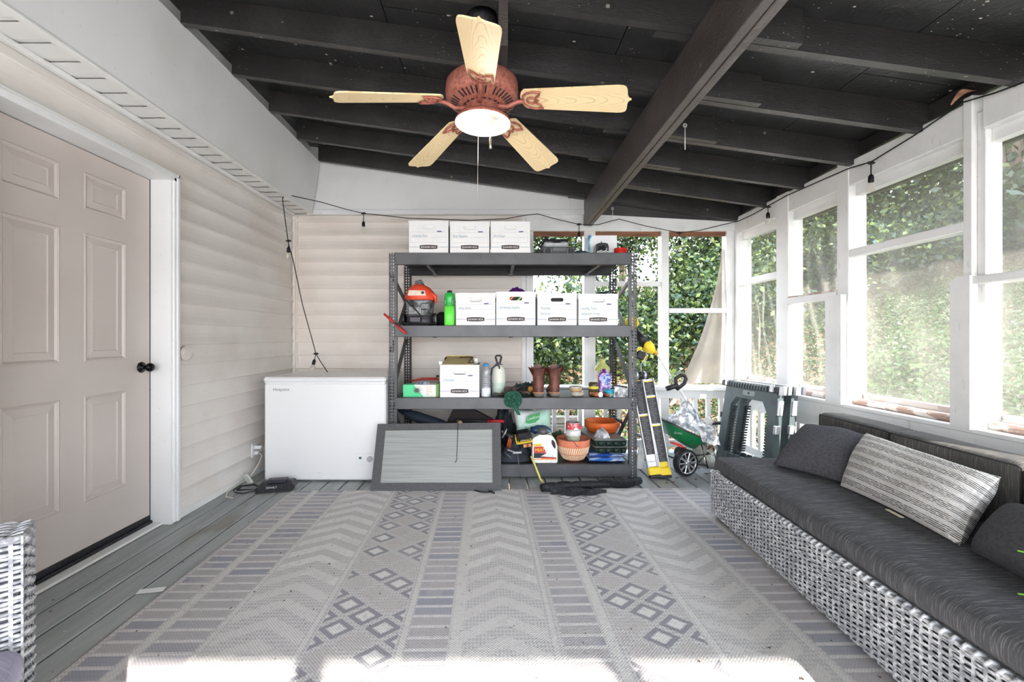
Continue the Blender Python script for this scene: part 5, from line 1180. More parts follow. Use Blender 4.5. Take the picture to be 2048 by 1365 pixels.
for q, (a_, b_, mt, lb_) in enumerate(((P(1004, 876, 3.47), P(1014, 858, 3.47), mSil, 'silver blade tool poking up from the heap'), (P(1014, 893, 3.45), P(1019, 873, 3.45), M('rust_handle', rgb(160, 80, 40), .5), 'rust orange handle standing in the tool heap'), (P(1008, 905, 3.46), P(1024, 918, 3.44), mPlG, 'grey curved hose in the tool heap'))):
    single('hand_tool', MB().tube([a_, a_.lerp(b_, .5) + Vector((.003, -.004, 0)), b_], [.006, .009, .004], 8), mt, lb_, 'tool', tuple(a_))
t = Thing('battery_case', 'black and yellow tool battery case with worn lettering', 'tool case', (X(1047, 3.45), 3.46, .2))
T_ = Matrix.Translation(P(1047, 876, 3.46)) @ Matrix.Rotation(radians(-10), 4, 'Y') @ Matrix.Rotation(radians(14), 4, 'X')
b_ = MB(); b_.T = T_; b_.box(-.058, .066, -.03, .08, -.030, .045, c=.022); t.part('shell', b_, mPlK)
b_ = MB(); b_.T = T_; b_.box(-.060, .067, -.034, .05, -.036, -.026, c=.004).box(-.066, -.058, -.028, .03, -.036, .03, c=.004); t.part('yellow_band', b_, M('yellow_plastic', rgb(236, 204, 70), .4))
b_ = MB(); b_.T = T_; b_.text('DEWALT', .024, (-.03, -.0305, -.018), squash=.9); t.part('lettering', b_, M('cream_lettering', rgb(226, 206, 130), .5))
b_ = MB(); b_.T = T_; b_.box(-.04, .062, -.028, .05, -.075, -.036, 0, c=.004).box(-.012, .05, -.031, -.027, -.070, -.044, 1).box(.012, .03, -.032, -.030, -.066, -.048, 2); t.part('lower_block', b_, [mPlK, M('orange_label', rgb(216, 150, 90), .6), M('brown_label', rgb(120, 60, 30), .6)])
# paper bag
xa, xb = px(1033, 1102, 3.72)
mBagP = Mat('green_white_poly_bag', rgb(206, 224, 214), .3); p = mBagP.coord(); mBagP.color(mBagP.mix(mBagP.noise(p, 8, 3).step(.42, .6), rgb(222, 232, 228), rgb(166, 212, 190))); mBagP.bump(mBagP.noise(p, 18, 3), .6, .006)
t = Thing('towel_pack', 'white and green wrapped pack with leaf logo behind the white jug', 'pack', ((xa + xb) / 2, 3.72, D4))
pk = pill((xa, 3.72, D4 + .03), (xb, 3.72, D4 + .03), (xb + .01, 3.76, .515), (xa - .02, 3.76, .485), .12, 18, 18, seed=3, wob=.006, pw=.2); t.part('wrap', pk, mBagP.m)
z_ = .43; xm = X(1066, 3.66); lf_ = [(xm - .062, z_ - .035), (xm - .058, z_ + .012), (xm - .02, z_ + .034), (xm + .058, z_ + .052), (xm + .052, z_ + .0), (xm + .02, z_ - .028), (xm - .03, z_ - .040)]
t.part('leaf_logo', MB().prism(lf_, 3.650, 3.654), M('logo_green', rgb(72, 160, 96), .6))
t.part('lettering', MB().text('Comfort', .034, (xm - .052, 3.649, z_ - .012), right=(1, 0, .22), up=(-.22, 0, 1), squash=.88).text('Dual', .030, (xm - .07, 3.652, z_ - .085), mi=1, squash=.9), [M('pale_lettering', rgb(214, 240, 220), .6), M('navy_lettering', rgb(60, 84, 120), .6)])
single('cloth_pouch', MB().blob((X(1082, 3.56), 3.57, .355), (.082, .03, .040), .14, 2.2, 4), M('navy_blue_film', rgb(34, 62, 96), .35, c2=rgb(140, 176, 206), sc=16, lo=.56, hi=.66), 'navy blue shiny pouch stuffed behind the white jug cap', 'pouch', (X(1082, 3.57), 3.57, .33))
# white jug
xa, xb = px(1064, 1116, 3.45); yj = 3.45; xm = (xa + xb) / 2
t = Thing('deicer_jug', 'white handled jug with a red and black heat label', 'jug', (xm, 3.48, D4)); z0_ = D4
out = [(xa + .008, z0_ + .0006), (xb - .008, z0_ + .0006), (xb, z0_ + .012), (xb - .003, z0_ + .14), (xb - .018, z0_ + .185), (xb - .045, z0_ + .222), (xm + .03, z0_ + .232), (xm - .045, z0_ + .232), (xa + .006, z0_ + .205), (xa, z0_ + .19), (xa + .0, z0_ + .012)]
hole = [(xb - .052, z0_ + .185), (xb - .038, z0_ + .19), (xb - .022, z0_ + .165), (xb - .018, z0_ + .13), (xb - .026, z0_ + .118), (xb - .040, z0_ + .135), (xb - .052, z0_ + .16)]
jb = MB(); m_ = len(out); 
for s_ in (0, 1): pass
jb.prism(out, yj + .006, yj + .074); ins = [(xm + (x_ - xm) * .93, z0_ + .115 + (z_ - z0_ - .115) * .95) for x_, z_ in out]
jb.ring([[(x_, yj + .006, z_) for x_, z_ in out], [(x_, yj, z_) for x_, z_ in ins]], True, 0, True, True); t.part('body', jb, mWPl)
t.part('handle_shade_plate', MB().prism(hole, yj - .0012, yj + .004), mInside)  # dark plate on the solid body, shade of the grip hole painted in
t.part('cap', MB().lathe([(.040, z0_ + .230), (.042, z0_ + .236), (.042, z0_ + .262), (.036, z0_ + .268), (.030, z0_ + .278), (0, z0_ + .280)], (xm - .012, yj + .042, 0), 22), M('grey_cap', rgb(92, 92, 94), .35, c2=rgb(60, 60, 62), sc=10))
lbm = [M('label_yellow', rgb(236, 206, 74), .5), M('label_red', rgb(196, 60, 48), .5), M('label_black', rgb(34, 34, 42), .5), M('label_pale', rgb(222, 226, 234), .5), M('label_orange', rgb(232, 160, 90), .5), mWPl]
L = MB(); y1 = yj - .0012; y2 = yj - .0004; lx, rx = xa + .014, xb - .012
L.box(lx, lx + .066, y1, y2, z0_ + .138, z0_ + .158, 0); L.prism([(lx, z0_ + .085), (lx + .10, z0_ + .085), (lx + .075, z0_ + .136), (lx, z0_ + .136)], y1, y2, 1); L.prism([(lx, z0_ + .045), (rx, z0_ + .045), (rx, z0_ + .082), (lx + .11, z0_ + .084), (lx, z0_ + .084)], y1, y2, 2)
L.prism([(lx + .055, z0_ + .058), (rx, z0_ + .050), (rx, z0_ + .084), (lx + .105, z0_ + .084)], y1 - .0004, y2, 3); L.box(lx + .06, rx, y1 - .0004, y2, z0_ + .040, z0_ + .050, 1); L.box(lx, rx, y1, y2, z0_ + .030, z0_ + .039, 4)
L.text('Prestone', .017, (lx + .003, y1 - .0006, z0_ + .142), mi=2, squash=.85).text('HEAT', .036, (lx + .008, y1 - .0006, z0_ + .098), mi=0, squash=.85, shear=.1); t.part('label', L, lbm)
# pots
mTer = M('terracotta', rgb(214, 128, 98), .75, c2=rgb(196, 108, 80), sc=7); mTerC = M('cream_glaze', rgb(240, 220, 186), .6, c2=rgb(226, 200, 160), sc=10); mTerO = M('orange_plastic_pot', rgb(224, 112, 46), .55, c2=rgb(200, 92, 36), sc=5)
xb_, yt = X(1147, 3.56), 3.57; z0_ = D4; t = Thing('patterned_pot', 'terracotta bowl pot with a cream carved herringbone band', 'plant pot', (xb_, yt, z0_))
t.part('pot', MB().lathe([(.060, z0_ + .0006), (.085, z0_ + .012), (.118, z0_ + .065), (.134, z0_ + .125), (.139, z0_ + .178), (.134, z0_ + .180), (.126, z0_ + .12), (.09, z0_ + .03)], (xb_, yt, 0), 48), mTer)
def rz(z_): 
    tt = [(.012, .085), (.065, .118), (.125, .134)]
    return .085 + (z_ - .012) / .053 * .033 if z_ < .065 else .118 + (z_ - .065) / .06 * .016
hb_ = MB()
for k in range(46):
    a0 = 2 * pi * k / 46; da = 2 * pi / 46 * .62; sk = .10
    for (zA, zB, s_) in ((.016, .060, -1), (.066, .122, 1)):
        for (u0, u1) in (((a0, zA), (a0 + sk * s_, zB)),):
            q = []
            for (a_, z_) in ((u0[0], u0[1]), (u0[0] + da, u0[1]), (u1[0] + da, u1[1]), (u1[0], u1[1])):
                r_ = rz(z_) + .0022; q.append((xb_ + r_ * cos(a_), yt + r_ * sin(a_), z0_ + z_))
            qi = [(xb_ + (math.hypot(p_[0] - xb_, p_[1] - yt) - .004) * (p_[0] - xb_) / math.hypot(p_[0] - xb_, p_[1] - yt), yt + (math.hypot(p_[0] - xb_, p_[1] - yt) - .004) * (p_[1] - yt) / math.hypot(p_[0] - xb_, p_[1] - yt), p_[2]) for p_ in q]
            hb_.add(q + qi, [(0, 1, 2, 3), (0, 4, 5, 1), (1, 5, 6, 2), (2, 6, 7, 3), (3, 7, 4, 0)])
t.part('herringbone_relief', hb_, mTerC, kind='stuff')
t.part('wire_hook', MB().tube([(xb_ - .03, yt - .138, z0_ + .185), (xb_ - .015, yt - .142, z0_ + .175), (xb_ - .005, yt - .143, z0_ + .152), (xb_ + .012, yt - .143, z0_ + .140), (xb_ + .022, yt - .143, z0_ + .146)], .0024, 6), M('rusty_wire', rgb(120, 60, 48), .7))
zz = z0_ + .150
t = Thing('saucer', 'thin terracotta saucer lying tilted in the patterned pot', 'saucer', (xb_, yt, zz)); t.part('dish', MB().lathe([(.0, zz), (.070, zz + .001), (.092, zz + .018), (.094, zz + .020), (.088, zz + .019), (.07, zz + .006), (0, zz + .005)], (xb_ + .0, yt - .01, 0), 30), mTer); t.part('rim', MB().tube([(xb_ + .093 * cos(q), yt - .01 + .093 * sin(q), zz + .0195) for q in [2 * pi * i / 30 for i in range(30)]], .003, 6, closed=True), mTer)
single('ceramic_pot', MB().lathe([(.050, zz + .007), (.056, zz + .012), (.058, zz + .042), (.060, zz + .048)], (xb_ - .003, yt - .01, 0), 28, cap=True), M('sage_glaze', rgb(172, 178, 152), .4), 'small sage green pot under the white pot in the bowl', 'plant pot', (xb_, yt, zz + .007))
single('ceramic_pot', MB().lathe([(.050, zz + .0485), (.062, zz + .055), (.064, zz + .098), (.060, zz + .100), (.055, zz + .06)], (xb_ - .003, yt - .01, 0), 28), mWPl, 'small white pot standing between the sage pot and the tape roll', 'plant pot', (xb_, yt, zz + .05))
t = Thing('tape_roll', 'roll of red and white tape on top of the small pots', 'tape', (xb_, yt, zz + .10)); t.part('roll', MB().lathe([(.040, zz + .101), (.056, zz + .101), (.058, zz + .106), (.058, zz + .158), (.056, zz + .160), (.040, zz + .160), (.040, zz + .101)], (xb_ - .003, yt - .01, 0), 28, mis=[0, 0, 1, 0, 2, 2]), [mWPl, M('red_white_tape', rgb(206, 76, 84), .4, c2=rgb(236, 220, 216), sc=46, lo=.5, hi=.6), M('grey_core', rgb(150, 146, 146), .6)])
t.part('loose_end', MB().add([(xb_ + .05, yt - .035, zz + .125), (xb_ + .085, yt - .045, zz + .14), (xb_ + .08, yt - .045, zz + .13), (xb_ + .05, yt - .036, zz + .112)], [(0, 1, 2, 3)]), mRed)
crumple('glove', 'dark green garden glove tucked behind the bowl pot', 'glove', (X(1118, 3.72), 3.72, 0), .10, .05, .055, M('dark_green_glove', rgb(56, 76, 54), .8, c2=rgb(110, 120, 90), sc=18), 7, D4 + .12)
# trays and bags
xa, xb = px(1190, 1252, 3.47)
mTray = M('dark_green_tray', rgb(34, 52, 44), .45, c2=rgb(24, 38, 34), sc=6); mTrayL = M('clear_grey_tray_lid', rgb(126, 130, 128), .3, c2=rgb(96, 104, 100), sc=10)
def bagp(label, z_, c1, c2, sd_, h_):
    t_ = Thing('blue_bag', label, 'bag', ((xa + xb) / 2, 3.55, z_)); t_.part('bag', pill((xa - .05, 3.46, z_ + h_ / 2), (xb + .0, 3.46, z_ + h_ / 2), (xb + .0, 3.80, z_ + h_ / 2), (xa - .05, 3.80, z_ + h_ / 2), h_, 26, 18, wob=.003, seed=sd_, pw=.22), M('blue_printed_film', c1, .3, c2=c2, sc=24, lo=.5, hi=.62, stretch=(.4, 1, 1))); return t_
bagp('shiny light blue and white bag at the very bottom under the trays', D4 + .001, rgb(60, 110, 190), rgb(196, 216, 240), 2, .036)
bagp('shiny blue bag lying directly under the green trays', D4 + .038, rgb(46, 80, 160), rgb(170, 190, 226), 5, .036)
def tray(label, z_, hgt, dx=0):
    t_ = Thing('seed_tray', label, 'seed tray', ((xa + xb) / 2, 3.6, z_), 'seed trays')
    def rc(ins, zz_): return [(xa + ins + dx, 3.47 + ins, zz_), (xb + .004 - ins, 3.47 + ins, zz_), (xb + .004 - ins - .04, 3.94 - ins, zz_), (xa + ins - .06 + dx, 3.94 - ins, zz_)]
    t_.part('tray', MB().ring([rc(.012, z_ + .001), rc(.002, z_ + hgt)], True, 0, False, True), mTray)
    t_.part('rim', MB().ring([rc(-.006, z_ + hgt), rc(-.006, z_ + hgt + .004), rc(.002, z_ + hgt + .004)], True, 0, False, True), mTrayL)
    c_ = MB()
    for k in range(4): xx = xa + .045 + k * .062 + dx; c_.tube([(xx, 3.478, z_ + .004), (xx, 3.478, z_ + hgt - .01)], [.018, .026], 12)
    t_.part('cells', c_, mTray, kind='stuff'); return t_
tray('lower dark green seed tray on the blue bags', D4 + .076, .050); tl_ = tray('upper dark green seed tray with a clear lid', D4 + .134, .046)
tl_.part('clear_lid', MB().ring([[(xa - .004, 3.468, D4 + .1845), (xb + .006, 3.468, D4 + .1845), (xb - .035, 3.93, D4 + .1845), (xa - .06, 3.93, D4 + .1845)], [(xa + .004, 3.475, D4 + .192), (xb - .002, 3.475, D4 + .192), (xb - .04, 3.92, D4 + .192), (xa - .052, 3.92, D4 + .192)]], True, 0, False, True), mTrayL)
crumple('plastic_wrap', 'crumpled clear plastic wrap lying on the tray lid', 'wrap', (X(1206, 3.5), 3.53, 0), .07, .05, .05, mFilm, 13, D4 + .1925, fr=8)
xo_, yo_ = X(1205, 3.75), 3.76; zo = D4 + .1925
single('plant_saucer', MB().lathe([(.10, zo), (.128, zo + .012), (.132, zo + .038), (.147, zo + .040), (.149, zo + .090), (.142, zo + .094), (.136, zo + .086), (.122, zo + .02), (0, zo + .012)], (xo_, yo_, 0), 44), mTerO, 'orange round planter bowl standing on the seed trays', 'plant pot', (xo_, yo_, zo))
t = Thing('garden_snips', 'black garden snips hooked over the rim of the orange bowl', 'snips', (xo_ + .1, 3.7, zo + .1)); t.part('handle', MB().tube([P(1222, 832, 3.60), P(1232, 838, 3.60), P(1243, 845, 3.62), P(1246, 852, 3.63), P(1242, 862, 3.63)], [.006, .009, .012, .012, .008], 8), mPlK); t.part('blade', MB().tube([P(1215, 829, 3.60), P(1225, 836, 3.60), P(1240, 843, 3.61)], [.002, .006, .008], 6), mPlG)
# ---- things on the floor in front of the rack
mt_ = Thing('window_screen', 'grey framed fine mesh screen leaning against the freezer and rack', 'screen', (-.28, 3.25, 0))
A, B_, C_, D_ = P(742, 983, 3.145), P(1003, 979, 3.145), P(1001, 846, 3.30), P(756, 849, 3.30)
for q in (A, B_): q.z = .004
Lx, Ux = (B_ - A), (D_ - A); nrm = Lx.cross(Ux).normalized()
def onp(u, v_, o=0): return A * (1 - u) * (1 - v_) + B_ * u * (1 - v_) + C_ * u * v_ + D_ * (1 - u) * v_ + nrm * o
mFrm = Mat('grey_fabric_frame', rgb(88, 88, 90), .85, spec=.2); mFrm.color(mFrm.mix(mFrm.noise(mFrm.coord(), 240, 2).step(.4, .7), rgb(92, 92, 94), rgb(70, 70, 72))); mFrm.bump(mFrm.noise(mFrm.coord(), 200, 2), .4, .001)
bw, bh = .068, .115
fmb = MB()
for (u0, u1, v0, v1) in ((0, bw, 0, 1), (1 - bw, 1, 0, 1), (bw, 1 - bw, 0, bh), (bw, 1 - bw, 1 - bh * .9, 1)):
    q = [onp(u0, v0, 0), onp(u1, v0, 0), onp(u1, v1, 0), onp(u0, v1, 0)]; q2 = [onp(u0, v0, .012), onp(u1, v0, .012), onp(u1, v1, .012), onp(u0, v1, .012)]
    fmb.add(q + q2, [(0, 3, 2, 1), (4, 5, 6, 7), (0, 1, 5, 4), (1, 2, 6, 5), (2, 3, 7, 6), (3, 0, 4, 7)])
mt_.part('frame', fmb, mFrm.m)
mMesh = Mat('perforated_grey_mesh', rgb(178, 182, 176), .5); p = mMesh.coord(); x, y, z = mMesh.xyz(p)
hx_ = ((x * 700).sin() * (z * 760).sin()).gt(.1); c = mMesh.mix(mMesh.noise(mMesh.scale(p, (.10, 1, 3)), 26, 4).step(.3, .75), rgb(164, 166, 162), rgb(142, 146, 145)); c = mMesh.mix(hx_ * .55, c, rgb(86, 88, 88)); mMesh.color(c)
mt_.part('mesh_panel', MB().add([onp(bw, bh, .006), onp(1 - bw, bh, .006), onp(1 - bw, 1 - bh * .9, .006), onp(bw, 1 - bh * .9, .006), onp(bw, bh, .004), onp(1 - bw, bh, .004), onp(1 - bw, 1 - bh * .9, .004), onp(bw, 1 - bh * .9, .004)], [(0, 1, 2, 3), (7, 6, 5, 4)]), mMesh.m)
mt_.part('pull_cord', MB().tube([onp(.655, 1.0, -.004), onp(.655, .99, .016), onp(.653, .6, .014), onp(.650, .5, .016), onp(.655, .46, .014), onp(.640, .40, .016)], .0022, 5), mCord)
single('bungee_hook', MB().tube([P(949, 981, 3.13), P(958, 984, 3.10), P(972, 985, 3.09), P(986, 984, 3.10)], .005, 6).tube([P(978, 983, 3.10), P(984, 985, 3.08), P(989, 987, 3.07)], .007, 6), mCord, 'short black cord with a knob lying at the foot of the leaning screen', 'cord', tuple(P(970, 985, 3.1)))
ys_ = Thing('tool_pole', 'yellow pole with a white mark leaning out of the bottom shelf', 'pole', tuple(P(1085, 975, 3.2)))
ys_.part('pole', MB().tube([P(1062, 913, 3.42), P(1071, 934, 3.385), P(1080, 957, 3.33), P(1085, 966, 3.30)], .0075, 8).tube([P(1085, 966, 3.30), P(1086, 972, 3.27), P(1083, 979, 3.22)], [.0075, .008, .0065], 8), M('yellow_pole', rgb(226, 216, 110), .5)); ys_.part('white_mark', MB().tube([P(1074, 942, 3.37), P(1079, 954, 3.342)], .0080, 8), mWPl)
mTarp = M('black_shade_cloth', rgb(22, 23, 26), .7, c2=rgb(46, 48, 54), sc=60, bump=.001)
rl = Thing('shade_cloth_roll', 'rolled black cloth lying on the deck before the rack', 'roll', tuple(P(1180, 975, 3.2)))
c0, c1 = P(1083, 989, 3.10), P(1281, 963, 3.28); c0.z = .040; c1.z = .032; pts_ = []; rr_ = []
for i in range(19):
    t_ = i / 18; q = c0.lerp(c1, t_); q.z += .003 * sin(i * 1.9); q.y += .006 * sin(i * 1.1); pts_.append(q); rr_.append(.032 * (.9 + .14 * sin(i * 2.3)) if t_ > .12 else .028 + .06 * t_)
rl.part('roll', MB().tube(pts_, rr_, 12), mTarp)
rl.part('loose_flap', MB().grid(lambda u, v_: (c0.x + .06 + u * .40, c0.y - .02 - .05 * v_ * sin(u * 3.1 + .2) - .01 * v_, .012 + .045 * (1 - v_) * (1 - u * .4) + .004 * sin(u * 17 + v_ * 5)), 26, 8).grid(lambda u, v_: (c0.x + .10 + u * .60, c0.y + .05 + .03 * u + .035 * v_, .006 + .055 * (1 - v_) + .010 * sin(u * 13)), 26, 8), mTarp)
rl.part('tie', MB().tube([c0.lerp(c1, .12) + Vector((.006 * cos(q), .034 * cos(q), .034 * sin(q))) for q in [2 * pi * i / 14 for i in range(14)]], .003, 5, closed=True), mCord)
# ================================================================== ceiling fan
mCop = Mat('verdigris_copper_finish', rgb(176, 112, 96), .45, .25); p = mCop.pos()
mCop.color(mCop.mix(mCop.noise(p, 70, 4).step(.4, .7), rgb(178, 112, 96), rgb(142, 84, 72))); mCop.bump(mCop.noise(p, 130, 2), .3, .001); mCop = mCop.m
mb_ = Mat('washed_oak_blade', rgb(236, 212, 166), .5); ca = mb_.nt.nodes.new('ShaderNodeAttribute'); ca.attribute_name = 'bl'
x, y, z = mb_.xyz(ca.outputs['Vector'])
d = (y.abs() * (x * 1.8 + .55)) * 1.0                       # nested cathedral arches along the blade
cath = ((x * 15 + (y * y) * 2300 * .55 + mb_.noise(ca.outputs['Vector'], 7, 2) * 3.2)).frac()
side = ((y.abs() * 190 + mb_.noise(mb_.scale(ca.outputs['Vector'], (1, 1, 1)), 5, 1) * 4)).frac()
line = cath.lt(.16) * y.abs().lt(.036) ; line2 = side.lt(.22) * y.abs().gt(.034)
c = mb_.mix((line + line2).min(1) * .55, rgb(240, 216, 170), rgb(204, 166, 116)); c = mb_.mix(mb_.noise(mb_.scale(ca.outputs['Vector'], (1, 14, 1)), 16, 3).step(.45, .7) * .3, c, rgb(226, 196, 144)); mb_.color(c); mBlade = mb_.m
FC = Vector((-.060, 2.0, 0)); fan = Thing('ceiling_fan', 'five bladed light oak ceiling fan with a copper motor and open lamp', 'ceiling fan', (FC.x, FC.y, 2.10))
cx, cy = FC.x, FC.y
fan.part('mounting_block', MB().box(cx + .075, cx + .115, cy - .16, cy + .12, 2.36, 2.70), mBeam)
fan.part('canopy', MB().lathe([(0, 2.60), (.07, 2.60), (.075, 2.56), (.05, 2.50), (.018, 2.49)], (cx, cy, 0), 20).lathe([(.0165, 2.50), (.0165, 2.27)], (cx, cy, 0), 12), mDark)
mo = fan.part('motor_housing', MB().lathe([(.02, 2.315), (.10, 2.312), (.150, 2.300), (.165, 2.285), (.168, 2.250), (.166, 2.222), (.160, 2.212), (.150, 2.206), (.105, 2.188), (.098, 2.182), (.075, 2.180), (.072, 2.150), (.0, 2.150)], (cx, cy, 0), 48), mCop)
vt = MB()
for k in range(40):
    a = 2 * pi * k / 40
    if (k % 8) in (0,): continue
    d_ = Vector((cos(a), sin(a), 0)); s_ = Vector((-sin(a), cos(a), 0))
    vt.obox(Vector((cx, cy, 2.1965)) + d_ * .127, d_ * .017 + Vector((0, 0, .0066)), s_ * .0030, Vector((0, 0, .002)))
fan.part('vent_slots', vt, mDark, mo)
vt = MB()
for k in range(20):
    a = 2 * pi * (k + .5) / 20; d_ = Vector((cos(a), sin(a), 0)); s_ = Vector((-sin(a), cos(a), 0)); vt.obox(Vector((cx, cy, 2.180)) + d_ * .086, d_ * .0025, s_ * .008, Vector((0, 0, .0018)))
fan.part('inner_slots', vt, mDark, mo)
BZ = 2.222
for k in range(5):
    a = radians(-89.2 + 72 * k); T = Matrix.Translation((cx, cy, BZ)) @ Matrix.Rotation(a, 4, 'Z') @ Matrix.Rotation(radians(9.4), 4, 'Y') @ Matrix.Rotation(radians(-13), 4, 'X')
    r0, r1 = .200, .660
    def halfw(t):
        w_ = .056 + .020 * t
        return w_
    prof = [(r0 - .012, .020), (r0 - .004, .042), (r0 + .010, halfw(0))] + [(r0 + (r1 - r0 - .05) * t, halfw(t)) for t in (.2, .4, .6, .8, 1)] + [(r1 - .030, .0745), (r1 - .016, .068), (r1 - .010, .054), (r1 - .009, .040), (r1 - .008, .022), (r1 - .003, .008), (r1 + .008, 0)]
    out = [(x_, y_) for x_, y_ in prof] + [(x_, -y_) for x_, y_ in prof[-2::-1]]
    mb = MB(); n = len(out); mb.v = [(x_, y_, -.003) for x_, y_ in out] + [(x_, y_, .003) for x_, y_ in out]; loc = list(mb.v)
    mb.v = [tuple(T @ Vector(v)) for v in mb.v]
    mb.f = [list(range(n))[::-1], list(range(n, 2 * n))] + [(i, (i + 1) % n, n + (i + 1) % n, n + i) for i in range(n)]; mb.mi = [0] * len(mb.f); mb.sm = [False] * len(mb.f)
    bo = fan.part('blade', mb, mBlade); at = bo.data.attributes.new('bl', 'FLOAT_VECTOR', 'POINT')
    sh = .13 * k; at.data.foreach_set('vector', [q for v in loc for q in (v[0] + sh, v[1] + .004 * (k - 2), 0)])
    br = MB(); br.T = T
    arm = [(.070, 0, -.035), (.100, 0, -.040), (.135, 0, -.038), (.170, 0, -.018), (.205, 0, -.010)]
    br.tube(arm, [.013, .011, .009, .010, .009], 8)
    loop = [(.205 + .0 * i, 0, 0) for i in range(1)]
    def lp(pts): br.tube([(x_, y_, -.0085) for x_, y_ in pts], .0052, 6, closed=True)
    lp([(.195, 0), (.203, .026), (.222, .042), (.250, .050), (.285, .046), (.276, .030), (.262, .018), (.256, .006), (.268, 0), (.256, -.006), (.262, -.018), (.276, -.030), (.285, -.046), (.250, -.050), (.222, -.042), (.203, -.026)])
    lp([(.218 + .020 * (1 + cos(t)), .017 * sin(t)) for t in [2 * pi * i / 14 for i in range(14)]])
    fan.part('blade_bracket', br, mCop, bo)
# light kit: shallow dish open below, two bulbs, pull chains
mDish = M('white_lamp_enamel', rgb(244, 242, 238), .4)
fan.part('lamp_neck', MB().lathe([(.045, 2.160), (.052, 2.148), (.060, 2.142)], (cx, cy, 0), 24), mCop)
TL = Matrix.Translation((cx + .004, cy, 2.108)) @ Matrix.Rotation(radians(2), 4, 'Y')
b = MB(); b.T = TL; b.lathe([(.03, .040), (.075, .038), (.110, .026), (.127, .010), (.130, .0), (.128, -.002)], n=48); dish = fan.part('lamp_pan', b, mCop)
b = MB(); b.T = TL; b.lathe([(.128, -.002), (.124, .002), (.118, .012), (.100, .024), (.06, .031), (0, .032)], n=48); fan.part('reflector', b, mDish, dish)
mBulb = bpy.data.materials.new('lit_bulb'); mBulb.use_nodes = True; q = mBulb.node_tree.nodes['Principled BSDF']; q.inputs['Emission Color'].default_value = (1, .86, .66, 1); q.inputs['Emission Strength'].default_value = 1.1
def bulb(name, c, ax, mat, sc=1, seg=14):
    ax = Vector(ax).normalized(); c = Vector(c); T_ = ax.to_track_quat('Z', 'Y').to_matrix().to_4x4(); T_.translation = c
    b = MB(); b.T = T_; b.lathe([(.011 * sc, 0), (.012 * sc, .012 * sc), (.020 * sc, .030 * sc), (.027 * sc, .050 * sc), (.026 * sc, .066 * sc), (.016 * sc, .080 * sc), (0, .085 * sc)], n=seg); return b
fan.part('bulb', bulb('bulb', (cx - .075 + .07, cy + .025, 2.112), (-.5, -.9, -.12), mBulb, .95), mBulb)
mBulbOff = M('warm_unlit_bulb', rgb(226, 208, 170), .3); mSock = M('porcelain_socket', rgb(224, 210, 180), .4)
fan.part('bulb', bulb('bulb', (cx + .012, cy + .028, 2.118), (.45, -.9, -.12), mBulbOff, .8), mBulbOff, label='unlit cream bulb')
fan.part('lamp_socket', MB().tube([(cx - .004, cy + .03, 2.122), (cx - .012, cy + .012, 2.114)], .014, 12).tube([(cx + .006, cy + .035, 2.122), (cx + .016, cy + .018, 2.118)], .014, 12), mSock)
ld_ = bpy.data.lights.new('lamp_light', 'POINT'); lo = bpy.data.objects.new('lamp_light', ld_); COL.objects.link(lo); lo.parent = fan.o
lo.location = Vector((cx - .02, cy - .03, 2.075)) - fan.loc; ld_.energy = .9; ld_.shadow_soft_size = .04; ld_.color = (1, .93, .84)
mChain = M('pull_chain_metal', rgb(196, 190, 178), .35, .7)
pc_ = Z(398, 2.0)
fan.part('pull_chain', MB().tube([(X(956, 2.0), 2.03, 2.08), (X(955, 2.0), 2.0, 1.76)], .0012, 5), mChain)
fan.part('pull_chain', MB().tube([(X(981, 1.88), 1.88, 2.17), (X(981, 1.88), 1.88, 1.985)], .0013, 5).tube([(X(981, 1.88), 1.88, 1.99), (X(981, 1.88), 1.88, 1.98), (X(981, 1.88), 1.88, 1.955), (X(981, 1.88), 1.88, 1.94)], [.003, .0055, .005, .0065], 10), mChain)
# ================================================================== string lights
mCord = M('black_cord', rgb(18, 18, 19), .5); mClear = Mat('clear_bulb_glass', (1, 1, 1, 1), .03)
mClear.b.inputs['Transmission Weight'].default_value = .92; mClear.b.inputs['IOR'].default_value = 1.2; mClear.b.inputs['Base Color'].default_value = (.95, .93, .88, 1); mClear = mClear.m
sl = Thing('string_lights', 'black cord string lights looped along the back wall and screened side', 'string lights', (0, 4.0, 2.3))
YW = 4.06; xr = XR - .02
def wallR(px, py): Y = xr * F / (px - VX); return Vector((xr, Y, Z(py, Y)))
pts = [Vector((X(655, 3.8), 3.8, .815)), P(640, 722, 3.86), P(632, 708, 3.88), P(605, 610, 3.82), P(586, 520, 3.75), P(577, 488, 3.72), P(569, 430, 3.68), P(565, 398, 3.66), P(568, 391, 3.66), P(580, 391, 3.70),
       P(640, 404, 3.85), P(700, 421, 4.0), P(727, 427, YW), P(815, 436.5, YW), P(940, 441, YW), P(1010, 438, YW), P(1050, 431, YW), P(1075, 428, YW), P(1110, 438, YW), P(1158, 449, YW), P(1195, 450, YW), P(1216, 444, YW), P(1238, 438.5, YW),
       P(1290, 452, YW), P(1359, 466, YW), P(1400, 461, YW), P(1440, 451, YW), Vector((xr - .02, 4.03, Z(443, 4.03))), wallR(1508, 428), wallR(1536, 412), wallR(1570, 393), wallR(1640, 362), wallR(1695, 338), wallR(1742, 324), wallR(1830, 270), wallR(1925, 205), wallR(1990, 186), wallR(2060, 160), wallR(2200, 110)]
cordb = MB(); sm_ = []
for i in range(len(pts) - 1):
    for t in (0, .5): sm_.append(pts[i].lerp(pts[i + 1], t))
sm_.append(pts[-1]); cordb.tube(sm_, .0038, 6); cord = sl.part('cord', cordb, mCord)
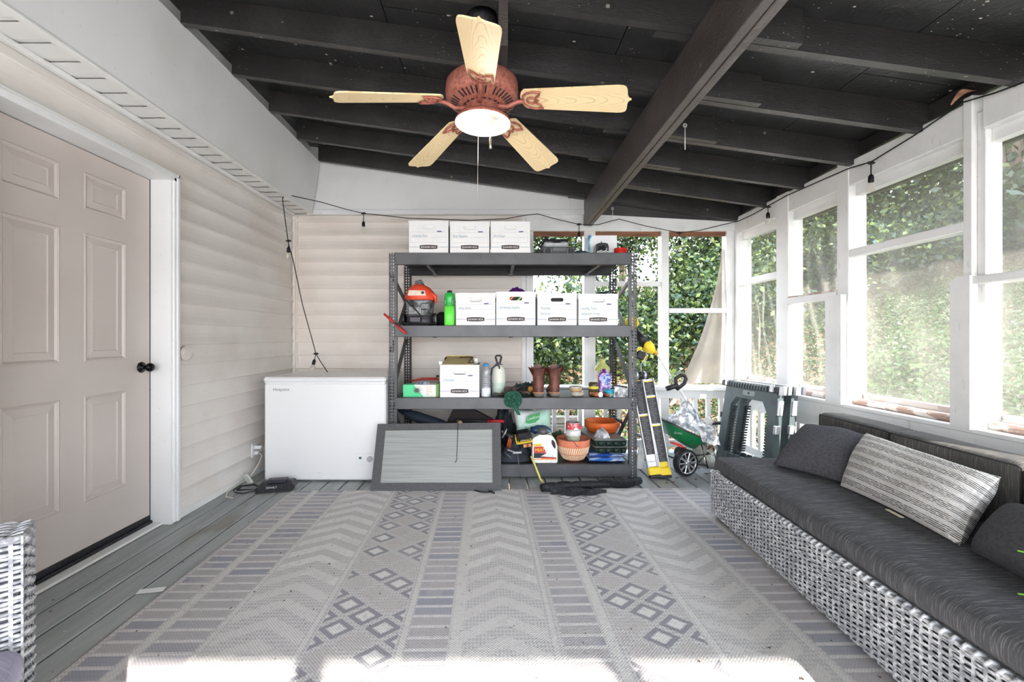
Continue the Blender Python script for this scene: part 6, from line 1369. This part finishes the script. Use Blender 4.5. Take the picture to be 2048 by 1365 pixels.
def lampset(p, drop, dirv=(0, 0, -1), bulb_=True, long=.045):
    p = Vector(p); dv = Vector(dirv).normalized()
    s = MB(); s.tube([p + Vector((-.022, 0, 0)), p, p + Vector((.022, 0, 0))], [.005, .012, .005], 8)
    e = p + dv * long; s.tube([p, e], .0035, 6); s.tube([e, e + dv * .012, e + dv * .042, e + dv * .050], [.006, .014, .015, .013], 12)
    so_ = sl.part('socket', s, mCord)
    T_ = dv.to_track_quat('Z', 'Y').to_matrix().to_4x4(); T_.translation = e + dv * .048
    b = MB(); b.T = T_; b.lathe([(.010, 0), (.012, .008), (.018, .022), (.0215, .036), (.019, .048), (.010, .056), (0, .058)], n=14); sl.part('bulb', b, mClear, so_)
lampset(P(727, 427, YW), .05, long=.075)
lampset(P(1158, 449, YW), .05, long=.068); lampset(P(1359, 466, YW), .05, long=.068)
lampset(P(577, 482, 3.72), .03, long=.052); lampset(P(632, 708, 3.88), .03, (-.25, 0, -1), long=.05)
lampset(wallR(1536, 414), .05, long=.045); lampset(wallR(1742, 326), .05, long=.070)
mHook = M('white_painted_hook', rgb(222, 220, 214), .4, .2)
for (p0, lb) in ((P(1370, 230, 2.47), 'white eye hook screwed into the beam by the second rafter pair'), (P(1225, 404, 3.95), 'small white eye hook at the wall end of the beam')):
    zb_ = 2.19; xh = .912 if p0.y < 3 else .915; yh = xh * F / (p0.x * F / p0.y)
    h = MB(); zl = p0.z if True else 0; yh = p0.y; xh = p0.x
    h.tube([(xh, yh, 2.191), (xh, yh, zl - .05)], .0028, 6); h.tube([(xh + .010 * cos(t), yh, zl - .060 + .010 * sin(t)) for t in [2 * pi * i / 14 for i in range(14)]], .0026, 6, closed=True)
    single('eye_hook', h, mHook, lb, 'hook', (xh, yh, 2.19), 'eye hooks on the beam')
mLeafD = M('dry_brown_leaf', rgb(190, 146, 116), .8, c2=rgb(150, 106, 80), sc=40)
single('dry_leaf', MB().grid(lambda u, v: (2.305 + .035 * (u - .5), 2.075 + .10 * v, 2.304 + .022 * sin(v * 3) + .022 * sin(u * 5 + v * 4) * v), 8, 10), mLeafD, 'curled brown dry leaf on the post head under the roof', 'leaf', (2.30, 2.1, 2.3))
# ================================================================== outlet, charger, cords, mat by the door side
xo = XL + .012
ou = Thing('wall_outlet', 'white outlet with plugs low on the house wall by the freezer', 'outlet', (xo, 3.48, .2))
ou.part('cover_plate', MB().box(xo - .005, xo + .006, 3.445, 3.520, .155, .270, c=.002), mEnam)
ou.part('receptacle', MB().box(xo + .005, xo + .009, 3.465, 3.500, .220, .250, c=.002).box(xo + .005, xo + .009, 3.465, 3.500, .172, .202, c=.002), mSoff)
ou.part('plug', MB().box(xo + .008, xo + .060, 3.470, 3.498, .222, .250, c=.004).tube([(xo + .06, 3.485, .236), (xo + .07, 3.485, .236)], .004, 6), mEnam)
ou.part('plug', MB().box(xo + .008, xo + .036, 3.472, 3.498, .178, .202, c=.004), mEnam)
single('extension_cord', MB().tube([(xo + .036, 3.485, .190), (xo + .065, 3.48, .17), (xo + .06, 3.45, .12), (xo + .04, 3.40, .06), (xo + .03, 3.37, .035), (xo + .03, 3.34, .03), (xo + .02, 3.24, .02), (xo + .02, 3.10, .008), (xo + .06, 3.02, .006), (xo + .12, 3.0, .006)], .004, 6), M('cream_cord', rgb(226, 220, 206), .5), 'cream cord dropping from the outlet to the deck', 'cord', (xo, 3.4, .01))
ta = MB(); ta.T = Matrix.Translation((xo + .075, 3.265, .052)) @ Matrix.Rotation(radians(28), 4, 'X') @ Matrix.Rotation(radians(-12), 4, 'Y'); ta.box(-.022, .022, -.010, .010, -.045, .04, c=.006)
ta.lathe([(.011, .04), (.012, .05), (.006, .052)], n=10)
single('plug_tap', ta, M('grey_white_plastic', rgb(196, 196, 188), .5), 'small grey white three way plug tap resting against the wall base', 'adapter', (xo + .07, 3.26, .01))
bc = Thing('battery_charger', 'black battery charger on the deck in front of the freezer', 'charger', (-1.60, 3.17, 0))
T = Matrix.Translation((-1.60, 3.17, .002)) @ Matrix.Rotation(radians(12), 4, 'Z')
b = MB(); b.T = T; b.prism([(-.125, 0), (.115, 0), (.140, .030), (.115, .062), (-.105, .050), (-.130, .028)], -.055, .055); bc.part('body', b, mDark)
b = MB(); b.T = T; b.box(-.06, .075, -.03, .035, .055, .082, c=.006).box(.080, .115, -.03, .03, .052, .068, c=.004).tube([(.085, -.02, .066), (.085, .02, .066)], .010, 8); bc.part('battery_dock', b, M('dark_grey_plastic', rgb(54, 56, 62), .4))
b = MB(); b.T = T; b.text('DEWALT', .019, (-.055, -.0562, .030), squash=.95); bc.part('lettering', b, mSoff)
b = MB()
for k in range(3): b.tube([(-1.725, 3.16, .010), (-1.80 - .01 * k, 3.15 - .012 * k, .010 + .004 * k), (-1.865 - .008 * k, 3.13 + .01 * k, .012), (-1.87, 3.20 + .01 * k, .016), (-1.81, 3.24 + .01 * k, .014), (-1.73, 3.20, .012)], .0032, 5)
b.tube([(-1.725, 3.14, .008), (-1.80, 3.085, .006), (-1.87, 3.11, .006), (-1.91, 3.16, .006), (-1.90, 3.25, .01)], .0035, 5); bc.part('power_cord', b, mCord)
cc_ = P(371, 707, 2.74)
single('vent_cover', MB().tube([(XL + .01, 2.71, 1.02), (XL + .022, 2.71, 1.02)], [.046, .043], 20).tube([(XL + .021, 2.71, 1.02), (XL + .027, 2.71, 1.02)], [.034, .032], 20), mSidL, 'small round cream cover plate on the siding beside the door', 'cover plate', (XL, 2.71, 1.02))
# paper tag at the rug edge
pg = MB(); pg.T = Matrix.Translation((X(300, 1.90), 1.91, .0025)) @ Matrix.Rotation(radians(12), 4, 'Z'); pg.box(-.055, .05, -.018, .018, 0, .0012)
pg.text('o', .016, (-.0, -.004, .0014), up=(0, 1, 0), mi=1).text('x', .01, (-.035, -.006, .0014), up=(0, 1, 0), mi=1) if False else None
single('paper_tag', pg, [mEnam, mDark], 'small white paper tag poking out from under the rug edge', 'tag', (-1.5, 1.9, .002))
# specks of leaf and bark on the deck and rug
fk = MB(); rr = random.Random(12)
for i in range(260):
    x, y = rr.uniform(-1.9, 1.3), rr.uniform(1.3, 3.3); s_ = rr.uniform(.002, .007) * (1.6 if rr.random() < .1 else 1); a = rr.uniform(0, 6.28); z_ = .0105 if x > -1.5 and y < 3.12 else .0012
    fk.add([(x, y, z_), (x + s_ * 2 * cos(a), y + s_ * 2 * sin(a), z_), (x + s_ * 1.8 * cos(a + .6), y + s_ * 1.8 * sin(a + .6), z_ + .002)], [(0, 1, 2)], 0)
single('leaf_crumbs', fk, M('dark_leaf_crumbs', rgb(96, 78, 64), .9), None, None, kind='stuff')
# ================================================================== corner: ladder, trimmer, spreader, sawhorses
mAlu = M('brushed_aluminium', rgb(196, 197, 200), .35, .55, c2=rgb(168, 170, 174), sc=20, stretch=(1, 1, .1)); mYel = M('bright_yellow_plastic', rgb(246, 216, 50), .45, c2=rgb(232, 198, 40), sc=6)
ld2 = Thing('folding_ladder', 'folded aluminium ladder with black warning labels and yellow feet', 'ladder', (1.33, 3.42, 0)); rd = random.Random(4)
for k, (tx0, bx0, bY, tY) in enumerate(((1268, 1309, 3.44, 3.62), (1290, 1328, 3.43, 3.60))):
    bt = P(bx0 + 1, 950, bY); bt.z = .030; tp = P(tx0 + 5, 758, tY); d_ = (tp - bt); ax = d_.normalized(); sd2 = Vector((1, -.15, 0)); sd2 = (sd2 - ax * sd2.dot(ax)).normalized(); fr_ = ax.cross(sd2).normalized()
    if fr_.y > 0: fr_ = -fr_
    mid = (bt + tp) / 2; hl = d_.length / 2; b_ = MB()
    for s_ in (-1, 1): b_.obox(mid + sd2 * s_ * .043, sd2 * .0055, fr_ * .022, ax * hl, 0, .003)
    b_.obox(mid - fr_ * .006, sd2 * .040, fr_ * .003, ax * hl); rail = ld2.part('rail', b_, mAlu)
    lb2 = MB(); lt2 = MB()
    for (f0, f1) in (((.20, .60), (.62, .98)) if k == 0 else ((.13, .50), (.52, .80), (.82, .97))):
        m_ = bt + d_ * ((f0 + f1) / 2); lb2.obox(m_ + fr_ * .0005, sd2 * .0375, fr_ * .004, ax * (d_.length * (f1 - f0) / 2)); lb2.obox(bt + d_ * f1 + fr_ * .001, sd2 * .0375, fr_ * .004, ax * .004, 1)
        nl = int((f1 - f0) * d_.length / .0135)
        for i in range(nl):
            c_ = bt + d_ * (f0 + (f1 - f0) * (i + .5) / nl) + fr_ * .005; w_ = rd.uniform(.008, .026); c_ = c_ + sd2 * rd.uniform(-.008, .008); lt2.obox(c_, sd2 * w_, fr_ * .0003, ax * .0018)
    ld2.part('warning_label', lb2, [mPlK, mYel], rail); ld2.part('label_print', lt2, M('grey_print_marks', rgb(128, 128, 130), .6), rail, kind='stuff')
    fb = MB(); fb.obox(bt + ax * .026, sd2 * .050, fr_ * .030, ax * .034, 0, .010); ft = ld2.part('foot', fb, mYel)
    fb = MB(); fb.obox(bt - ax * .012, sd2 * .048, fr_ * .032, ax * .012, 0, .006); ld2.part('rubber_sole', fb, mDark, ft)
    ld2.part('rung_plate', MB().obox(bt + ax * .080 + fr_ * .004, sd2 * .040, fr_ * .006, ax * .020, 0, .002), mYel if k else mAlu, rail)
tp2 = P(1286, 745, 3.60); hg = MB(); hg.tube([tp2 + Vector((-.085, 0, -.03)), tp2 + Vector((-.045, 0, -.028))], .036, 18); ld2.part('hinge', hg, mAlu); hg = MB(); hg.tube([tp2 + Vector((.0, 0, -.025)), tp2 + Vector((.020, 0, -.025))], .034, 18); ld2.part('hinge', hg, mAlu)
hg = MB(); hg.tube([tp2 + Vector((-.050, .003, -.028)), tp2 + Vector((.0, .003, -.026))], .038, 18).tube([tp2 + Vector((.018, .003, -.025)), tp2 + Vector((.036, .003, -.024))], .036, 18); ld2.part('hinge_cover', hg, mPlK)
ld2.part('spring_wire', MB().tube([P(1283, 775, 3.58), P(1282, 728, 3.60), P(1294, 718, 3.62), P(1292, 702, 3.64)], .0035, 6), mAlu)
# white folded step with curved leg behind the ladder
wl2 = Thing('folded_step', 'folded white metal step standing behind the ladder', 'step stool', (1.25, 3.75, 0))
wl2.part('leg', MB().tube([P(1282, 815, 3.75), P(1284, 872, 3.72), P(1290, 900, 3.72)], .010, 8).tube([P(1292, 812, 3.75), P(1296, 870, 3.72), P(1302, 895, 3.72)], .010, 8), mWPl)
wl2.part('curved_bar', MB().tube([P(1270, 868, 3.70), P(1290, 876, 3.66), P(1302, 890, 3.64), P(1306, 894, 3.64)], [.016, .018, .014, .01], 10), mAlu)
a_ = P(1281, 925, 3.66); wl2.part('foot_panel', MB().obox((X(1283, 3.66), 3.68, .100), (.030, 0, 0), (0, .006, 0), (.016, 0, .099), 0, .003), mWPl)
# string trimmer
tm = Thing('string_trimmer', 'yellow and black cordless trimmer leaning across the corner', 'string trimmer', tuple(P(1440, 905, 3.62)))
A_, B2 = P(1303, 693, 3.86), P(1440, 906, 3.62); tm.part('shaft', MB().tube([A_, A_.lerp(B2, .40)], .0075, 10).tube([A_.lerp(B2, .40), A_.lerp(B2, .62)], .0125, 10).tube([A_.lerp(B2, .60), B2], .0145, 10), mWPl)
h0, h1, h2 = P(1262, 652, 3.94), P(1289, 691, 3.88), P(1305, 702, 3.855)
tm.part('motor_housing', MB().tube([h1.lerp(h0, -.02), P(1291, 690, 3.88), P(1300, 698, 3.86), P(1308, 706, 3.85)], [.050, .058, .050, .020], 16), mYel)
tm.part('rear_grip', MB().tube([P(1271, 661, 3.93), P(1280, 674, 3.90), P(1291, 688, 3.88)], [.030, .034, .054], 14).tube([P(1279, 688, 3.88), P(1286, 695, 3.87)], [.010, .014], 8).tube([P(1296, 673, 3.9), P(1299, 686, 3.88)], [.012, .012], 8), mPlK)
bt_ = MB(); bt_.blob(P(1264, 646, 3.95), (.062, .05, .060), .06, 2, 2); tm.part('rear_housing', bt_, mYel)
tm.part('battery', MB().obox(P(1280, 711, 3.80), (.036, 0, -.014), (0, .03, 0), (.014, 0, .034), 0, .010), mPlK); tm.part('battery_band', MB().obox(P(1275, 700, 3.81), (.030, 0, .020), (0, .031, 0), (-.005, 0, .008), 0, .003).obox(P(1289, 716, 3.81), (.02, 0, .026), (0, .02, 0), (-.006, 0, .005), 0, .003), mYel)
tm.part('yellow_clip', MB().tube([A_.lerp(B2, .035), A_.lerp(B2, .085)], .016, 10), M('amber_clip', rgb(226, 170, 60), .5))
hp = [P(1352, 768, 3.72), P(1351, 758, 3.72), P(1362, 750, 3.72), P(1369, 752, 3.72), P(1372, 758, 3.72), P(1368, 768, 3.72), P(1354, 779, 3.72), P(1345, 776, 3.72)]
tm.part('front_handle', MB().tube(hp, .0165, 10, closed=True).tube([P(1333, 778, 3.72), P(1345, 774, 3.72), P(1356, 772, 3.72)], [.022, .024, .020], 10), mPlK)
# spreader with bag
sp2 = Thing('lawn_spreader', 'green hopper lawn spreader with a chrome wheel in the corner', 'spreader', (X(1378, 3.62), 3.6, 0))
mHop = M('green_hopper_plastic', rgb(20, 118, 66), .28, c2=rgb(16, 100, 56), sc=3, spec=.6); xc, yc = X(1366, 3.62), 3.62
tz0, tz1 = Z(836, 3.62), Z(838, 3.62)
def hop(z_, xl, xr_, ry): return [(xl + (xr_ - xl) * (.5 + .5 * math.copysign(abs(cos(a)) ** .7, cos(a))), yc + ry * math.copysign(abs(sin(a)) ** .7, sin(a)), z_) for a in [2 * pi * i / 28 for i in range(28)]]
def hopt(rows):  # rows (zleft, zright, xl, xr, ry)
    R_ = []
    for zl, zr_, xl, xr_, ry in rows:
        o = hop(0, xl, xr_, ry); R_.append([(p_[0], p_[1], zl + (zr_ - zl) * (p_[0] - xl) / (xr_ - xl)) for p_ in o])
    return R_
x = lambda q: X(q, 3.62); zq = lambda q: Z(q, 3.62)
sp2.part('hopper', MB().ring(hopt([(zq(894), zq(896), x(1374), x(1388), .05), (zq(884), zq(886), x(1356), x(1398), .09), (zq(868), zq(884), x(1332), x(1406), .135), (zq(838), zq(882), x(1320), x(1411), .155)]), cap=False), mHop)
sp2.part('hopper_rim', MB().ring(hopt([(zq(838), zq(882), x(1317), x(1413), .162), (zq(835), zq(879), x(1317), x(1413), .162), (zq(835), zq(879), x(1322), x(1409), .150)]), cap=False), mPlK)
sp2.part('lettering', MB().text('Scotts', .030, (x(1333), yc - .150, zq(860)), right=(1, 0, -.10), up=(.1, 0, 1), squash=.9, shear=.2), M('pale_print', rgb(150, 170, 156), .6))
wc = Vector((X(1371, 3.50), 3.50, .108)); wm = MB(); wt = []
tn_ = Vector((.32, -.95, 0)).normalized(); sdw = Vector((0, 0, 1)).cross(tn_).normalized()
def wcir(r_, o, n=32): return [wc + tn_ * o + (sdw * cos(2 * pi * i / n) + Vector((0, 0, 1)) * sin(2 * pi * i / n)) * r_ for i in range(n)]
wm.ring([wcir(.086, .028), wcir(.100, .030), wcir(.107, .018), wcir(.107, -.018), wcir(.100, -.030), wcir(.086, -.028), wcir(.086, .028)], True, 0, True, False); whl = sp2.part('wheel', wm, mDark)
mChr = M('chrome_wheel_trim', rgb(214, 216, 220), .22, .75); hb2 = MB(); hb2.ring([wcir(.090, .026), wcir(.086, .030), wcir(.078, .024), wcir(.078, .010)], True, 0, True, False)
for k in range(10):
    a = 2 * pi * k / 10; dr = sdw * cos(a) + Vector((0, 0, 1)) * sin(a); dt = tn_.cross(dr); hb2.obox(wc + tn_ * .024 + dr * .050, dr * .032, dt * (.0065 if k % 2 else .009), tn_ * .004, 0, .002)
hb2.ring([wcir(.024, .024, 16), wcir(.022, .034, 16), wcir(.010, .036, 16)], True, 0, True, True); sp2.part('wheel_trim', hb2, mChr, whl); sp2.part('wheel_backing', MB().ring([wcir(.085, .004), wcir(.085, .0)], True, 0, False, True), mPlK, whl)
sp2.part('axle_frame', MB().tube([wc, wc - tn_ * .30], .008, 8).tube([P(1400, 882, 3.58), P(1408, 905, 3.56), P(1416, 938, 3.52)], .006, 6).tube([P(1398, 925, 3.56), P(1416, 905, 3.6)], .005, 6).tube([P(1392, 912, 3.6), P(1420, 908, 3.6)], .006, 6), mPlK)
sp2.part('red_lever', MB().bar(P(1345, 886, 3.52), P(1364, 893, 3.50), .012, .020).tube([P(1340, 885, 3.55), P(1372, 897, 3.52)], .006, 6), mRed)
sp2.part('handle', MB().tube([P(1400, 866, 3.7), P(1430, 846, 3.72), P(1452, 844, 3.72)], .009, 8).tube([P(1424, 848, 3.72), P(1454, 847, 3.70)], .012, 8).tube([P(1448, 842, 3.70), P(1454, 843, 3.70)], .016, 8), mPlK)
sp2.part('counterweight', MB().tube([P(1362, 905, 3.68), P(1360, 905, 3.8)], .05, 20), mDark)
bgm = film('silver_grey_poly_bag', rgb(120, 134, 150), .62); bb = MB()
def bagf(u, v_):
    a = 2 * pi * u; r_ = 1 - v_ ** 1.25; n_ = abs(mnoise.noise(Vector((cos(a) * 2.2, sin(a) * 2.2, v_ * 4)))) + .5 * abs(mnoise.noise(Vector((cos(a) * 5, sin(a) * 5, v_ * 9))))
    return (x(1371) + .165 * cos(a) * r_ * (1 + .3 * n_) + .02 * v_, yc + .12 * sin(a) * r_ * (1 + .3 * n_), zq(858) + (zq(803) - zq(858)) * v_ - .07 * max(0, cos(a)) * (1 - v_) + .02 * n_)
bb.grid(bagf, 44, 18)
bgt = Thing('poly_bag', 'crumpled silver grey plastic bag piled in the green spreader', 'plastic bag', (x(1371), yc, zq(850))); bgt.part('bag', bb, bgm)
bgt.part('hanging_fold', MB().grid(lambda u, v_: (x(1378) + (x(1412) - x(1378)) * u + .03 * v_, yc - .165 + .014 * sin(u * 13 + v_ * 3) - .01 * v_, zq(838) - .03 * u - (.155) * v_ + .006 * sin(u * 9)), 22, 14), bgm)
bgt.part('white_wad', MB().blob(P(1417, 842, 3.56), (.036, .03, .034), .3, 3, 6, nu=24, nv=16).blob(P(1424, 858, 3.58), (.028, .02, .024), .3, 3, 8), mWPl)
# dried plant and planter dish
pd = Thing('dried_plant', 'dried reddish brown plant in a pale dish behind the sofa end', 'plant', (X(1428, 3.75), 3.75, 0)); rd = random.Random(9); lv = MB()
for i in range(90):
    c_ = Vector((X(1432, 3.75) + rd.gauss(0, .05), 3.75 + rd.gauss(0, .05), .19 + rd.gauss(0, .055) + .02)); a, b2 = rd.uniform(0, 6.3), rd.uniform(-1, 1); d1_ = Vector((cos(a), sin(a), b2)).normalized() * rd.uniform(.018, .035); d2_ = d1_.orthogonal().normalized() * .011
    lv.add([c_ - d1_, c_ + d2_, c_ + d1_, c_ - d2_], [(0, 1, 2, 3)], rd.choice((0, 0, 1)))
pd.part('dried_leaves', lv, [M('dried_red_brown', rgb(110, 62, 50), .8, c2=rgb(70, 40, 34), sc=30), M('dried_pale', rgb(214, 196, 184), .8)], kind='stuff')
pd.part('stems', MB().tube([(X(1432, 3.75), 3.75, .05), (X(1436, 3.75), 3.74, .24)], .005, 6).tube([(X(1432, 3.75), 3.75, .05), (X(1424, 3.75), 3.75, .20)], .004, 6), mBrown)
pd.part('dish', MB().lathe([(.06, .0008), (.085, .02), (.10, .055), (.096, .055), (.07, .02), (0, .018)], (X(1430, 3.75), 3.75, 0), 24), M('pale_grey_dish', rgb(196, 194, 188), .6))
single('planter_trough', MB().prism([(X(1386, 3.8), .10), (X(1428, 3.8), .10), (X(1432, 3.8), .20), (X(1382, 3.8), .20)], 3.80, 3.95).box(X(1390, 3.8), X(1424, 3.8), 3.82, 3.93, .001, .1), M('pale_green_grey_plastic', rgb(200, 204, 192), .5), 'pale trough planter behind the spreader stand', 'planter', (X(1406, 3.85), 3.85, 0))
lf2 = MB(); rd = random.Random(31)
for i in range(60):
    c_ = Vector((rd.uniform(1.25, 1.95), rd.uniform(3.3, 4.05), .004)); a = rd.uniform(0, 6.3); d1_ = Vector((cos(a), sin(a), .1)) * rd.uniform(.010, .022); d2_ = Vector((-sin(a), cos(a), .3)) * .008; lf2.add([c_ - d1_, c_ + d2_, c_ + d1_, c_ - d2_], [(0, 1, 2, 3)])
single('fallen_leaves', lf2, M('fallen_leaf_brown', rgb(124, 84, 64), .8, c2=rgb(90, 60, 46), sc=20), None, None, kind='stuff')
# sawhorses
mSw1 = M('grey_green_plastic', rgb(84, 96, 98), .45, c2=rgb(72, 82, 84), sc=8); mSw2 = M('dark_grey_green_plastic', rgb(50, 58, 60), .5, c2=rgb(40, 46, 48), sc=8); mSwM = M('galvanized_clip', rgb(206, 208, 212), .35, .5)
def sawhorse(label, off, first):
    O = Vector((1.99, 3.64, 0)) + Vector((off, .04 * off, 0)); E = Vector((.20, -.98, 0)).normalized(); Nn = Vector((-.98, -.20, 0)).normalized()   # E along length, Nn towards the room
    lean = Vector((-.10, -.02, 0)); HH = .76; LL = .52
    t_ = Thing('folding_sawhorse', label, 'sawhorse', tuple(O)); up = (Vector((0, 0, 1)) * HH - lean * 1.0); upn = up.normalized(); base = O + lean
    def pt(u, v_, o=0): return base + E * (u * LL) + up * v_ + Nn * o
    def slab(poly, th, mat, name, o0=0, par=None):
        n = len(poly); b_ = MB(); b_.add([pt(u, v_, o0) for u, v_ in poly] + [pt(u, v_, o0 + th) for u, v_ in poly], [list(range(n)), list(range(2 * n - 1, n - 1, -1))] + [(i, (i + 1) % n, n + (i + 1) % n, n + i) for i in range(n)]); return t_.part(name, b_, mat, par)
    slab([(-.04, 0.003), (.10, 0.003), (.16, .76), (.27, .86), (.27, .945), (.02, .945)], .055, mSw1, 'leg')
    slab([(1.06, 0.003), (.92, 0.003), (.87, .72), (.75, .86), (.75, .945), (1.0, .945)], .055, mSw1, 'leg')
    slab([(.26, .84), (.76, .84), (.76, .945), (.26, .945)], .055, mSw1, 'cross_panel')
    for (u0, u1) in ((.155, .20), (.83, .875)):
        b_ = MB()
        for k in range(22): v_ = .14 + k * .028; b_.obox(pt((u0 + u1) / 2 + (.04 * (v_ - .5) * (1 if u0 < .5 else -1)), v_, .02), E * .010, up * .008, Nn * .022)
        t_.part('grip_ribs', b_, mSw2, kind='stuff')
    slab([(.06, .03), (.94, .03), (.90, .22), (.10, .22)], .03, mSw2, 'lower_tray', .012)
    b_ = MB()
    for k in range(7): b_.obox(pt(.16 + k * .112, .205, .045), E * .022, up * .045, Nn * .010, 0, .004)
    b_.obox(pt(.5, .15, .048), E * .22 * .95, up * .035, Nn * .006); b_.obox(pt(.5, .095, .055), E * .235, up * .008, Nn * .008); t_.part('tray_teeth', b_, mSw1)
    tb = MB(); tb.obox(pt(.5, .972, .027), E * (LL * .565), up * .030, Nn * .040, 0, .006); top = t_.part('top_beam', tb, mSw2)
    b_ = MB()
    for k in range(15): b_.obox(pt(.10 + k * .052, .972, .069), E * .006, up * .024, Nn * .004)
    t_.part('beam_ribs', b_, mSw1, top)
    for (q0, q1, q2, e_, u_, n_) in ((.06, .985, .070, .010, .030, .008), (.93, .985, .070, .014, .034, .008), (1.075, .97, .05, .012, .040, .020), (1.075, .97, .0, .012, .040, .014)): b_ = MB(); b_.obox(pt(q0, q1, q2), E * e_, up * u_, Nn * n_); t_.part('steel_clip', b_, mSwM, top)
    b_ = MB(); b_.obox(pt(.5, 1.004, .03), E * (LL * .34), up * .004, Nn * .010); t_.part('measure_strip', b_, mSwM, top)
    for (q0, q1, q2, e_, u_, n_) in ((1.01, .80, .03, .018, .070, .020), (1.035, .60, .045, .014, .040, .020)): b_ = MB(); b_.obox(pt(q0, q1, q2), E * e_, up * u_, Nn * n_, 0, .004); t_.part('hinge_bracket', b_, mSwM)
    b_ = MB(); b_.obox(pt(-.045, .62, .03), E * .012, up * .030, Nn * .016, 0, .004); t_.part('latch', b_, mPlK)
    b_ = MB(); b_.obox(pt(.50, .900, .057), E * .060, up * .026, Nn * .002, 0, .001); pl_ = t_.part('badge', b_, M('pale_badge', rgb(140, 150, 152), .5)); b_ = MB(); b_.obox(pt(.50, .900, .060), E * .007, up * .010, Nn * .001); t_.part('badge_mark', b_, mPlK, pl_)
    return t_
sawhorse('grey green folding sawhorse facing the room at the sofa end', 0, True)
sawhorse('grey green folding sawhorse stacked behind the first against the railing', .105, False)
# houseplant tips and pot rim at the near end of the sofa
hp_ = Thing('potted_plant', 'leafy green houseplant in a terracotta pot on the near end of the sofa', 'plant', (1.22, .90, .40))
def leaf3(a, b2, w_, n=8):
    a, b2 = Vector(a), Vector(b2); d_ = b2 - a; sd_ = d_.cross(Vector((0, .3, 1))).normalized(); mb = MB(); R_ = []
    for i in range(n + 1):
        t_ = i / n; wd = w_ * sin(pi * min(1, t_ * .95 + .03)) ** .8; c_ = a + d_ * t_ + Vector((0, 0, .012 * sin(pi * t_))); R_.append([c_ - sd_ * wd, c_ + Vector((0, 0, -.003)), c_ + sd_ * wd])
    mb.ring(R_, False, 0, True, False); return mb
mLf = leafmat('houseplant_leaf', rgb(120, 196, 60), .3)
pc2 = Vector((1.315, .86, .402))
hp_.part('pot', MB().lathe([(.05, .402), (.065, .41), (.085, .50), (.092, .502), (.092, .52), (.083, .52), (.07, .44)], (pc2.x, pc2.y, 0), 26), mTer)
L1 = P(2036, 1187, .90); L2 = P(2038, 1101, .92)
hp_.part('leaf', leaf3((pc2.x, pc2.y, .53), (L1.x, L1.y, L1.z), .020), mLf); hp_.part('leaf', leaf3((pc2.x + .01, pc2.y, .60), (L2.x - .003, L2.y, L2.z), .012), mLf)
for k in range(5): a = -.9 + k * .7; hp_.part('leaf', leaf3((pc2.x, pc2.y, .54), (pc2.x + .12 * cos(a), pc2.y + .12 * sin(a), .66 + .02 * k), .02), mLf)
hp_.part('stem', MB().tube([(pc2.x, pc2.y, .44), (pc2.x, pc2.y, .56), (pc2.x + .01, pc2.y, .62)], .004, 6), mLf); hp_.part('soil', MB().lathe([(.078, .505), (0, .508)], (pc2.x, pc2.y, 0), 20), mTimber)
